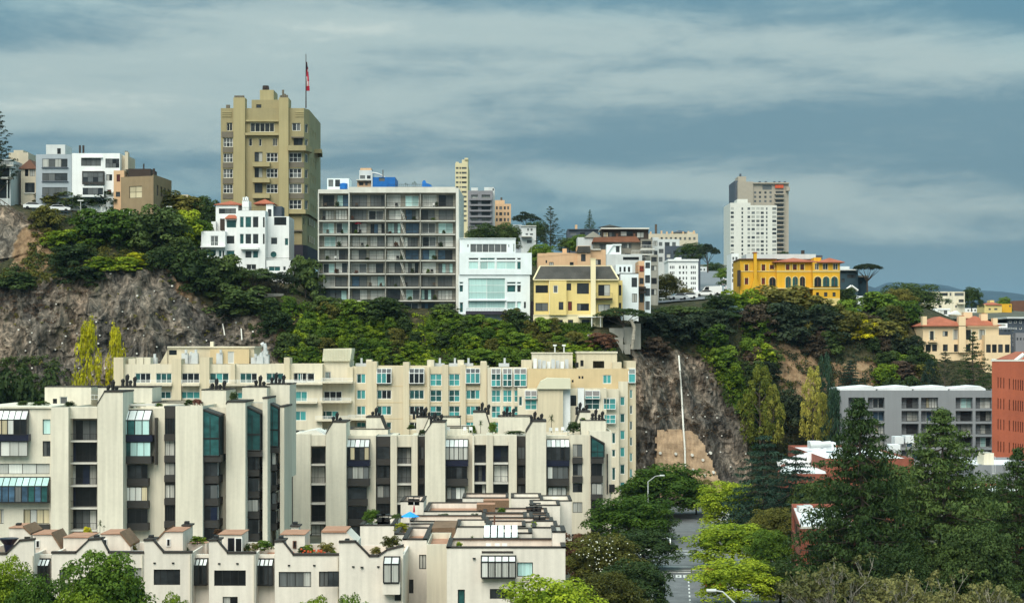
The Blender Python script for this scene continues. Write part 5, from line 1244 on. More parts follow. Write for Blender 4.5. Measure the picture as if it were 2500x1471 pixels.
# great fin with shoulder
def fin(b, x0, x1, yt, ysh, dD, dep, wall, slant='l', cap=True, sw=None):
    sw = sw or (x1-x0)*.3
    Pq = [(x0, 2600), (x1, 2600), (x1, yt), (x0+sw, yt), (x0, ysh)] if slant == 'l' else ([(x0, 2600), (x1, 2600), (x1, ysh), (x1-sw, yt), (x0, yt)] if slant == 'r' else [(x0, 2600), (x1, 2600), (x1, yt), (x0, yt)])
    q = [(b.X(x, dD), max(0.0, b.Z(y, dD))) for x, y in Pq]; m = MB(); m.prism_y(q, b.D+dD, b.D+dD+dep); obj('fin_wall', m, wall, b.o)
    if cap:
        m = MB(); top = q[2:]
        for a, c in zip(top[:-1], top[1:]):
            e = Vector((c[0]-a[0], c[1]-a[1])).normalized()*.05
            pts = [(a[0]-e.x, a[1]-e.y), (a[0]-e.x, a[1]-e.y+.22), (c[0]+e.x, c[1]+e.y+.22), (c[0]+e.x, c[1]+e.y)]
            m.prism_y(pts, b.D+dD-.08, b.D+dD+dep+.05)
        obj('coping', m, 'coping_dark', b.o)
fin(b, 686, 866, 395, 480, -2.5, 7, I, sw=50)
for y in (905, 1062, 1217, 1375): pass
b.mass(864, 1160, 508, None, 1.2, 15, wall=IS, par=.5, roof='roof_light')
sunroom(b, 866, 1072, 520, 592, 695, 1.2, 1.9, 4, 'pane_aqua', 'pane_sky', mixp=['pane_aqua','pane_teal_dark']); spandrel(b, 864, 1072, 697, 742, -.7, 1.9, 'navy_panel')
bay_stack(b, 866, 1066, [(744, 846, 896, 'kg4')], 1.2, 1.9); bay_stack(b, 868, 1044, [(905,1002,1054,'kd4'),(1060,1160,1210,'kw4'),(1215,1316,1366,'kd4')], 1.2, 1.2)
b.mass(1155, 1236, 490, None, 1.4, 12, wall='bronze_panel', wins=[(1160,578,1230,690,'kd4'),(1160,732,1230,842,'kc2'),(1160,892,1230,978,'slide'),(1160,1045,1230,1140,'kc2'),(1160,1200,1230,1300,'kd4')][0:5], rev=.12)
for y in (692, 842, 980, 1142, 1302): spandrel(b, 1156, 1234, y, y+46, .9, .8)
b.box('cheek', 1088, 1100, 575, 905, -.2, 1.5, 'bronze_panel')
b.mass(1236, 1428, 492, None, -1.5, 17, wall=I, par=.5)
def prow(b, x0, x1, yl, yr, yb, dD, proud, floors, deep=2.2):
    """dark glazed prow with a raked top; lower floors stacked below"""
    D = b.D+dD; X0, X1 = b.X(x0, dD), b.X(x1, dD)
    m = MB(); q = [(X0, b.Z(yb, dD)), (X1, b.Z(yb, dD)), (X1, b.Z(yr, dD)), (X0, b.Z(yl, dD))]
    m.prism_y(q, D-proud, D-proud+.12); m.quad((X1, D-proud, q[1][1]), (X1, D+deep, q[1][1]), (X1, D+deep, q[2][1]), (X1, D-proud, q[2][1]))
    o = obj('prow_window', m, 'pane_teal_dark', b.o)
    m = MB(); t = .09; bars = [(q[i], q[(i+1) % 4]) for i in range(4)]
    h = q[2][1]-q[1][1]
    for a, c in bars: m.tube((a[0], D-proud-.03, a[1]), (c[0], D-proud-.03, c[1]), t, t, 4)
    m.box(X0, X1, D-proud-.06, D-proud, q[1][1]+h*.42, q[1][1]+h*.46)
    m.box((X0+X1)/2-.04, (X0+X1)/2+.04, D-proud-.05, D-proud, q[1][1], q[1][1]+h*.98)
    for k in range(1, 5): m.box(X1-.03, X1+.06, D-proud+(proud+deep)*k/5-.05, D-proud+(proud+deep)*k/5+.05, q[1][1], q[2][1])
    m.tube((X1, D-proud, q[2][1]), (X1, D+deep, q[2][1]), t, t, 4)
    obj('frame', m, 'dark_frame', o)
    m = MB(); m.prism_y([(X0-.1, q[3][1]), (X1+.12, q[2][1]), (X1+.12, q[2][1]+.22), (X0-.1, q[3][1]+.22)], D-proud-.12, D+deep); obj('raked_roof', m, 'bronze_panel', o)
    sp = b.box('spandrel', x0, x1, yb, yb+48*(1 if b.V is V5 else .9), dD-proud, proud+deep, 'bronze_panel')
    for (y0, y1, y2) in floors:
        xs = x0+4; xe = x1-26 if b.V is V5 else x1-12
        b.win(xs, y0, xe, y1, rng.choice(['kd4','k2','slide']), dD-proud+.5); b.box('spandrel', x0, xe+6, y1+1, y2, dD-proud+.3, proud+deep, 'bronze_panel')
        m = MB(); Xe = b.X(xe, dD)
        for k in range(4): m.box(Xe-.04, Xe+.05, D-proud+.6+k*.55, D-proud+.72+k*.55, b.Z(y1, dD), b.Z(y0, dD))
        obj('side_mullions', m, 'white_frame', b.o)
        m = MB(); m.quad((Xe, D-proud+.5, b.Z(y1,dD)), (Xe, D+deep, b.Z(y1,dD)), (Xe, D+deep, b.Z(y0,dD)), (Xe, D-proud+.5, b.Z(y0,dD))); obj('side_pane', m, 'pane_dark', b.o)
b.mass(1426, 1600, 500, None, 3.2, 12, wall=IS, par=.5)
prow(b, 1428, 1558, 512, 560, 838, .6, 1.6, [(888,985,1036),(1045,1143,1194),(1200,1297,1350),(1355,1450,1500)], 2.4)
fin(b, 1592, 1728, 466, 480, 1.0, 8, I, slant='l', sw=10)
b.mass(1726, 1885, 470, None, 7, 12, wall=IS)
prow(b, 1728, 1846, 486, 545, 800, 4.4, 1.6, [(846,940,985),(998,1092,1140),(1148,1235,1285),(1290,1390,1440)], 2.4)
fin(b, 1850, 1884, 440, 460, 3.4, 9, I, slant='n')
prow(b, 1884, 1972, 462, 508, 772, 8.0, 1.6, [(815,905,945),(955,1050,1090),(1100,1182,1222),(1230,1320,1365)], 2.2)
fin(b, 1972, 2002, 500, 520, 6.5, 9, IS, slant='n')
# rear towers of the same building
for (x0, x1, yt, d, dp) in ((1420,1592,380,10,9),(1706,1880,360,12,8),(1880,2040,340,15,8),(690,1072,362,12,7),(1072,1420,470,9,9)): b.mass(x0, x1, yt, 1000, d, dp, wall=I, roof='roof_light', par=.4, cap='coping_dark', capw=.12)
b.mass(315, 642, 358, 700, 13, 7, wall=I, roof='roof_light', wins=[(420,425,476,500,'w1',['pane_grey']),(372,440,402,480,'slit')], par=.4, cap='coping_dark', capw=.1)
for (x, y, d, n) in ((790,395,0,3),(905,350,14,4),(1535,380,12,4),(1830,358,14,3),(1955,338,17,4)): pots(b, x, y, d, n)
b.rail(640, 690, 412, 445, 11, 'white_frame', .5); b.box('planter', 895, 1090, 476, 492, 1.6, 1, 'slab_pale')

# ---- centre complex
b = Bld(V6, 284, 'centre_apartments', 'ivory concrete apartments with fins and dark bays in the centre', 'apartment block', 1200, 0, dep=14)
def bay6(x0, x1, w):
    b.mass(x0-2, x1+40, 660, None, 1.0, 13, wall=IS, par=.5, roof='roof_light')
    sunroom(b, x0, x1, 684, 736, 820, 1.0, 1.6, 4 if x1-x0 < 150 else 5, w[0], 'pane_sky', mixp=w[1]); spandrel(b, x0, x1, 822, 862, -.6, 1.7, 'navy_panel')
    bay_stack(b, x0+2, x1-2, [(864, 946, 992, w[2])], 1.0, 1.6); bay_stack(b, x0+6, x1-16, [(1000,1080,1122,w[3]),(1128,1212,1255,'kd4'),(1262,1340,1380,'kd4')], 1.0, 1.0)
sl6 = [728, 851, 980, 1108, 1238, 1368]
fin(b, 150, 267, 648, 660, 0, 10, I, slant='n', cap=False); b.outline('lean_roof', [(150,650),(270,624),(300,622),(360,655),(268,655)], 1, 8, 'roof_light')
m = MB()
for k in range(6): m.tube((b.X(280+k*15, 1), 285, b.Z(655, 1)), (b.X(292+k*15, 1), 289, b.Z(628, 1)), .10, .10, 4)
obj('skylight_bars', m, 'white_frame', b.o)
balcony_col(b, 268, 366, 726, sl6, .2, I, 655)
fin(b, 368, 503, 572, 650, -2.0, 7, I, sw=48)
bay6(504, 660, ('pane_mid', ['pane_cream','pane_dark'], 'kc4', 'k1'))
def dark_strip(x0, x1, dD=1.4):
    b.mass(x0, x1, 664, None, dD, 12, wall='bronze_panel', wins=[(x0+4,732,x1-4,815,'kc2'),(x0+4,860,x1-4,940,'kd4'),(x0+4,990,x1-4,1070,rng.choice(['kc2','k2'])),(x0+4,1118,x1-4,1200,'kd4')], rev=.12)
    for y in (817, 942, 1072, 1202): spandrel(b, x0+1, x1-1, y, y+38, dD-.45, .8)
dark_strip(704, 796)
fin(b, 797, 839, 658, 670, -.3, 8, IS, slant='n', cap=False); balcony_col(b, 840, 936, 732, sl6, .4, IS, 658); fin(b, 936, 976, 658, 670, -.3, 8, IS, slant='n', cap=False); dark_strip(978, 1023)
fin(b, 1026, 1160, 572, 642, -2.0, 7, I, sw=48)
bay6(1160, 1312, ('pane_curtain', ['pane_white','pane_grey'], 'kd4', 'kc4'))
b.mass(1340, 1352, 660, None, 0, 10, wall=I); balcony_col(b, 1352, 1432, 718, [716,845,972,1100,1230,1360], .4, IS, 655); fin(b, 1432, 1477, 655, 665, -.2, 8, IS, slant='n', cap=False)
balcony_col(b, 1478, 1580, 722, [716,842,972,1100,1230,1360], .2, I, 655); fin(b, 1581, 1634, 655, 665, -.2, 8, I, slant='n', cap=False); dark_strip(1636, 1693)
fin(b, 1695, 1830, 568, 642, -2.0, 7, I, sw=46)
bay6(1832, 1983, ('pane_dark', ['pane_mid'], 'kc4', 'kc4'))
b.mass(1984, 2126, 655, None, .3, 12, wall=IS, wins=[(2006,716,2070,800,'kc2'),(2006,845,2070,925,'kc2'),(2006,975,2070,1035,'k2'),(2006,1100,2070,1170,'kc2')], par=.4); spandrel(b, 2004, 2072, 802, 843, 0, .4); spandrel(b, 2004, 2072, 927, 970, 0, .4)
prow(b, 2126, 2212, 664, 716, 800, .4, 1.0, [(846,925,970),(975,1050,1085),(1090,1170,1225),(1230,1310,1350)], 1.4)
b.mass(2118, 2262, 630, None, 1.6, 12, wall=I, par=.5); b.mass(2060, 2225, 560, 700, 5, 8, wall=I, par=.3, cap='coping_dark', capw=.12)
b.box('conduit', 2232, 2240, 780, 1040, 1.3, .3, 'bronze_panel'); b.box('meter_box', 2250, 2285, 985, 1035, .5, 1.2, 'black_metal')
for (x0, x1, yt, sl, d) in ((635,775,540,'r',9),(1345,1472,506,'r',11),(1005,1095,548,'l',10),(2008,2122,505,'l',9)): fin(b, x0, x1, yt, 650, d, 6, I, slant=sl, sw=45)
for (x0, x1, yt, d) in ((968,1258,540,13),(1510,1737,535,12),(520,780,618,8),(1090,1345,610,7)): b.mass(x0, x1, yt, 800, d, 6, wall=I, roof='roof_light', par=.3, cap='coping_dark', capw=.12)
for (x, y, d, n) in ((440,572,0,3),(700,538,11,3),(985,535,14,4),(1030,535,14,3),(1100,572,0,4),(1415,504,13,4),(1580,533,14,4),(1765,568,0,4),(2065,505,11,4),(2170,550,7,4)): pots(b, x, y, d, n, .95)
b.rail(1268, 1345, 590, 650, 4, 'rail_white', .5); b.box('lamp', 505, 530, 742, 770, -.2, .25, 'lamp_glow')
b.mass(95, 150, 790, None, 6, 12, wall='bronze_panel'); b.mass(2, 95, 780, None, 20, 10, wall='bronze_panel', roof='roof_white')

# ---- stepped terrace roofs between the front row and the centre block
b = Bld(V8, 225, 'stepped_flats', 'stepped low flats with terracotta decks and black chimney cowls', 'apartment block', 1000, 0)
T = 'terrace_stucco'
for i, (x0, x1, yt, D_, dp, rf) in enumerate([(495,650,122,262,9,'terracotta_deck'),(915,1225,98,266,8,'terracotta_deck'),(1245,1450,98,266,8,'roof_light'),(1445,1655,118,258,9,'roof_light'),
     (655,1045,190,246,14,'terracotta_deck'),(1375,1575,148,250,8,'roof_gravel'),(1055,1490,200,242,7,'terracotta_deck'),(1045,1505,232,235,6,'terracotta_deck'),(560,1065,258,229,8,'terracotta_deck'),(1065,1530,262,228,6,'terracotta_deck'),
     (870,1090,295,220,9,'roof_gravel'),(1090,1340,292,221,7,'terracotta_deck'),(1390,1560,300,217,8,'roof_gravel'),(220,450,284,214,12,'roof_gravel'),(1100,1385,338,212,6,'roof_gravel'),(455,690,344,206,12,'terracotta_deck'),(1330,1390,235,232,8,'roof_gravel')]):
    b.mass(x0, x1, yt, None, D_-225, dp, wall=T, roof=rf, par=.7, cap='coping_dark', capw=.14)
b.mass(1055, 1230, 112, 195, 37, 3, wall='shingle_brown', roof='terracotta_deck'); b.mass(1010, 1135, 140, 232, 22, 3, wall='shingle_brown', roof='terracotta_deck')
b.outline('shingle_roof', [(690,410),(705,300),(866,296),(868,330),(830,412)], -27, 8, 'shingle_brown')
for k, (x, y) in enumerate(((1462,122),(1496,122),(1390,150),(1420,145),(1370,172),(1400,170),(1428,170),(1380,200),(1418,198),(1418,232),(1455,230),(1448,268),(1485,264),(565,98),(602,100),(360,228),(392,228),(360,255),(398,255))):
    D_ = 262 if y < 125 else (252 if y < 160 else (246 if y < 205 else (230 if x > 800 else 218))); b.V = V8
    m = MB(); X_, Z_ = PX(V8.x(x), D_), PZ(V8.y(y+22), D_); m.box(X_-.42, X_+.42, D_, D_+.8, Z_-.5, Z_+.35); m.box(X_-.52, X_+.52, D_-.1, D_+.9, Z_+.62, Z_+.72)
    for sx in (-.38, .38):
        m.box(X_+sx-.04, X_+sx+.04, D_+.1, D_+.18, Z_+.33, Z_+.64)
    obj('chimney_cowl', m, 'pot_black', b.o)
m = MB(); X0, X1 = PX(V8.x(1055), 208), PX(V8.x(1292), 208); z0, z1 = PZ(V8.y(366), 208), PZ(V8.y(322), 210.5)
sk = MB(); sk.prism_y([(X0, z0-1.5), (X1, z0-1.5), (X1, z0), (X0, z0)], 208, 211.5); so = obj('skylight', sk, 'coping_dark', b.o)
for k in range(5):
    a, c = X0+(X1-X0)*k/5+.08, X0+(X1-X0)*(k+1)/5-.08; m = MB(); m.quad((a, 208.1, z0+.05), (c, 208.1, z0+.05), (c, 211.3, z0+1.1), (a, 211.3, z0+1.1)); obj('pane', m, 'pane_sky', so)
b.box('pipe', 1126, 1136, 215, 300, -2, .3, 'roof_brown')

# ---- front terrace row, one house per bay
def terrace(label, x0, x1, low, prof, wins, D=180, deck='terracotta_deck', pent=None, door=None, chim=None, view=V7, depth=11):
    """terrace house: front wall up to the low parapet, zigzag parapet above it, roof deck, stair penthouse"""
    b = Bld(view, D, 'terrace_house', label, 'house', (x0+x1)/2, 0)
    b.mass(x0, x1, low, None, 0, depth, wall=T, roof=deck, wins=wins, rev=.22, par=1.0)
    pts = [(x0, low+1)] + prof + [(x1, low+1)]
    m = MB(); q = [(b.X(x), b.Z(y)) for x, y in pts]
    if max(p[1] for p in q) > b.Z(low)+.15:
        m.prism_y(list(reversed(q)), D+.003, D+.45); obj('parapet', m, T, b.o)
    m = MB()
    tp = [(x0, low)] + prof + [(x1, low)]; tp = [p for i, p in enumerate(tp) if i == 0 or p != tp[i-1]]
    for a, c in zip(tp[:-1], tp[1:]):
        if abs(a[0]-c[0]) < 1: continue
        A_, C_ = (b.X(a[0]), b.Z(a[1])), (b.X(c[0]), b.Z(c[1])); m.prism_y([(A_[0]-.04, A_[1]), (C_[0]+.04, C_[1]), (C_[0]+.04, C_[1]+.2), (A_[0]-.04, A_[1]+.2)], D-.09, D+.5)
    obj('coping', m, 'coping_dark', b.o)
    if pent:
        for (px0, px1, yt, ysh, sl) in pent:
            dd = 4.5; sw = (px1-px0)*.35
            Pq = [(px0, low+25), (px1, low+25), (px1, ysh if sl == 'r' else yt)] + ([(px1-sw, yt), (px0, yt)] if sl == 'r' else ([(px0+sw, yt), (px0, ysh)] if sl == 'l' else [(px0, yt)]))
            b.outline('stair_house', Pq, dd, 4.5, T)
            if sl in 'lr':
                a, c = ((px1-sw, yt), (px1, ysh)) if sl == 'r' else ((px0, ysh), (px0+sw, yt))
                m = MB(); A_, C_ = (b.X(a[0], dd), b.Z(a[1], dd)), (b.X(c[0], dd), b.Z(c[1], dd)); m.prism_y([(A_[0], A_[1]+.02), (C_[0], C_[1]+.02), (C_[0], C_[1]+.24), (A_[0], A_[1]+.24)], D+dd-.1, D+dd+4.6); obj('shingle_roof', m, 'shingle_brown', b.o)
            t0, t1 = (px0, px1-sw) if sl == 'r' else ((px0+sw, px1) if sl == 'l' else (px0, px1)); b.box('roof_cap', t0-3, t1+3, yt-4, yt, dd-.15, 4.8, 'terracotta_deck')
    for fx in (.22, .61):
        b.cyl('vent', x0+(x1-x0)*fx, low+62, low+70, -.02, .13, 'black_metal')
    b.box('downpipe', x1-14, x1-9, low+8, None, -.16, .14, 'ivory_shade')
    if door:
        for (dx0, dy0, dx1, dy1, mt) in door:
            dr = b.box('door', dx0, dx1, dy0, dy1, 4.4, .12, mt); bb = MB(); bb.box(b.X(dx0+6, 4.3), b.X(dx1-6, 4.3), D+4.36, D+4.395, b.Z(dy1-6, 4.3), b.Z(dy0+6, 4.3)); obj('door_light', bb, 'pane_dark', dr)
    if chim:
        for (cx, cy, cd) in chim:
            b.box('chimney', cx-26, cx+26, cy+22, low+20, cd, 1.6, T); b.box('chimney_cap', cx-34, cx+34, cy+22, cy+32, cd-.2, 2.0, 'coping_dark'); b.box('cowl', cx-14, cx+14, cy, cy+22, cd+.4, .8, 'pot_black')
    return b
def solarium(b, x0, x1, low, dD=2.2):
    b.mass(x0, x1, low, None, dD, 8, wall=T, roof='terracotta_deck', par=.6); sunroom(b, x0+6, x1-6, low+28, low+78, low+205, dD, 1.0, 4, 'pane_dark', 'pane_sky', mixp=['pane_mid'])
b = terrace('terrace house at far left with dark funnel vent on its roof', -160, 232, 480, [(45,480),(130,392),(232,382)], [(118,588,152,632,'k1')], pent=[(60,210,300,350,'r')], chim=[(120,268,6)], door=[(165,358,205,382,'coping_dark')])
m = MB(); m.tube((b.X(60,2), 182, b.Z(470,2)), (b.X(60,2), 182, b.Z(410,2)), .35, .5, 10); m.tube((b.X(60,2), 182, b.Z(410,2)), (b.X(60,2), 182, b.Z(368,2)), .5, 1.0, 10); obj('funnel_vent', m, 'navy_panel', b.o)
solarium(b, 234, 348, 480)
b = terrace('terrace house behind the round tree with brown sloped stair roof', 350, 975, 472, [(515,472),(600,385),(690,377),(735,470)], [(402,582,472,652,'kc2'),(848,570,970,676,'k2'),(600,590,760,680,'k3')], pent=[(222,420,345,455,'r'),(682,885,342,430,'r'),(430,600,365,365,'n')], door=[(240,382,268,434,'white_frame'),(698,374,726,430,'white_frame')], chim=[(650,350,1)])
b.rail(735, 970, 452, 470, .6, 'galvanised', .5)
b = terrace('terrace house with plain stair house and one grey door, centre left', 977, 1300, 470, [(977,388),(1040,386),(1107,470)], [(1042,580,1222,686,'k4'),(1315,758,1403,840,'kc2')][:1], pent=[(1058,1240,325,395,'l')], door=[(1127,372,1155,425,'white_frame')], chim=[(1020,350,1),(1263,256,9)]); solarium(b, 1300, 1416, 478)
b.mass(1240, 1400, 405, 480, 7, 2, wall=T, roof='terracotta_deck')
b = terrace('terrace house with its white roof door standing open', 1417, 1733, 474, [(1417,390),(1475,388),(1542,474)], [(1452,586,1667,692,'kd4'),(1510,765,1612,850,'slide')], pent=[(1480,1640,345,345,'n')], door=[(1545,368,1588,470,'navy_panel'),(1592,366,1642,470,'white_frame')], chim=[(1462,352,1)]); solarium(b, 1733, 1862, 480)
b = terrace('terrace house with orange flowers and shrubs on its roof deck', 1863, 2303, 486, [(1863,396),(1920,394),(1987,486)], [(1890,596,2110,700,'k4'),(2163,594,2300,698,'kc4'),(1757,766,1845,850,'kc2')][:2], pent=[(1900,2068,345,345,'n')], door=[(1985,386,2010,436,'roof_brown')], chim=[(1903,356,1),(2000,260,12)])
b.outline('stair_house', [(2180,480),(2180,330),(2340,318),(2420,400),(2420,480)], 6, 5, T); b.box('roof_cap', 2180, 2350, 318, 330, 5.8, 5, 'terracotta_deck')
b = terrace('terrace corner house with a projecting prow window', 78, 512, 495, [(78,400),(190,398),(280,495),(345,495),(400,455),(512,425)], [], D=178, view=V8, chim=[(130,375,2)])
sunroom(b, 385, 488, 494, 545, 670, 0, 1.3, 2, 'pane_mid', 'pane_sky', mixp=['pane_curtain']); b.win(0, 592, 76, 696, 'kc2', .3); b.box('bay_base', 372, 490, 672, 750, -1.2, 1.2, T); b.win(455, 700, 500, 790, 'k1', -.02)
b = Bld(V8, 184, 'corner_flats', 'tall plain terrace block with a glazed sunroom and dark coping', 'apartment block', 1100, 0)
b.mass(510, 672, 380, None, 4, 12, wall=T, roof='terracotta_deck', wins=[(620,480,668,578,'kc2'),(512,648,582,742,'k2')], par=.8, cap='coping_dark', capw=.14)
b.mass(672, 812, 412, None, 0, 12, wall='ivory_shade', roof='terracotta_deck', par=.6)
b.mass(808, 1612, 436, None, -6, 8, wall=T, roof='terracotta_deck', wins=[(1285,532,1392,630,'ka1'),(882,716,930,840,'kt1'),(1100,712,1262,780,'kd4')], par=1.0, cap='coping_dark', capw=.16, rev=.25)
sunroom(b, 1043, 1274, 488, 530, 636, -6, .9, 5, 'pane_white', 'pane_sky', mixp=['pane_curtain']); b.box('band', 1044, 1400, 640, 664, -6.12, .12, 'ivory_shade')
b.mass(1525, 1612, 330, 440, -2, 6, wall=T, roof='roof_gravel', cap='coping_dark', capw=.14); b.box('step_notch', 1045, 1258, 456, 470, -6.05, .3, 'coping_dark')
for x, y in ((993, 505), (232, 565)): b.cyl('drain', x, y-4, y+4, -6.1, .15, 'black_metal')

# ---- right side: grey balcony block, brick buildings, white roofs
b = Bld(V9, 362, 'grey_balcony_block', 'grey flat-fronted block with pairs of recessed balconies', 'apartment block', 1650, 0, dep=14)
colp = [(1255,1352),(1370,1467),(1567,1668),(1682,1782),(1885,1985),(2002,2097)]
rowp = [(264,328),(342,404),(418,480),(494,556),(572,632)]
b.poly([(1203,0),(2130,0),(2100,14),(1206,14)], 222, None, 'grey_panel', 'roof_white', {0: [((x0-1203)/927, (x1-1203)/927, y0, y1, None) for (x0, x1) in colp for (y0, y1) in rowp]}, rev=1.5, par=.4)
for (x0, x1) in colp:
    for (y0, y1) in rowp:
        b.win(x0+(x1-x0)*.28, y0+4, x1-6, y1-2, rng.choice(['slidew','slidew','kc2','kw4']), 1.45); b.box('back_wall', x0, x1, y0, y1, 1.5, .3, 'grey_panel'); b.rail(x0, x1, y1-24, y1, .1, 'dark_frame', .22)
for k in range(4):
    x = 1203+k*212; b.outline('roof_pitch', [(x,222),(x+6,212),(x+190,196),(x+222,212),(x+222,222)], .3, 12, 'roof_white')
b = Bld(V9, 318, 'brick_office', 'tall orange-red brick building with slit windows at right edge', 'building', 2250, 0, dep=25)
sl_ = []
for y in (145, 268, 390, 520, 570)[:4]:
    for x in (2132,2148,2166,2198,2222,2236,2250,2264,2276,2290,2310,2330,2350): sl_.append((x, y+(x-2132)*.12, x+5, y+62+(x-2132)*.12, 'slit'))
b.poly([(2098,0),(2420,0),(2420,25),(2099,25)], 52, None, 'brick_red', 'roof_white', {0: [((a[0]-2098)/322, (a[2]-2098)/322, a[1], a[3], 'slit') for a in sl_]}, rev=.3, par=.8, cap='slab_pale', capw=.3)
b.hip('roof_house', 2225, 2400, -5, 40, 6, 10, 'roof_tile_red', .3)
m = MB(); m.tube((b.X(2232,1), 319, b.Z(52,1)), (b.X(2285,1), 319, b.Z(10,1)), .35, .35, 6); obj('roof_strut', m, 'white_frame', b.o)
b = Bld(V9, 292, 'white_roof_building', 'low brick building with broad white roof and roof units', 'building', 1250, 0, dep=26)
b.mass(1122, 1640, 622, None, 0, 40, wall='brick_rust', roof='roof_white', par=.35); b.poly([(835,-10),(1128,-10),(1128,12),(1010,30),(860,12)], 712, None, 'brick_rust', 'roof_white', par=.3)
b.outline('roof_pitch', [(835,640),(1000,590),(1125,560),(1125,700),(850,700)], 14, .5, 'roof_white')
for (x0, x1, y0, d) in ((1030,1100,522,24),(1105,1180,528,22),(1528,1580,494,30),(1590,1640,490,30),(1500,1560,540,20)): b.box('roof_unit', x0, x1, y0, y0+42, d, 3, 'roof_white')
m = MB(); m.tube((b.X(1030,22), 314, b.Z(545,22)), (b.X(1150,22), 314, b.Z(535,22)), .5, .5, 10); obj('duct', m, 'galvanised', b.o)
b = Bld(V9, 272, 'white_shed_roof', 'white roofed low building between the pines at right', 'building', 2150, 0, dep=20)
b.mass(1990, 2400, 660, None, 10, 20, wall='grey_panel', roof='roof_white', par=.4); b.mass(2030, 2420, 830, None, -20, 20, wall='brick_rust', roof='roof_white', par=.4); b.mass(2050, 2110, 590, 660, 14, 4, wall='cream_pale')
b.rail(2100, 2118, 610, 710, 2, 'rail_white', .8)
b = Bld(V9, 205, 'brick_wing', 'low red brick wing with flat white roof beside the street', 'building', 1000, 0)
b.poly([(972,0),(1300,0),(1240,31),(920,31)], 1025, None, 'brick_rust', 'roof_white', {0: [(.14,.42,1130,1200,'kd4'),(.5,.9,1130,1200,'kd4')], 3: [(.12,.9,1070,1180,'kd4'),(.1,.92,1250,1330,'kd4')]}, rev=.35, par=.5)
for (x, y, d) in ((965,905,24),(1005,900,26)): b.box('roof_unit', x, x+40, y, y+30, d, 2, 'galvanised')
b.poly([(970,-.05),(1302,-.05),(1302,.2),(972,.2)], 1022, 1034, 'slab_pale', None, name='coping')
# ------------------------------------------------------------------ vegetation
G = {}
leafmat('leaf_dark', (.018,.036,.010), (.066,.102,.024))
leafmat('leaf_green', (.034,.078,.008), (.125,.195,.018))
leafmat('leaf_bright', (.055,.110,.006), (.255,.325,.018))
leafmat('leaf_olive', (.052,.056,.011), (.160,.148,.026))
leafmat('leaf_brown', (.040,.030,.022), (.110,.075,.045))
leafmat('leaf_yellow', (.200,.210,.008), (.520,.480,.012))
leafmat('leaf_straw', (.190,.185,.030), (.400,.370,.070))
leafmat('leaf_pine', (.012,.034,.010), (.078,.122,.030))
leafmat('leaf_cedar', (.010,.028,.018), (.034,.066,.040))
leafmat('leaf_sage', (.060,.066,.020), (.190,.182,.062))
leafmat('leaf_lime', (.095,.115,.014), (.270,.275,.035))
leafmat('leaf_black', (.011,.019,.010), (.036,.052,.024))
leafmat('leaf_blue', (.12,.19,.19), (.24,.33,.33))
leafmat('leaf_rust', (.10,.045,.03), (.20,.09,.05))

def leaf_arrays(clumps, n, size, seed, up=.35, fill=.35, aspect=.6, droop=0.0):
    r = np.random.default_rng(seed)
    w = np.array([c[3] if len(c) > 3 else (c[1][0]*c[1][1]+c[1][0]*c[1][2]+c[1][1]*c[1][2]) for c in clumps]); w = w/w.sum()
    idx = r.choice(len(clumps), n, p=w)
    C = np.array([c[0] for c in clumps])[idx]; Rr = np.array([c[1] for c in clumps])[idx]; tone = r.random(len(clumps))[idx]
    d = r.normal(size=(n, 3)); d /= np.linalg.norm(d, axis=1)[:, None]
    d[:, 2] = np.where(d[:, 2] < -.35, -d[:, 2], d[:, 2])
    rad = 1 - fill*r.random(n)**1.5
    P = C + Rr*d*rad[:, None]
    nr = d + r.normal(size=(n, 3))*.55; nr[:, 2] += up; nr /= np.linalg.norm(nr, axis=1)[:, None]
    a = r.normal(size=(n, 3)); t = np.cross(nr, a); t /= np.linalg.norm(t, axis=1)[:, None]; b = np.cross(nr, t)
    s = size*(.6+.8*r.random(n))[:, None]
    if droop: t[:, 2] -= droop; t /= np.linalg.norm(t, axis=1)[:, None]
    V = np.empty((n, 4, 3)); V[:, 0] = P-t*s; V[:, 1] = P-b*s*aspect+nr*s*.15; V[:, 2] = P+t*s; V[:, 3] = P+b*s*aspect+nr*s*.15
    lf = np.clip(.08+.50*tone+.42*r.random(n) + .14*d[:, 2], 0, 1)  # random tone; each clump's upper side lightened, top light put into leaf colour
    return V.reshape(-1, 3), np.repeat(lf, 4)
def leaf_mesh(name, V, lf, m):
    n = len(V)//4; me = bpy.data.meshes.new(name)
    me.vertices.add(n*4); me.vertices.foreach_set('co', np.ascontiguousarray(V, dtype=np.float32).ravel())
    me.loops.add(n*4); me.loops.foreach_set('vertex_index', np.arange(n*4, dtype=np.int32))
    me.polygons.add(n); me.polygons.foreach_set('loop_start', np.arange(0, n*4, 4, dtype=np.int32))
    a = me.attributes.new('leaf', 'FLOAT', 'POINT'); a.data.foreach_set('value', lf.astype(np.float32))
    me.materials.append(M(m)); me.update(); me.validate(); return me
def blob_clumps(k, seed, z0, z1, rad, shape=lambda t: math.sqrt(max(0, 1-(2*t-1)**2)), cr=.3, jit=.12, zst=(1, .8)):
    r = random.Random(seed); out = []
    for i in range(k):
        t = (i+.5)/k; t = min(.98, max(.02, t + r.uniform(-.04, .04))); a = i*2.39996 + r.uniform(-.3, .3)
        q = shape(t)*rad*(1-jit + r.uniform(-jit, jit)) ; q *= (.74 + .26*r.random())
        s = cr*rad*r.uniform(.6, 1.35); lob = noise.noise((math.cos(a)*1.3, math.sin(a)*1.3, t*2.2+seed*1.7)); q *= 1+.62*lob
        out.append(((q*math.cos(a), q*math.sin(a), z0+(z1-z0)*(t+.10*lob*(t > .4))), (s*zst[0], s*zst[0], s*zst[1])))
    return out
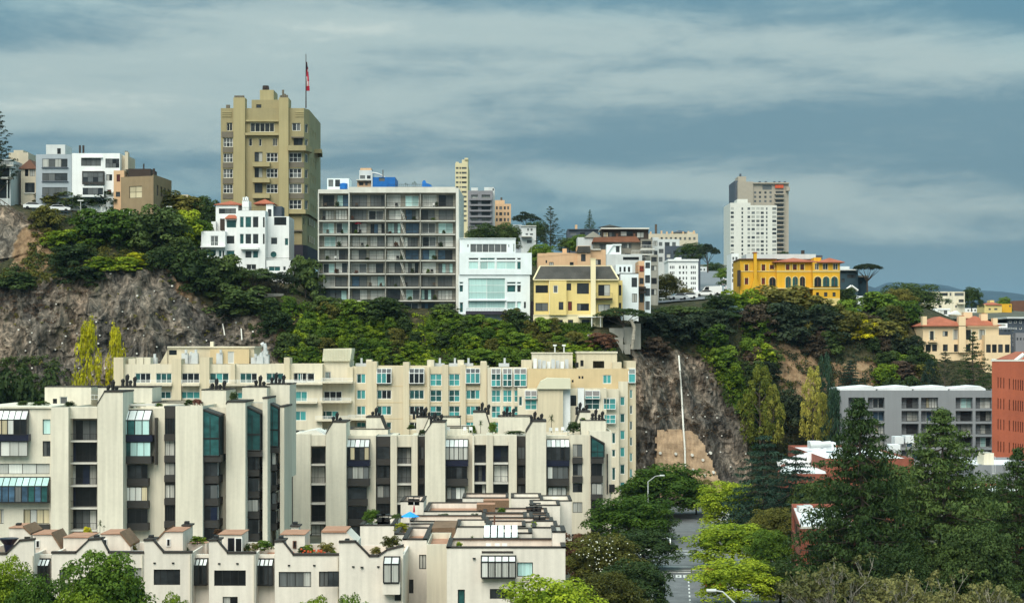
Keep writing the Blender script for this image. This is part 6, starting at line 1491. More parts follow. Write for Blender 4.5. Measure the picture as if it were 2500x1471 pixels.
def trunk_mb(h, r, limbs, seed, z1=.9, spread=.3, lz=(.25,.6)):
    q = random.Random(seed); b = MB(); p = Vector((0,0,0)); n = 4
    for i in range(n):
        e = Vector((q.uniform(-.02,.02), q.uniform(-.02,.02), h*z1*(i+1)/n)); b.tube(p, e, r*(1-.75*i/n), r*(1-.75*(i+1)/n), 7); p = e
    for i in range(limbs):
        a = i*2.4+q.random(); z = h*(lz[0]+(lz[1]-lz[0])*i/max(1, limbs-1)); L = spread*q.uniform(.7, 1.1)
        m_ = Vector((math.cos(a)*L*.5, math.sin(a)*L*.5, z+L*.35)); e = Vector((math.cos(a)*L, math.sin(a)*L, z+L*.6))
        b.tube((0,0,z), m_, r*.45, r*.3, 5); b.tube(m_, e, r*.3, r*.1, 5)
    return b
PROTO = {}      # kind -> (crown mesh, trunk mesh)
def proto(kind, V, lf, m, tb, bark='bark'):
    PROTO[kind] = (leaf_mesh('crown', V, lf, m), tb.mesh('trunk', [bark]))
def recolour(new, old, m):
    c, t = PROTO[old]; me = c.copy(); me.materials.clear(); me.materials.append(M(m)); PROTO[new] = (me, t)
def cat_arr(*prs): return np.concatenate([p[0] for p in prs]), np.concatenate([p[1] for p in prs])
def broad(kind, m, seed, n, size, k=34, cr=.30, z0=.24, z1=.93, shape=None, up=.45, inner=True, zst=(1, .8)):
    sh = shape or (lambda t: math.sqrt(max(0.10, 1-abs(1.6*t-.62)**2.4)))
    cl = blob_clumps(k, seed, z0, z1, .5, sh, cr, zst=zst)
    A = leaf_arrays(cl, n, size, seed, up)
    if inner:
        B_ = leaf_arrays([((0,0,(z0+z1)/2), (.36,.36,(z1-z0)*.40))], n//6, size*2.0, seed+1, .1, .3); B_ = (B_[0], B_[1]*.25); A = cat_arr(A, B_)  # inner leaves darkened: crown shade put into their colour
    proto(kind, *A, m, trunk_mb(1, .028, 6, seed, .8, .34))
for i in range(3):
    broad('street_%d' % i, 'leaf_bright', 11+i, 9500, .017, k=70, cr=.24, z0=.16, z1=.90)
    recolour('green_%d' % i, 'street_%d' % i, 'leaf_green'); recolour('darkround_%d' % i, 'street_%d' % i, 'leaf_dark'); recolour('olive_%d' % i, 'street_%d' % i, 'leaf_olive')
    broad('shrub_%d' % i, 'leaf_green', 31+i, 2400, .036, k=22, cr=.32, z0=.10, z1=.86)
    for nm, m in (('dark', 'leaf_dark'), ('bright', 'leaf_bright'), ('olive', 'leaf_olive'), ('brown', 'leaf_brown'), ('black', 'leaf_black'), ('blue', 'leaf_blue'), ('rust', 'leaf_rust'), ('yellow', 'leaf_yellow')):
        recolour('shrub%s_%d' % (nm, i), 'shrub_%d' % i, m)
    col_sh = lambda t: (.30+.70*math.sin(math.pi*min(1, t*.95+.16)))
    broad('poplar_%d' % i, 'leaf_yellow', 51+i, 4200, .020, k=60, cr=.20, z0=.05, z1=.95, shape=col_sh, up=.25, inner=False, zst=(.85, 1.1))
    recolour('straw_%d' % i, 'poplar_%d' % i, 'leaf_straw'); recolour('lime_%d' % i, 'poplar_%d' % i, 'leaf_lime'); recolour('column_%d' % i, 'poplar_%d' % i, 'leaf_cedar')
# great dense pines: whorls of boughs ending in tufts
def pine(kind, m, seed, nb, per, size, taper, z0=.10, flat=.35, droop=0., tuft=.075, wid=.5, gap=.0, sweep=.05):
    q = random.Random(seed); cl = []; tb = trunk_mb(1, .020, 0, seed, .97)
    for i in range(nb):
        t = i/(nb-1); z = z0+(1-z0)*t*.985; L = wid*taper(t)*q.uniform(.75, 1.08); k = max(3, int(per*(1-t*.6)))
        for j in range(k):
            a = i*1.3 + 2*math.pi*j/k + q.uniform(-.3, .3); l = L*q.uniform(.65, 1.05)
            if q.random() < gap: continue
            e = Vector((math.cos(a)*l, math.sin(a)*l, z+sweep*l*1.5+q.uniform(-.01, .01)))
            tb.tube((0, 0, z-.01), e*.92 + Vector((0,0,.0)), .006*(1-t*.6), .002, 4)
            for f in (.35, .6, .82, 1.0):
                s = tuft*(.55+.5*f)*(1-.45*t)
                cl.append(((e.x*f, e.y*f, z+(e.z-z)*f + q.uniform(-.008, .012)), (s, s, s*flat)))
    return cl, tb
def mk_pine(kind, m, seed, n, size, *a, up=.5, **k):
    cl, tb = pine(kind, m, seed, *a, size=size, **k) if False else pine(kind, m, seed, k.pop('nb'), k.pop('per'), size, k.pop('taper'), **k)
    proto(kind, *leaf_arrays(cl, n, size, seed, up, .6, .35), m, tb)
for i in range(2):
    mk_pine('bigpine_%d' % i, 'leaf_pine', 71+i, 36000, .0140, nb=24, per=13, taper=lambda t: min(1, ((1-t)*1.25)**.75+.06), z0=.03, flat=.42, tuft=.100, sweep=.03)
    mk_pine('cedar_%d' % i, 'leaf_cedar', 81+i, 13000, .016, nb=14, per=9, taper=lambda t: (1-t)**.8+.06, z0=.08, flat=.26, tuft=.135, sweep=-.06)
    mk_pine('spruce_%d' % i, 'leaf_pine', 91+i, 6500, .016, nb=18, per=7, taper=lambda t: (1-t)**.9+.05, z0=.08, flat=.40, tuft=.085, sweep=.04)
mk_pine('araucaria_0', 'leaf_black', 95, 6500, .014, nb=15, per=6, taper=lambda t: (1-t)**.7+.05, z0=.12, flat=.22, tuft=.070, sweep=.28)
# umbrella pine
tb = MB(); tb.tube((0,0,0), (.02,0,.45), .030, .024, 8)
cl = []; q = random.Random(5)
for j in range(9):
    a = j*.7+.2; l = .42*q.uniform(.5, 1); e = (math.cos(a)*l, math.sin(a)*l, .80); m_ = (math.cos(a)*l*.45, math.sin(a)*l*.45, .62)
    tb.tube((.02, 0, .44), m_, .016, .011, 5); tb.tube(m_, e, .011, .005, 5)
for j in range(30):
    a = j*2.4; l = .46*math.sqrt((j+.5)/30); cl.append(((math.cos(a)*l, math.sin(a)*l, .92-.10*(l/.46)**2), (.10, .10, .07)))
proto('umbrella_0', *leaf_arrays(cl, 4200, .020, 6, .5, .5, .5), 'leaf_black', tb)
# wide flat-topped cypress leaning over the cliff
for i in range(2):
    q = random.Random(40+i); cl = []; tb = MB(); tb.tube((0,0,0), (.04,0,.35), .030, .020, 8)
    for j in range(26):
        a = j*2.4; l = .47*math.sqrt((j+.5)/26); z = .62+.28*(1-(l/.47)**2)*q.uniform(.6, 1.1)
        cl.append(((math.cos(a)*l, math.sin(a)*l, z), (.13, .13, .075)))
        if j % 3 == 0: tb.tube((.04, 0, .3), (math.cos(a)*l*.9, math.sin(a)*l*.9, z-.03), .012, .004, 4)
    proto('cypress_%d' % i, *leaf_arrays(cl, 5000, .020, 8+i, .5, .5, .5), 'leaf_dark', tb)
    recolour('cypressb_%d' % i, 'cypress_%d' % i, 'leaf_black')
# bare twiggy tree with sparse tufts
tb = MB(); cl = []; q = random.Random(17)
def grow(p, d, L, r, lev):
    e = p + d*L; tb.tube(p, e, r, r*.65, 4)
    if lev == 0: cl.append((tuple(e), (.035, .035, .03))); return
    for _ in range(3 if lev > 2 else 2):
        nd = (d + Vector((q.uniform(-.75,.75), q.uniform(-.75,.75), q.uniform(-.15,.55)))).normalized(); grow(e, nd, L*q.uniform(.62,.85), r*.62, lev-1)
for j in range(4): grow(Vector((0,0,0)), Vector((math.cos(j*1.57)*.35, math.sin(j*1.57)*.35, 1)).normalized(), .26, .016, 5)
proto('twiggy_0', *leaf_arrays(cl, 4600, .014, 18, .3, 1.0, .5), 'leaf_sage', tb, 'bark_pale')
# fan palm / dracaena heads for roof terraces
def spiky(kind, m, seed, n=60, head=.85):
    q = random.Random(seed); tb = MB(); tb.tube((0,0,0), (0,0,head), .03, .025, 6); V = []; lf = []
    for i in range(n):
        a = q.uniform(0, 6.28); el = q.uniform(-.5, 1.2); d = Vector((math.cos(a)*math.cos(el), math.sin(a)*math.cos(el), math.sin(el))); s_ = Vector((-d.y, d.x, 0)).normalized()*.03
        c = Vector((0,0,head)); e = c+d*.42; e.z -= .10
        V += [tuple(c-s_), tuple(c+s_), tuple(e+s_*.3), tuple(e-s_*.3)]; lf += [q.random()]*4
    proto(kind, np.array(V), np.array(lf), m, tb)
spiky('palm_0', 'leaf_dark', 3)

TREE_N = {'street':'street_tree','green':'street_tree','darkround':'street_tree','olive':'street_tree','shrub':'shrub','shrubdark':'shrub','shrubbright':'shrub','shrubolive':'shrub','shrubbrown':'shrub',
          'shrubblack':'shrub','shrubblue':'shrub','shrubrust':'shrub','shrubyellow':'shrub','poplar':'poplar_tree','straw':'poplar_tree','lime':'poplar_tree','column':'cypress_tree','bigpine':'pine_tree','cedar':'cedar_tree','spruce':'conifer_tree',
          'araucaria':'conifer_tree','umbrella':'umbrella_pine','cypress':'cypress_tree','cypressb':'cypress_tree','twiggy':'bare_tree','palm':'palm_tree'}
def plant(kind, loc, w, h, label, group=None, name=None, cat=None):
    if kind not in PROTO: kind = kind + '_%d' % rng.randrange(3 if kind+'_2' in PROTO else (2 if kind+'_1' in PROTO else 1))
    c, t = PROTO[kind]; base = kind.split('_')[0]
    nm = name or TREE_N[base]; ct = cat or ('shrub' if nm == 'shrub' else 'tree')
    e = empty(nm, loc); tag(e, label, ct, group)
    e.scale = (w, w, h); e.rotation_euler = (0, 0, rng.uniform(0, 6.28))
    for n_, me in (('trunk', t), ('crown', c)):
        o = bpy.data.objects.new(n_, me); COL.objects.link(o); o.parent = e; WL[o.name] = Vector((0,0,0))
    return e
def tree_px(kind, px, pytop, D, wpx, z0, label, group=None, pybase=None, **k):
    """tree whose crown top shows at (px, pytop) and is wpx wide, standing on z0 at distance D"""
    x = PX(px, D); z0 = PZ(pybase, D) if pybase is not None else (hill_z(x, D)-.2 if z0 is None else z0)
    return plant(kind, (x, D, z0), wpx*D/FPX, PZ(pytop, D)-z0, label, group, **k)
def bush_px(kind, px, pybase, wpx, hpx, label, group=None, sink=.15, **k):
    """shrub rooted where the sight line of (px, pybase) meets the hill"""
    p, n = on_hill(px, pybase)
    if p is None: return None
    D = p.y; w, h = wpx*D/FPX, hpx*D/FPX
    return plant(kind, (p.x, p.y + w*.12, p.z - h*sink), w, h*(1+sink), label, group, **k)
# ------------------------------------------------------------------ planting on the hill
def cover(name, poly, n, per, size, m, label, rad=.7, seed=1, x0=None):
    r = random.Random(seed); xs = [p[0] for p in poly]; ys = [p[1] for p in poly]; cl = []
    while n > 0:
        px, py = r.uniform(min(xs), max(xs)), r.uniform(min(ys), max(ys)); n -= 1
        if not in_poly(px, py, poly): continue
        if noise.noise((px*.018, py*.03, seed*3.3)) < -.12: continue
        h, nn = on_hill(px, py)
        if h is None or h.y > 470: continue
        s = rad*r.uniform(.6, 1.4); cl.append(((h.x, h.y-.15, h.z+.1), (s, s*.7, s*.8)))
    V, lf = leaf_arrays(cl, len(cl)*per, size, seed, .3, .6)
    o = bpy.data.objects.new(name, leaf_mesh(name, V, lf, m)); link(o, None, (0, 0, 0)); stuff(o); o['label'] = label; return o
IVY = [(690,748),(780,740),(1120,772),(1300,800),(1440,806),(1500,860),(1440,905),(690,905)]
SCR_L = [(-20,668),(60,640),(95,545),(180,520),(520,560),(500,650),(420,652),(190,648),(120,690),(-20,705)]
SCR_R = [(1560,765),(1800,740),(2050,740),(2260,800),(2265,960),(2060,1060),(1860,1160),(1830,1010),(1720,870),(1640,850),(1560,850)]
cover('ivy', IVY, 2600, 26, .20, 'leaf_green', 'green ivy covering the slope behind the cream apartments', .8, 2)
cover('ivy', IVY, 1300, 22, .20, 'leaf_bright', 'light green creeper patches on the slope behind the cream apartments', .7, 3)
cover('ground_cover', SCR_L, 1500, 24, .20, 'leaf_olive', 'olive scrub cover on the upper left slope', .7, 4)
cover('ground_cover', SCR_L, 900, 24, .20, 'leaf_dark', 'dark low scrub cover on the upper left slope', .8, 5)
cover('ground_cover', SCR_R, 1900, 24, .22, 'leaf_black', 'dark scrub cover on the right slope', .9, 6)
cover('ground_cover', SCR_R, 900, 22, .20, 'leaf_olive', 'olive scrub cover on the right slope', .8, 7)
cover('ground_cover', [(2440,878),(2900,872),(2900,1010),(2440,1010)], 1500, 20, .25, 'leaf_dark', 'dark scrub on the low slope at the right end of the hill', 1.0, 17)
cover('ivy', [(1690,835),(1785,850),(1850,1000),(1862,1140),(1812,1060),(1742,920)], 900, 24, .19, 'leaf_green', 'green creeper spilling down the right cliff edge', .75, 19)
cover('ivy', [(1700,840),(1775,850),(1835,985),(1800,1010),(1742,920)], 360, 22, .18, 'leaf_bright', 'bright creeper patches on the right cliff edge', .6, 23)
cover('dry_brush', [(1545,850),(1700,850),(1800,990),(1835,1120),(1700,1060),(1600,1050),(1545,1180)], 900, 18, .16, 'leaf_brown', 'dry brown brush clinging to the right cliff', .6, 8)
cover('dry_brush', [(-20,690),(140,670),(250,700),(120,800),(-20,780)], 220, 16, .15, 'leaf_brown', 'dry brush at the top of the left rock face', .6, 9)
cover('dry_brush', [(-20,880),(140,870),(200,990),(-20,990)], 500, 22, .2, 'leaf_dark', 'dark brush at the foot of the left rock face', .8, 10)
cover('dry_brush', [(0,700),(420,670),(560,780),(690,800),(690,920),(0,920)], 260, 16, .15, 'leaf_olive', 'tufts of grass rooted in cracks of the left rock face', .45, 13)
cover('dry_brush', [(560,740),(720,760),(720,900),(640,860)], 300, 18, .18, 'leaf_dark', 'dark brush on the rocky shoulder below the deco house', .7, 12)

# upper left slope
gl = 'dark clipped shrubs along the hilltop'
for i, (k, x, y, w, h) in enumerate([('shrubdark',185,512,110,44),('shrubdark',240,512,120,46),('shrubdark',300,512,120,44)]): bush_px(k, x, y, w, h, ('left', 'middle', 'right')[i]+' dark hedge shrub of three below the hilltop houses', gl)
for k, x, y, w, h, lb in [
 ('shrubolive',128,508,90,44,'olive bush under the grey-blue house near the parked cars'),('shrub',352,512,100,44,'fresh green bush below the brown house'),
 ('shrubolive',402,522,110,58,'olive-brown bush below the brown house right corner'),('shrubolive',448,534,100,62,'olive bush between the brown house and the tower'),('shrubdark',488,548,90,70,'dark olive bush just left of the white deco house roof'),('shrubdark',512,575,60,85,'narrow dark bush against the white deco house'),
 ('shrub',232,596,130,88,'big green bush with white flower spikes, left one'),('shrub',292,604,140,98,'big green bush with white flower spikes, right one'),('shrubdark',335,606,120,90,'dark bush in the middle of the upper left slope'),('shrubdark',390,606,140,104,'largest dark round bush left of the deco house'),
 ('shrubbright',452,596,86,84,'yellow-green bush just left of the deco house'),('shrub',496,612,60,76,'green bush hugging the deco house left wing'),('shrubdark',440,634,90,56,'dark bush below the yellow-green bush'),
 ('shrubolive',108,566,76,66,'olive bush below the parked cars at left'),('shrubbright',152,604,96,46,'low bright bush on the left slope'),
 ('shrubdark',172,654,106,62,'dark bush on the rock edge left of the creeper patch'),('shrubdark',40,706,110,44,'dark bush on the ledge at far left'),('shrubbright',245,662,90,36,'bright creeper bush on the rock edge, left'),
 ('shrubbright',310,660,90,34,'bright creeper bush on the rock edge, right'),('shrubyellow',335,648,54,34,'yellowish bush behind the creeper on the rock edge'),('shrubdark',392,662,90,60,'dark bush above the tan scar in the rock'),('shrubdark',190,698,120,50,'dark bush drooping over the rock face'),
 ('shrubdark',475,716,140,108,'large dark tree crown below the deco house, left'),('shrubdark',535,718,120,100,'dark tree crown below the deco house, right'),('shrubdark',590,766,150,70,'dark bush above the rocky shoulder'),('shrubdark',655,780,90,54,'dark bush beside the pale garden wall'),
 ('shrubblack',548,782,70,46,'blackish bush at the top of the rocky shoulder'),('shrubdark',745,728,84,108,'blue-green tree between the deco house and grey block'),('shrubdark',700,870,80,60,'dark bush at the right end of the rock face'),('shrubdark',672,820,80,60,'dark bush high on the right end of the rock face')]:
    bush_px(k, x, y, w, h, lb)
tree_px('cypress', 622, 652, 372, 150, None, 'wide flat cypress in front of the deco house, left', pybase=728); tree_px('cypressb', 678, 660, 371, 110, None, 'wide flat cypress in front of the deco house, right', pybase=735)
tree_px('araucaria', -8, 262, 386, 130, None, 'black tiered conifer cut by the left edge', pybase=500)
tree_px('poplar', 216, 798, 338, 108, 0, 'taller yellow poplar in front of the rock face'); tree_px('poplar', 281, 812, 340, 80, 0, 'shorter yellow poplar in front of the rock face')
for i, (x, y, w, lb) in enumerate(((30,905,150,'taller'),(95,915,130,'right-hand'),(-10,930,120,'edge-cut'))): tree_px('shrubdark', x, y, 338, w, 0, lb+' dark tree at the foot of the left rock face', 'trees at the foot of the left rock', name='tree', cat='tree')
# white flower spikes
m = MB(); r_ = random.Random(4)
for k in range(46):
    h, n_ = on_hill(r_.uniform(205, 330), r_.uniform(560, 590))
    if h: x, y, z = h.x, h.y-1.5-r_.random()*2, PZ(r_.uniform(516, 552), h.y); m.tube((x, y, z), (x+.1, y, z+.7), .10, .03, 4)
stuff(obj('flower_spikes', m, 'flower_white'))
# shrubs on the green slope
gr = random.Random(21); gs = 'ivy shrubs on the green slope'; nr = {}
ORDW = 'first second third fourth fifth sixth seventh eighth ninth tenth eleventh twelfth thirteenth fourteenth fifteenth sixteenth seventeenth eighteenth nineteenth twentieth'.split()
ORDW += ['twenty'+q for q in ORDW[:9]] + ['thirtieth']
ORD = ['top', 'second', 'third', 'fourth', 'fifth', 'sixth', 'seventh', 'eighth', 'ninth']
TON = {'shrub': 'mid-green', 'shrubbright': 'bright green', 'shrubolive': 'olive', 'shrubdark': 'dark green', 'shrubblack': 'blackish', 'shrubbrown': 'brownish'}
for x in range(705, 1450, 27):
    lo = np.interp(x, [700, 780, 1110, 1300, 1440], [770, 780, 800, 825, 830])
    for y in np.arange(lo, 906, 26):
        if noise.noise((x*.012, y*.02, 8.8)) < -.18: continue
        k = gr.choice(['shrub','shrub','shrub','shrubbright','shrubolive','shrubdark']); xx = x+gr.uniform(-12, 12)
        rw = ORD[int((y-lo)//26)]; nr[rw] = nr.get(rw, 0)+1; ab = 'grey block' if x < 1115 else ('white modern house' if x < 1298 else 'yellow house')
        bush_px(k, xx, y+gr.uniform(-6, 6), gr.uniform(42, 74), gr.uniform(30, 52), '%s shrub below the %s, %s from the left in %s row' % (TON[k], ab, ORDW[nr[rw]-1], rw), gs)
for k, x, y, w, h, lb in [('shrubdark',935,782,120,60,'dark bush at the grey block foot, left of centre'),('shrubdark',1085,786,90,46,'dark bush at the grey block foot, right end'),('shrubdark',1265,806,70,52,'dark bush between the white modern and yellow houses'),('shrubolive',1250,790,50,40,'olive bush at the white modern house corner'),
   ('shrubrust',1470,850,70,40,'rusty red bush at the retaining wall'),('shrubdark',800,770,80,50,'dark bush at the grey block left foot'),('shrub',860,775,90,46,'green bush at the grey block left foot')]: bush_px(k, x, y, w, h, lb)
hd = Bld(V3, 364, 'hedge', 'clipped green hedge along the yellow house terrace', 'hedge', 560, 31)
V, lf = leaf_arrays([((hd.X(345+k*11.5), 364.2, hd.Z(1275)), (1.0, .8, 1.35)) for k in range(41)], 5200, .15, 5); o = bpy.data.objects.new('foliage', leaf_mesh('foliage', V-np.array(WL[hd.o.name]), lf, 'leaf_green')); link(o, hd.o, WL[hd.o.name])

# right slope: crest trees
tree_px('cypress', 1524, 746, 363, 138, None, 'flat-topped cypress beside the yellow house', pybase=815)
for x, y, w, lb in ((1662,742,160,'flat dark cypress on the crest below the parked cars, left'),(1742,752,140,'flat dark cypress on the crest below the parked cars, right'),(1600,768,110,'flat dark cypress at the top of the pipe cliff')): tree_px('cypress', x, y, 383, w, None, lb, pybase=y+62)
for k, x, y, w, h, lb in [('shrubbright',1812,776,110,70,'bright green bush left of the mansion'),('shrubblue',1790,776,64,34,'blue-grey agave on the crest'),('shrubolive',1905,762,160,66,'olive bush under the mansion arches'),('shrubolive',1965,772,130,60,'olive bush under the mansion middle'),('shrubolive',2015,785,90,40,'olive bush under the mansion right end'),
  ('shrubdark',1760,760,90,40,'dark bush left of the bright crest bush'),('shrubblack',1910,830,150,90,'blackish bush mass below the mansion, left'),('shrubblack',1985,830,140,86,'blackish bush mass below the mansion, right'),('shrubyellow',2110,826,90,46,'mustard-tinted bush on the right slope'),
  ('shrubolive',2075,826,120,70,'olive bush on the right slope near the mansion corner'),('shrubolive',2155,836,120,60,'olive bush on the right slope by the grey wall'),('shrub',2150,770,110,60,'green bush behind the mansion garden'),('shrub',2215,790,90,56,'green bush left of the apricot chimney'),('shrubdark',2190,740,110,66,'dark bush on the far right crest'),
  ('shrubbright',2165,946,74,58,'bright bush above the grey block'),('shrubblue',2075,780,60,30,'grey-green low bush beside the mansion garden'),('shrubdark',2070,752,60,50,'dark bush at the mansion right corner'),('shrubbrown',1850,820,110,80,'brownish bush on the slope below the agave'),
  ('shrub',1735,850,90,60,'green bush at the head of the vine strip'),('shrub',1765,900,80,60,'green vine clump, upper'),('shrubbright',1790,950,70,60,'green vine clump, middle'),('shrub',1815,1010,66,60,'green vine clump, lower'),('shrubbright',1852,890,80,60,'bright green tree above the yellow poplar'),
  ('shrubdark',1870,1060,90,60,'dark bush at the poplar foot'),('shrubblack',1928,1040,80,90,'black-green tree between the poplars'),('shrubbrown',2200,930,120,50,'brown bush above the grey block'),('shrubdark',2240,900,70,60,'dark bush at the apricot house foot'),
  ('shrubblack',1600,820,110,60,'blackish bush above the cliff, left'),('shrubblack',1665,835,130,70,'blackish bush above the cliff, middle'),('shrubblack',1735,815,120,60,'blackish bush above the cliff, right'),('shrubbrown',1600,870,80,50,'brown bush at the top of the pipe cliff')]:
    bush_px(k, x, y, w, h, lb)
gs = 'dark shrubs on the right slope'; gr = random.Random(33); nr = {}
for x in range(1840, 2270, 32):
    for y in range(800, 1060, 34):
        if not in_poly(x, y, SCR_R) or any(in_poly(x, y-dy, q) for q in SOIL[:2] for dy in (0, 22, 45)): continue
        if noise.noise((x*.01, y*.015, 2.2)) < -.2: continue
        k = gr.choice(['shrubdark','shrubdark','shrubblack','shrubolive','shrub','shrubbrown']); rw = ORD[(y-800)//34]; nr[rw] = nr.get(rw, 0)+1; bush_px(k, x+gr.uniform(-12,12), y+gr.uniform(-8,8), gr.uniform(50,90), gr.uniform(40,66), '%s shrub below the mansion, %s from the left in %s row' % (TON[k], ORDW[nr[rw]-1], rw), gs)
tree_px('lime', 1856, 894, 362, 112, None, 'broad yellow-green poplar at the right cliff foot', pybase=1085); tree_px('straw', 1985, 900, 365, 76, None, 'slender straw-coloured poplar left of the grey block', pybase=1085); tree_px('straw', 2008, 965, 363, 50, None, 'short straw-coloured poplar beside the grey block', pybase=1080)
tree_px('straw', 1888, 940, 361, 60, None, 'thin straw poplar leaning on the yellow one', pybase=1085)
tree_px('column', 2012, 868, 368, 62, 0, 'dark columnar conifer behind the straw poplar'); tree_px('column', 2035, 950, 362, 60, 0, 'dark blue-green conifer at the grey block left edge'); tree_px('cedar', 2075, 880, 382, 90, None, 'dark cedar on the slope above the grey block', pybase=980)
tree_px('spruce', 2376, 812, 376, 140, None, 'dark conifer before the apricot house', pybase=985); tree_px('araucaria', 2308, 860, 374, 110, None, 'gaunt bare-branched conifer before the apricot house', pybase=985); tree_px('column', 2270, 880, 376, 60, None, 'small dark conifer below the apricot house', pybase=985)
tree_px('umbrella', 2118, 642, 428, 74, None, 'umbrella pine on the skyline right of the mansion', pybase=722)

# behind the crest and on the far slope
for k, x, y, D, w, yb, lb in [('darkround',1180,545,440,90,620,'dark round tree behind the white modern house, left'),('darkround',1240,542,445,70,620,'dark round tree behind the white modern house, right'),('cypressb',1285,514,540,70,580,'dark flat-topped tree on the skyline'),('darkround',1310,540,535,60,600,'dark tree beside the grey cottage'),
  ('araucaria',1343,505,450,80,625,'tall tiered pine on the skyline'),('spruce',1440,513,482,40,580,'pointed dark conifer on the skyline over the slate house'),('green',1320,592,420,80,660,'green tree below the tiered pine'),('green',1420,572,430,70,620,'green tree left of the timber house'),('darkround',1390,578,440,60,620,'dark tree left of the timber house'),
  ('darkround',1690,590,518,74,640,'dark tree above the white block'),('cypressb',1728,592,505,60,665,'leaning dark tree right of the white block roof'),('olive',1628,668,436,80,735,'olive tree left of the white block'),('olive',1672,702,440,46,735,'olive tree in front of the white block'),('darkround',1745,640,720,60,690,'dark tree on the uphill street, left'),('green',1768,650,640,50,715,'green tree on the uphill street, right'),('darkround',1775,680,560,60,735,'dark tree at the uphill street corner'),
  ('darkround',2225,690,470,150,775,'broad dark tree mass on the right skyline'),('olive',2195,700,465,90,775,'olive tree on the right skyline'),('green',2150,715,450,110,775,'green tree on the right crest'),('darkround',2372,697,560,54,760,'dark round tree right of the cream villa'),
  ('green',2452,722,640,40,770,'green tree behind the yellow villa'),('darkround',1915,612,900,30,640,'tiny dark tree at the beige tower foot')]:
    tree_px(k, x, y, D, w, None, lb, pybase=yb, name='tree')

# ------------------------------------------------------------------ trees on the flats
for k, x, y, D, w, lb in [('cedar',1866,1066,277,260,'dark cedar left of the white roof'),('darkround',1990,1172,270,150,'dark tree at the white roof left corner'),('darkround',2070,1176,262,170,'dark tree below the white roof'),('cedar',1942,1100,271,230,'layered cedar in front of the white roof'),('green',1625,1126,312,230,'glossy green tree at the street end'),('darkround',1560,1168,318,110,'dark tree beside the cream building corner'),('olive',1700,1165,318,90,'olive tree at the foot of the tan wall'),
  ('street',1784,1174,284,170,'bright round street tree, farthest on the right'),('street',1788,1270,238,226,'bright round street tree, middle on the right'),('street',1802,1360,204,226,'bright round street tree, nearest on the right'),('olive',1890,1232,256,130,'olive street tree beside the brick wing'),('green',1882,1290,228,130,'green street tree beside the brick wing'),('darkround',1905,1372,206,140,'dark street tree at the brick wing corner'),
  ('green',1536,1208,268,215,'large green street tree, farthest on the left'),('darkround',1592,1224,276,125,'dark street tree leaning to the road on the left'),('darkround',1572,1288,238,185,'dark brownish street tree, middle on the left'),('olive',1478,1298,208,220,'magnolia-like olive tree beside the corner flats'),('darkround',1556,1366,192,190,'dark street tree, nearest on the left'),('olive',1490,1392,180,180,'olive tree at the bottom edge by the corner flats'),
  ('bigpine_0',2098,985,197,330,'huge dark pine, left of the pair'),('bigpine_1',2300,1004,204,370,'huge dark pine, right of the pair'),('bigpine_0',2485,1100,214,220,'dark pine cut by the right edge'),('darkround',2190,1128,250,190,'dark tree behind the gap of the two pines'),('darkround',2400,1160,246,190,'dark round tree behind the right pine'),('cedar',2030,1260,199,150,'dark cedar before the brick wing'),('darkround',1985,1165,268,110,'dark tree before the white roof edge'),('darkround',2385,1280,190,200,'dark bushy tree under the right pine'),('darkround',2190,1330,188,190,'dark bushy tree under the pine gap'),('twiggy',2045,1312,152,360,'bare twiggy tree at the bottom beside the brick wing'),('twiggy',2235,1345,148,340,'bare twiggy tree at the bottom under the pines'),('twiggy',2420,1372,146,300,'bare twiggy tree at the bottom right corner'),
  ('green',260,1343,166,250,'large green round tree before the terrace houses'),('street',12,1362,168,150,'bright tree at the bottom left corner'),('green',95,1400,162,170,'green tree at the bottom left, second from the edge'),('street',180,1432,158,160,'small bright tree at the bottom left'),('street',428,1446,158,90,'bright tree top at the bottom, left of centre'),('street',1345,1396,160,300,'bright yellow-green tree before the corner flats'),
  ('street',770,1446,158,120,'bright tree top below the shrub-decked house'),('green',850,1442,158,120,'green tree top below the corner house'),('shrubrust',1402,1302,226,80,'rusty tree at the corner flats right edge')]:
    tree_px(k, x, y, D, w, 0, lb, name='street_tree' if k in ('street','green','olive','darkround') else None)
# pale magnolia blossoms
m = MB(); r_ = random.Random(9)
for k in range(70):
    a = r_.uniform(0, 6.28); q = P3(1478+math.cos(a)*r_.uniform(10, 95), 1315+r_.uniform(0, 100), 203.5-r_.random()*1.5); m.box(q.x-.05, q.x+.05, q.y-.05, q.y+.05, q.z-.04, q.z+.04)
stuff(obj('blossoms', m, 'flower_white'))
# ------------------------------------------------------------------ cliff fittings
m = MB(); r_ = random.Random(12)
for x in range(10, 700, 37):
    for y in range(610, 930, 33):
        xx, yy = x+r_.uniform(-17, 17), y+r_.uniform(-15, 15)
        if not in_poly(xx, yy, ROCK_L) or noise.noise((xx*.012, yy*.015, 6.6)) < r_.uniform(-.35, .25): continue
        h, n_ = on_hill(xx, yy)
        if h: s = r_.uniform(.08, .17); m.box(h.x-s, h.x+s, h.y-.35, h.y+.6, h.z-s, h.z+s)
for x in range(1575, 1830, 36):
    for y in range(880, 1160, 44):
        xx, yy = x+r_.uniform(-9, 9), y+r_.uniform(-8, 8)
        if not in_poly(xx, yy, ROCK_R) or r_.random() < .35: continue
        h, n_ = on_hill(xx, yy)
        if h: m.box(h.x-.12, h.x+.12, h.y-.4, h.y+.6, h.z-.11, h.z+.11)
stuff(obj('anchor_plates', m, 'pipe_white', HILL))
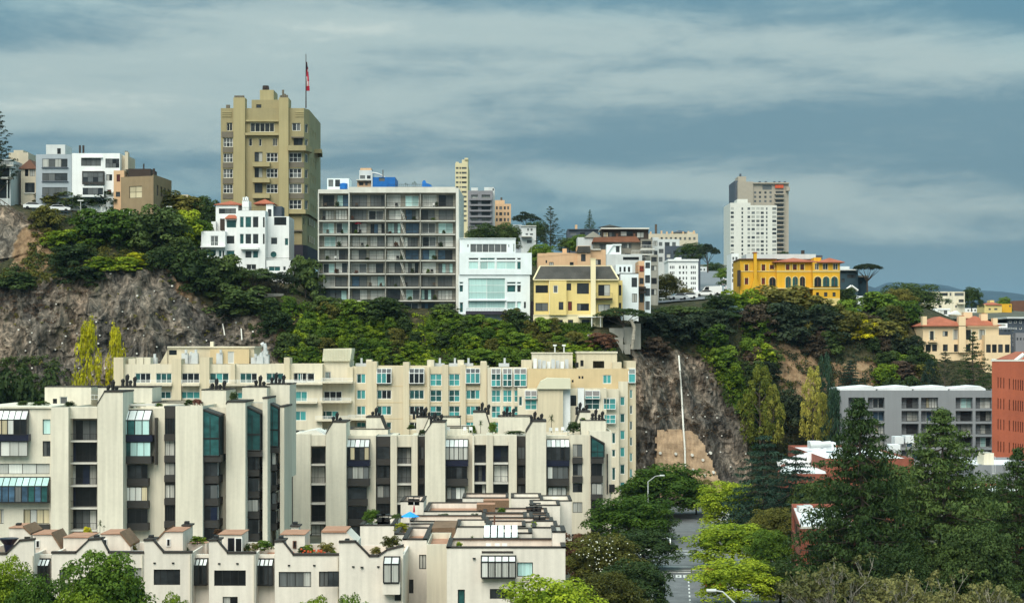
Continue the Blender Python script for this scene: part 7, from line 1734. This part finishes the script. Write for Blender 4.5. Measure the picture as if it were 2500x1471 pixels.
# sprayed-concrete apron at the cliff foot
def apron():
    mat('shotcrete', (.40,.275,.175), var=.22, streak=.35, fine=.14, bump=.5, scale=.5)
    Pg = [(1600,1050),(1640,1046),(1692,1052),(1722,1085),(1740,1130),(1762,1176),(1768,1200),(1600,1230)]
    nx, ny = 40, 42; V = {}; b = MB(); idx = {}
    for i in range(nx):
        for j in range(ny):
            px, py = 1600+170*i/(nx-1), 1044+190*j/(ny-1)
            if not in_poly(px+5*noise.noise((px*.06, py*.06, 3)), py+7*noise.noise((px*.07, py*.05, 8)), Pg): continue
            D = 354.6+(1200-py)*.026+.35*noise.fractal((px*.03, py*.03, 2), 1, 2, 3); q = P3(px, py, D); idx[(i, j)] = len(b.v); b.v.append(tuple(q))
    for (i, j) in list(idx):
        c = [(i,j),(i,j+1),(i+1,j+1),(i+1,j)]
        if all(k in idx for k in c): b.f.append(tuple(idx[k] for k in c)); b.m.append(0)
    # thickness: run each border edge back into the hill
    from collections import Counter
    ec = Counter(); di = {}
    for f in b.f:
        for a, c in zip(f, f[1:]+f[:1]): ec[tuple(sorted((a, c)))] += 1; di[tuple(sorted((a, c)))] = (a, c)
    for e, n in ec.items():
        if n == 1:
            a, c = di[e]; A, C_ = b.v[a], b.v[c]; b.quad(C_, A, (A[0], A[1]+9, A[2]), (C_[0], C_[1]+9, C_[2]))
    struct(obj('rock_apron', b, 'shotcrete'), 'tan sprayed-concrete apron at the cliff foot')
    m = MB()
    for (x, y) in ((1612,1105),(1650,1107),(1690,1110),(1716,1122),(1692,1146),(1742,1152),(1720,1160),(1735,1105)):
        q = P3(x, y, 354.4+(1200-y)*.026); m.tube(q+Vector((0,-.25,0)), q+Vector((0,1.2,0)), .28, .28, 8)
    stuff(obj('anchor_plates', m, 'pipe_white', HILL))
apron()
m = MB(); q = []
for (x, y) in ((1657,868),(1660,905),(1663,945),(1666,1000),(1668,1036),(1668.6,1046.5),(1672,1095),(1673,1146)):
    h, n_ = on_hill(x, y); D = 353.9+(1200-y)*.026 if y > 1046 else h.y-.8; q.append(P3(x, y, D))
for a, c in zip(q[:-1], q[1:]): m.tube(a, c, .17, .17, 8); m.tube(c-(c-a)*.03, c+(c-a)*.01, .23, .23, 8)
tag(obj('drain_pipe', m, 'pipe_white'), 'long white drain pipe running down the right cliff', 'pipe')
for (x, y, x1, y1) in ((545,790,550,818),(590,802,592,830)):
    m = MB(); h, _ = on_hill(x, y); h2, _ = on_hill(x1, y1); m.tube(h+Vector((0,-.7,0)), h2+Vector((0,-.7,0)), .12, .12, 6); tag(obj('weep_pipe', m, 'pipe_white'), ('left' if x < 560 else 'right')+' short pale pipe on the rocky shoulder below the deco house', 'pipe', 'weep pipes on the shoulder')
m = MB(); q = [P3(1541, 780, 359), P3(1549, 800, 358.5), P3(1546, 830, 358), P3(1543, 852, 358)]
for a, c in zip(q[:-1], q[1:]): m.tube(a, c, .3, .35, 8)
tag(obj('dead_tree', m, 'bark_pale'), 'pale bare trunk leaning on the retaining wall', 'tree')

# ------------------------------------------------------------------ vehicles
CARM = {}
def car(label, loc, rz, paint, group=None, van=False):
    if paint not in CARM:
        c = {'white': (.75,.75,.75), 'silver': (.45,.46,.48), 'grey': (.16,.17,.18), 'black': (.02,.02,.022), 'red': (.40,.03,.02)}[paint]; CARM[paint] = mat('car_'+paint, c, rough=.3, var=0, spec=.5)
    e = thing('van' if van else 'parked_car', label, 'van' if van else 'car', loc, group); e.rotation_euler = (0, 0, rz)
    def build():
        h = 1.0
        prof = [(-2.2,.35),(2.2,.35),(2.25,.75),(2.1,.92),(1.25,1.0),(.55,1.42),(-1.2,1.45),(-1.95,1.02),(-2.25,.92)] if not van else [(-2.5,.35),(2.5,.35),(2.55,.9),(2.35,1.15),(1.6,2.1),(-2.5,2.2),(-2.55,1.0)]
        bm = MB(); bm.prism_y(prof, -.86, .86); body = bm.mesh('body', ['car_'+paint])
        cb = MB()
        gp = [(1.12,1.02),(.52,1.37),(-1.15,1.40),(-1.8,1.03)] if not van else [(1.95,1.2),(1.52,2.0),(.7,2.0),(.7,1.2)]
        cb.prism_y(list(reversed(gp)) if False else gp, -.875, .875)
        fr = [(1.28,-.74,1.0),(1.28,.74,1.0),(.60,.66,1.41),(.60,-.66,1.41)] if not van else [(2.37,-.76,1.2),(2.37,.76,1.2),(1.66,.72,2.06),(1.66,-.72,2.06)]
        cb.poly(fr); rr = [(-1.98,.74,1.03),(-1.98,-.74,1.03),(-1.24,-.66,1.44),(-1.24,.66,1.44)]
        if not van: cb.poly(rr)
        win_ = cb.mesh('windows', ['pane_dark'])
        w = MB(); w.tube((0,-.12,0), (0,.12,0), .33, .33, 14); w.tube((0,-.125,0), (0,.125,0), .17, .17, 10); wh = w.mesh('wheel', ['black_metal'])
        l_ = MB(); l_.box(-.04, .04, -.18, .18, -.07, .07); lm = l_.mesh('headlight', ['white_frame']); t_ = l_.mesh('tail_light', ['cloth_red'])
        return body, win_, wh, lm, t_
    body, win_, wh, lm, tl = cached(('car', paint, van), build); L = 2.2 if not van else 2.5
    for nm, me, p in [('body', body, (0,0,0)), ('windows', win_, (0,0,.004))] + [('wheel', wh, (sx*1.35, sy*.80, .33)) for sx in (-1, 1) for sy in (-1, 1)] + [('headlight', lm, (L+.02, s_*.6, .76)) for s_ in (-1, 1)] + [('tail_light', tl, (-L-.03, s_*.6, .82)) for s_ in (-1, 1)]:
        o = bpy.data.objects.new(nm, me); COL.objects.link(o); o.parent = e; o.location = p; WL[o.name] = Vector((0,0,0))
    return e
def car_hill(label, px, D, rz, paint, lift=.28, **k): x = PX(px, D); return car(label, (x, D, hill_z(x, D)+lift), R(rz), paint, **k)
car_hill('silver car parked on the crest lane nose to the left', 1654, 414, 200, 'silver'); car_hill('low white car parked on the crest lane behind the silver car', 1678, 419, 195, 'white'); car_hill('white car on the crest lane at the corner', 1722, 436, 170, 'white'); car_hill('white van on the crest lane at the street mouth', 1740, 446, 160, 'white', van=True)
car_hill('white car on the lane under the hilltop houses, left', 84, 385, 10, 'white', .05); car_hill('white car on the lane under the hilltop houses, right', 146, 386, 8, 'white', .05)
for k, (D, cl) in enumerate(((520,'white'),(560,'silver'),(600,'white'),(640,'grey'),(685,'white'),(730,'silver'))):
    x = PX(1722, D)+4.4+.02*(D-500); car('parked car on the uphill street kerb, %s going up' % ORDW[k], (x, D, far_z(1750, D)+.2), R(94), cl, 'cars on the uphill street')
car('red truck half hidden under the right street trees', st(52, 2.6), math.atan2(sdir.y, sdir.x), 'red', van=True)
car('white car on the left kerb under the street trees', st(95, -3.3), math.atan2(sdir.y, sdir.x), 'white')

# ------------------------------------------------------------------ lamps, poles, rails
def lamp(label, base, h, arm, ang, m_='galvanised'):
    e = thing('street_lamp', label, 'street lamp', base); b_ = Vector(base); m = MB(); m.tube(b_, b_+Vector((0,0,h)), .13, .08, 8); obj('pole', m, m_, e)
    d = Vector((math.cos(ang), math.sin(ang), 0)); m = MB(); p0 = b_+Vector((0,0,h)); p1 = p0+d*arm*.6+Vector((0,0,.9)); p2 = p0+d*arm+Vector((0,0,1.0)); m.tube(p0, p1, .07, .06, 6); m.tube(p1, p2, .06, .05, 6); obj('arm', m, m_, e)
    m = MB(); m.tube(p2-d*.1, p2+d*.7, .14, .12, 8); obj('lamp_head', m, m_, e)
q = P3(1582, 1175, 300); lamp('grey street lamp with curved arm at the street end', (q.x, 300, 0), q.z, 2.0, 0)
q = P3(1793, 1452, 152); lamp('street lamp top at the bottom edge beneath the street trees', (q.x, 152, 0), q.z-.6, 1.6, math.pi)
for x, y, yb, D, lb in ((197, 490, 520, 386, 'white lamp post on the left hilltop'), (413, 505, 535, 388, 'lamp post left of the deco house, taller'), (428, 517, 540, 388, 'lamp post left of the deco house, shorter'), (1617, 728, 745, 412, 'white lamp globe post by the parked cars')):
    e = thing('lamp_post', lb, 'lamp post', P3(x, yb, D)); m = MB(); m.tube(P3(x, yb+6, D), P3(x, y, D), .09, .07, 6); obj('pole', m, 'galvanised', e); m = MB(); a = P3(x, y, D); m.box(a.x-.6, a.x+.6, D-.2, D+.2, a.z-.05, a.z+.15); obj('lamp_head', m, 'white_frame', e)
e = thing('guard_rail', 'green guard rail along the lane under the hilltop houses', 'railing', P3(125, 520, 382)); m = MB()
for k in range(11): a = P3(80+k*9.5, 508+k*1.1, 382); m.tube((a.x, 382, a.z-1.1), (a.x, 382, a.z), .05, .05, 5)
a, c = P3(80, 508, 382), P3(175, 519, 382); m.tube(a, c, .06, .06, 5); m.tube(a-Vector((0,0,.5)), c-Vector((0,0,.5)), .05, .05, 5); obj('rail', m, 'dark_teal_wall', e)
e = thing('stair_rail', 'dark sloping hand rail at the far left above the rock', 'railing', P3(40, 540, 379)); m = MB()
for a, c in (((0,497),(45,528)), ((45,528),(85,552))):
    for dz in (0, .9): m.tube(P3(*a, 377.5)+Vector((0,0,dz)), P3(*c, 377.5)+Vector((0,0,dz)), .09, .09, 5)
for k in range(9): a = P3(k*10.5, 497+k*6.8, 377.5); m.tube(a-Vector((0,0,.5)), a+Vector((0,0,.95)), .06, .06, 5)
obj('rail', m, 'wood_pole', e)

def chair(label, loc, group, m_='rail_white'):
    e = thing('deck_chair', label, 'chair', loc, group); x, y, z = loc
    m = MB(); m.box(x-.25, x+.25, y-.25, y+.25, z+.40, z+.45); obj('seat', m, m_, e); m = MB(); m.box(x-.25, x+.25, y+.22, y+.27, z+.45, z+.9); obj('backrest', m, m_, e)
    for sx in (-.22, .22):
        for sy in (-.22, .22): m = MB(); m.box(x+sx-.02, x+sx+.02, y+sy-.02, y+sy+.02, z, z+.4); obj('leg', m, m_, e)
# ------------------------------------------------------------------ terraces: plants, parasols, furniture
def deck(kind, v, x, yt, yb, w, D, label, group=None, **k):
    return plant(kind, (PX(v.x(x), D), D, PZ(v.y(yb), D)), w/v.k*D/FPX, PZ(v.y(yt), D)-PZ(v.y(yb), D), label, group, name='potted_plant' if k.get('pot') else None, cat='plant') if True else None
for k, v, x, yt, yb, w, D, lb in [('shrubbright',V7,1340,352,412,90,187,'leafy pot shrub behind the third stair house'),('shrub',V7,1795,380,456,110,184,'shrub on the deck of the open-door house'),('shrubolive',V7,1730,400,460,60,184,'thin shrub beside the open white door'),('shrubbright',V7,2090,412,484,90,184,'round bright shrub on the flower deck'),('shrubolive',V7,2215,398,486,110,184,'feathery shrub on the flower deck'),
   ('shrubrust',V7,1480,305,345,70,205,'rusty shrub before the left apartments foot'),('shrubyellow',V7,590,290,372,70,196,'yellow shrub in front of the left apartments'),('palm',V7,678,255,345,50,200,'spiky palm behind the second stair house'),('palm',V7,705,285,320,40,202,'small spiky plant behind the second stair house'),
   ('shrubolive',V8,430,352,450,130,181,'feathery tall grass on the corner house deck'),('shrubolive',V8,330,428,486,80,180,'round grass tuft on the corner house deck'),('green',V8,300,168,286,130,219,'young tree on the stepped flats left deck'),('cypress',V8,470,195,300,80,216,'dark shrub beside the blue parasol'),('shrubyellow',V8,500,262,330,90,214,'yellow-green shrub below the blue parasol'),('shrub',V8,605,303,340,60,210,'small green shrub on the lower deck'),
   ('shrubdark',V8,785,200,240,80,240,'dark shrub on the terracotta deck'),('palm',V8,980,360,432,60,186,'dark spiky plant on the corner flats roof, left'),('palm',V8,1290,362,430,70,186,'dark spiky plant on the corner flats roof, right'),('shrubbright',V8,890,392,436,50,184,'bright shrub on the corner flats roof'),
   ('palm',V6,1395,565,645,60,290,'spiky palm on the centre apartments roof, left'),('palm',V6,1865,530,640,70,289,'spiky palm on the centre apartments roof, right'),('shrubdark',V6,2015,568,640,110,290,'dark roof shrub right of the palm'),('shrub',V6,2075,540,600,50,292,'upright roof shrub at the centre apartments right end'),('shrubdark',V6,1620,625,655,120,287,'low roof hedge on the centre apartments'),('shrub',V6,1340,590,650,60,288,'roof bush beside the left palm'),('shrub',V6,1475,570,650,60,288,'roof bush right of the left palm'),('shrubdark',V6,1010,620,658,60,288,'small roof bush left of the middle fin'),('shrubdark',V6,935,585,620,60,292,'small dark roof bush on the centre apartments'),
   ('shrubdark',V5,160,455,500,80,255,'roof bush on the finned apartments, left'),('shrub',V5,280,455,498,120,255,'wide roof bush on the finned apartments'),('shrubdark',V5,490,458,502,70,255,'roof bush beside the roof door'),('shrub',V5,960,470,500,150,254,'clipped green roof hedge above the sunroom'),('shrub',V5,1120,472,498,60,256,'small roof hedge right of the long one'),('shrubrust',V5,1390,440,490,60,256,'brownish roof plant at the middle of the left apartments'),('shrubdark',V5,1330,445,490,70,256,'dark roof plant at the middle of the left apartments'),('shrubdark',V5,1645,392,465,60,258,'dark roof plant beside the right fins')]:
    deck(k, v, x, yt, yb, w, D, lb)
for k, (v, x, y, D) in enumerate([(V7,1640,462,186),(V7,1680,458,186),(V7,1260,462,187),(V7,1370,400,190),(V7,900,455,186),(V7,790,452,186),(V7,560,450,186),(V7,2260,478,184),(V7,2050,470,183),(V8,700,335,208),(V8,830,330,208),(V8,1150,330,212),(V8,1400,300,222),(V8,1000,240,238),(V8,1180,205,246)]):
    deck(rng.choice(['shrub','shrubbright','shrubolive','shrubdark']), v, x, y-rng.uniform(28, 55), y+12, rng.uniform(40, 75), D, 'small deck shrub on the near terraces, %s from the left of the scattered ones' % ORDW[k], 'scattered deck shrubs')
for k, (i, c) in enumerate(rng.sample([(i, c) for i in range(7) for c in range(4)], 18)):
    x = [300,560,860,1140][c]+rng.uniform(0, 120); q = P3(V2.x(x), V2.y([490,598,708,816,922,1031,1140][i]-4), 375.2)
    chair('balcony chair on the grey block, %s balcony row, %s bay' % (['top','second','third','fourth','fifth','sixth','seventh'][i], ('leftmost', 'second', 'third', 'rightmost')[c]), tuple(q), 'balcony chairs', rng.choice(['rail_white','pot_black','wood_pole']))
gp = 'balcony plants'
for i, c in rng.sample([(i, c) for i in range(8) for c in range(4)], 26):
    x = rng.uniform([258,508,805,1090][c]+25, [508,805,1090,1380][c]-25); y = [490,598,708,816,922,1031,1140,1250][i]-3
    if i == 7 and c == 0: continue
    lb = 'potted plant on the grey block, %s balcony row, %s bay' % (ORD[i], ('leftmost', 'second', 'third', 'rightmost')[c])
    deck(rng.choice(['shrub','shrubdark','shrubdark','shrubrust']), V2, x, y-rng.uniform(22, 48), y, rng.uniform(22, 40), 375, lb, gp)
for k, (x, h) in enumerate(((970,30),(985,22),(1030,34),(1045,42),(1055,30))): deck('palm', V2, x, 322-h, 324, 26, 379, 'spiky dark plant on the grey block roof, %s from the left' % ORDW[k], 'roof plants on the grey block')
def parasol(label, v, x, yt, ye, yb, w, D, m_, closed=False):
    c = Vector((PX(v.x(x), D), D, 0)); zt, ze, zb = PZ(v.y(yt), D), PZ(v.y(ye), D), PZ(v.y(yb), D); r = w/2/v.k*D/FPX
    e = thing('parasol', label, 'parasol', (c.x, D, zb)); m = MB(); m.tube((c.x, D, zb), (c.x, D, zt), .05, .05, 6); obj('pole', m, 'rail_white', e); m = MB(); n = 8
    for k in range(n):
        a0, a1 = 2*math.pi*k/n, 2*math.pi*(k+1)/n
        m.poly([(c.x+r*math.cos(a0), D+r*math.sin(a0), ze), (c.x+r*math.cos(a1), D+r*math.sin(a1), ze), (c.x, D, zt)])
    obj('canopy', m, m_, e)
parasol('open bright blue parasol on the stepped flats', V8, 558, 188, 222, 330, 130, 216, 'umbrella_blue')
parasol('closed dark red parasol beside the blue one', V8, 586, 124, 192, 225, 16, 240, 'cloth_red')
parasol('small pink parasol on a balcony of the grey block', V2, 583, 606, 622, 690, 66, 375, 'cloth_red')
m = MB(); q = P3(V7.x(2050), V7.y(478), 182)
for k in range(34): a = (q.x+rng.uniform(-2.2, 2.4), q.y+rng.uniform(-.6, .6), q.z+rng.uniform(-.2, .5)); m.box(a[0]-.09, a[0]+.09, a[1]-.09, a[1]+.09, a[2]-.07, a[2]+.07)
stuff(obj('flowers', m, 'orange_red'))
for k, (x, y) in enumerate(((1180,640),(1290,640),(1330,640),(1860,645),(1900,645),(1940,640))): D = 287; chair('white roof terrace chair on the centre apartments, %s from the left' % ORDW[k], tuple(P3(V6.x(x), V6.y(y), D)), 'roof terrace chairs')
for k, (x, y) in enumerate(((1090,455),(1150,455),(1200,455))): chair('pale chair behind the corner flats parapet, %s from the left' % ORDW[k], tuple(P3(V8.x(x), V8.y(y+10), 182)), 'corner flats roof chairs')

# ------------------------------------------------------------------ the air
hz = bpy.data.materials.new('haze_air'); hz.use_nodes = True; _n = hz.node_tree; _n.nodes.clear()
_o = _n.nodes.new('ShaderNodeOutputMaterial'); _v = _n.nodes.new('ShaderNodeVolumePrincipled')
_v.inputs['Color'].default_value = (.50, .70, .95, 1); _v.inputs['Density'].default_value = 4e-5; _v.inputs['Anisotropy'].default_value = .2
_n.links.new(_v.outputs[0], _o.inputs['Volume'])
m = MB(); m.box(-9500, 9500, -400, 16500, -2, 420); o = obj('haze', m, [hz]); stuff(o)
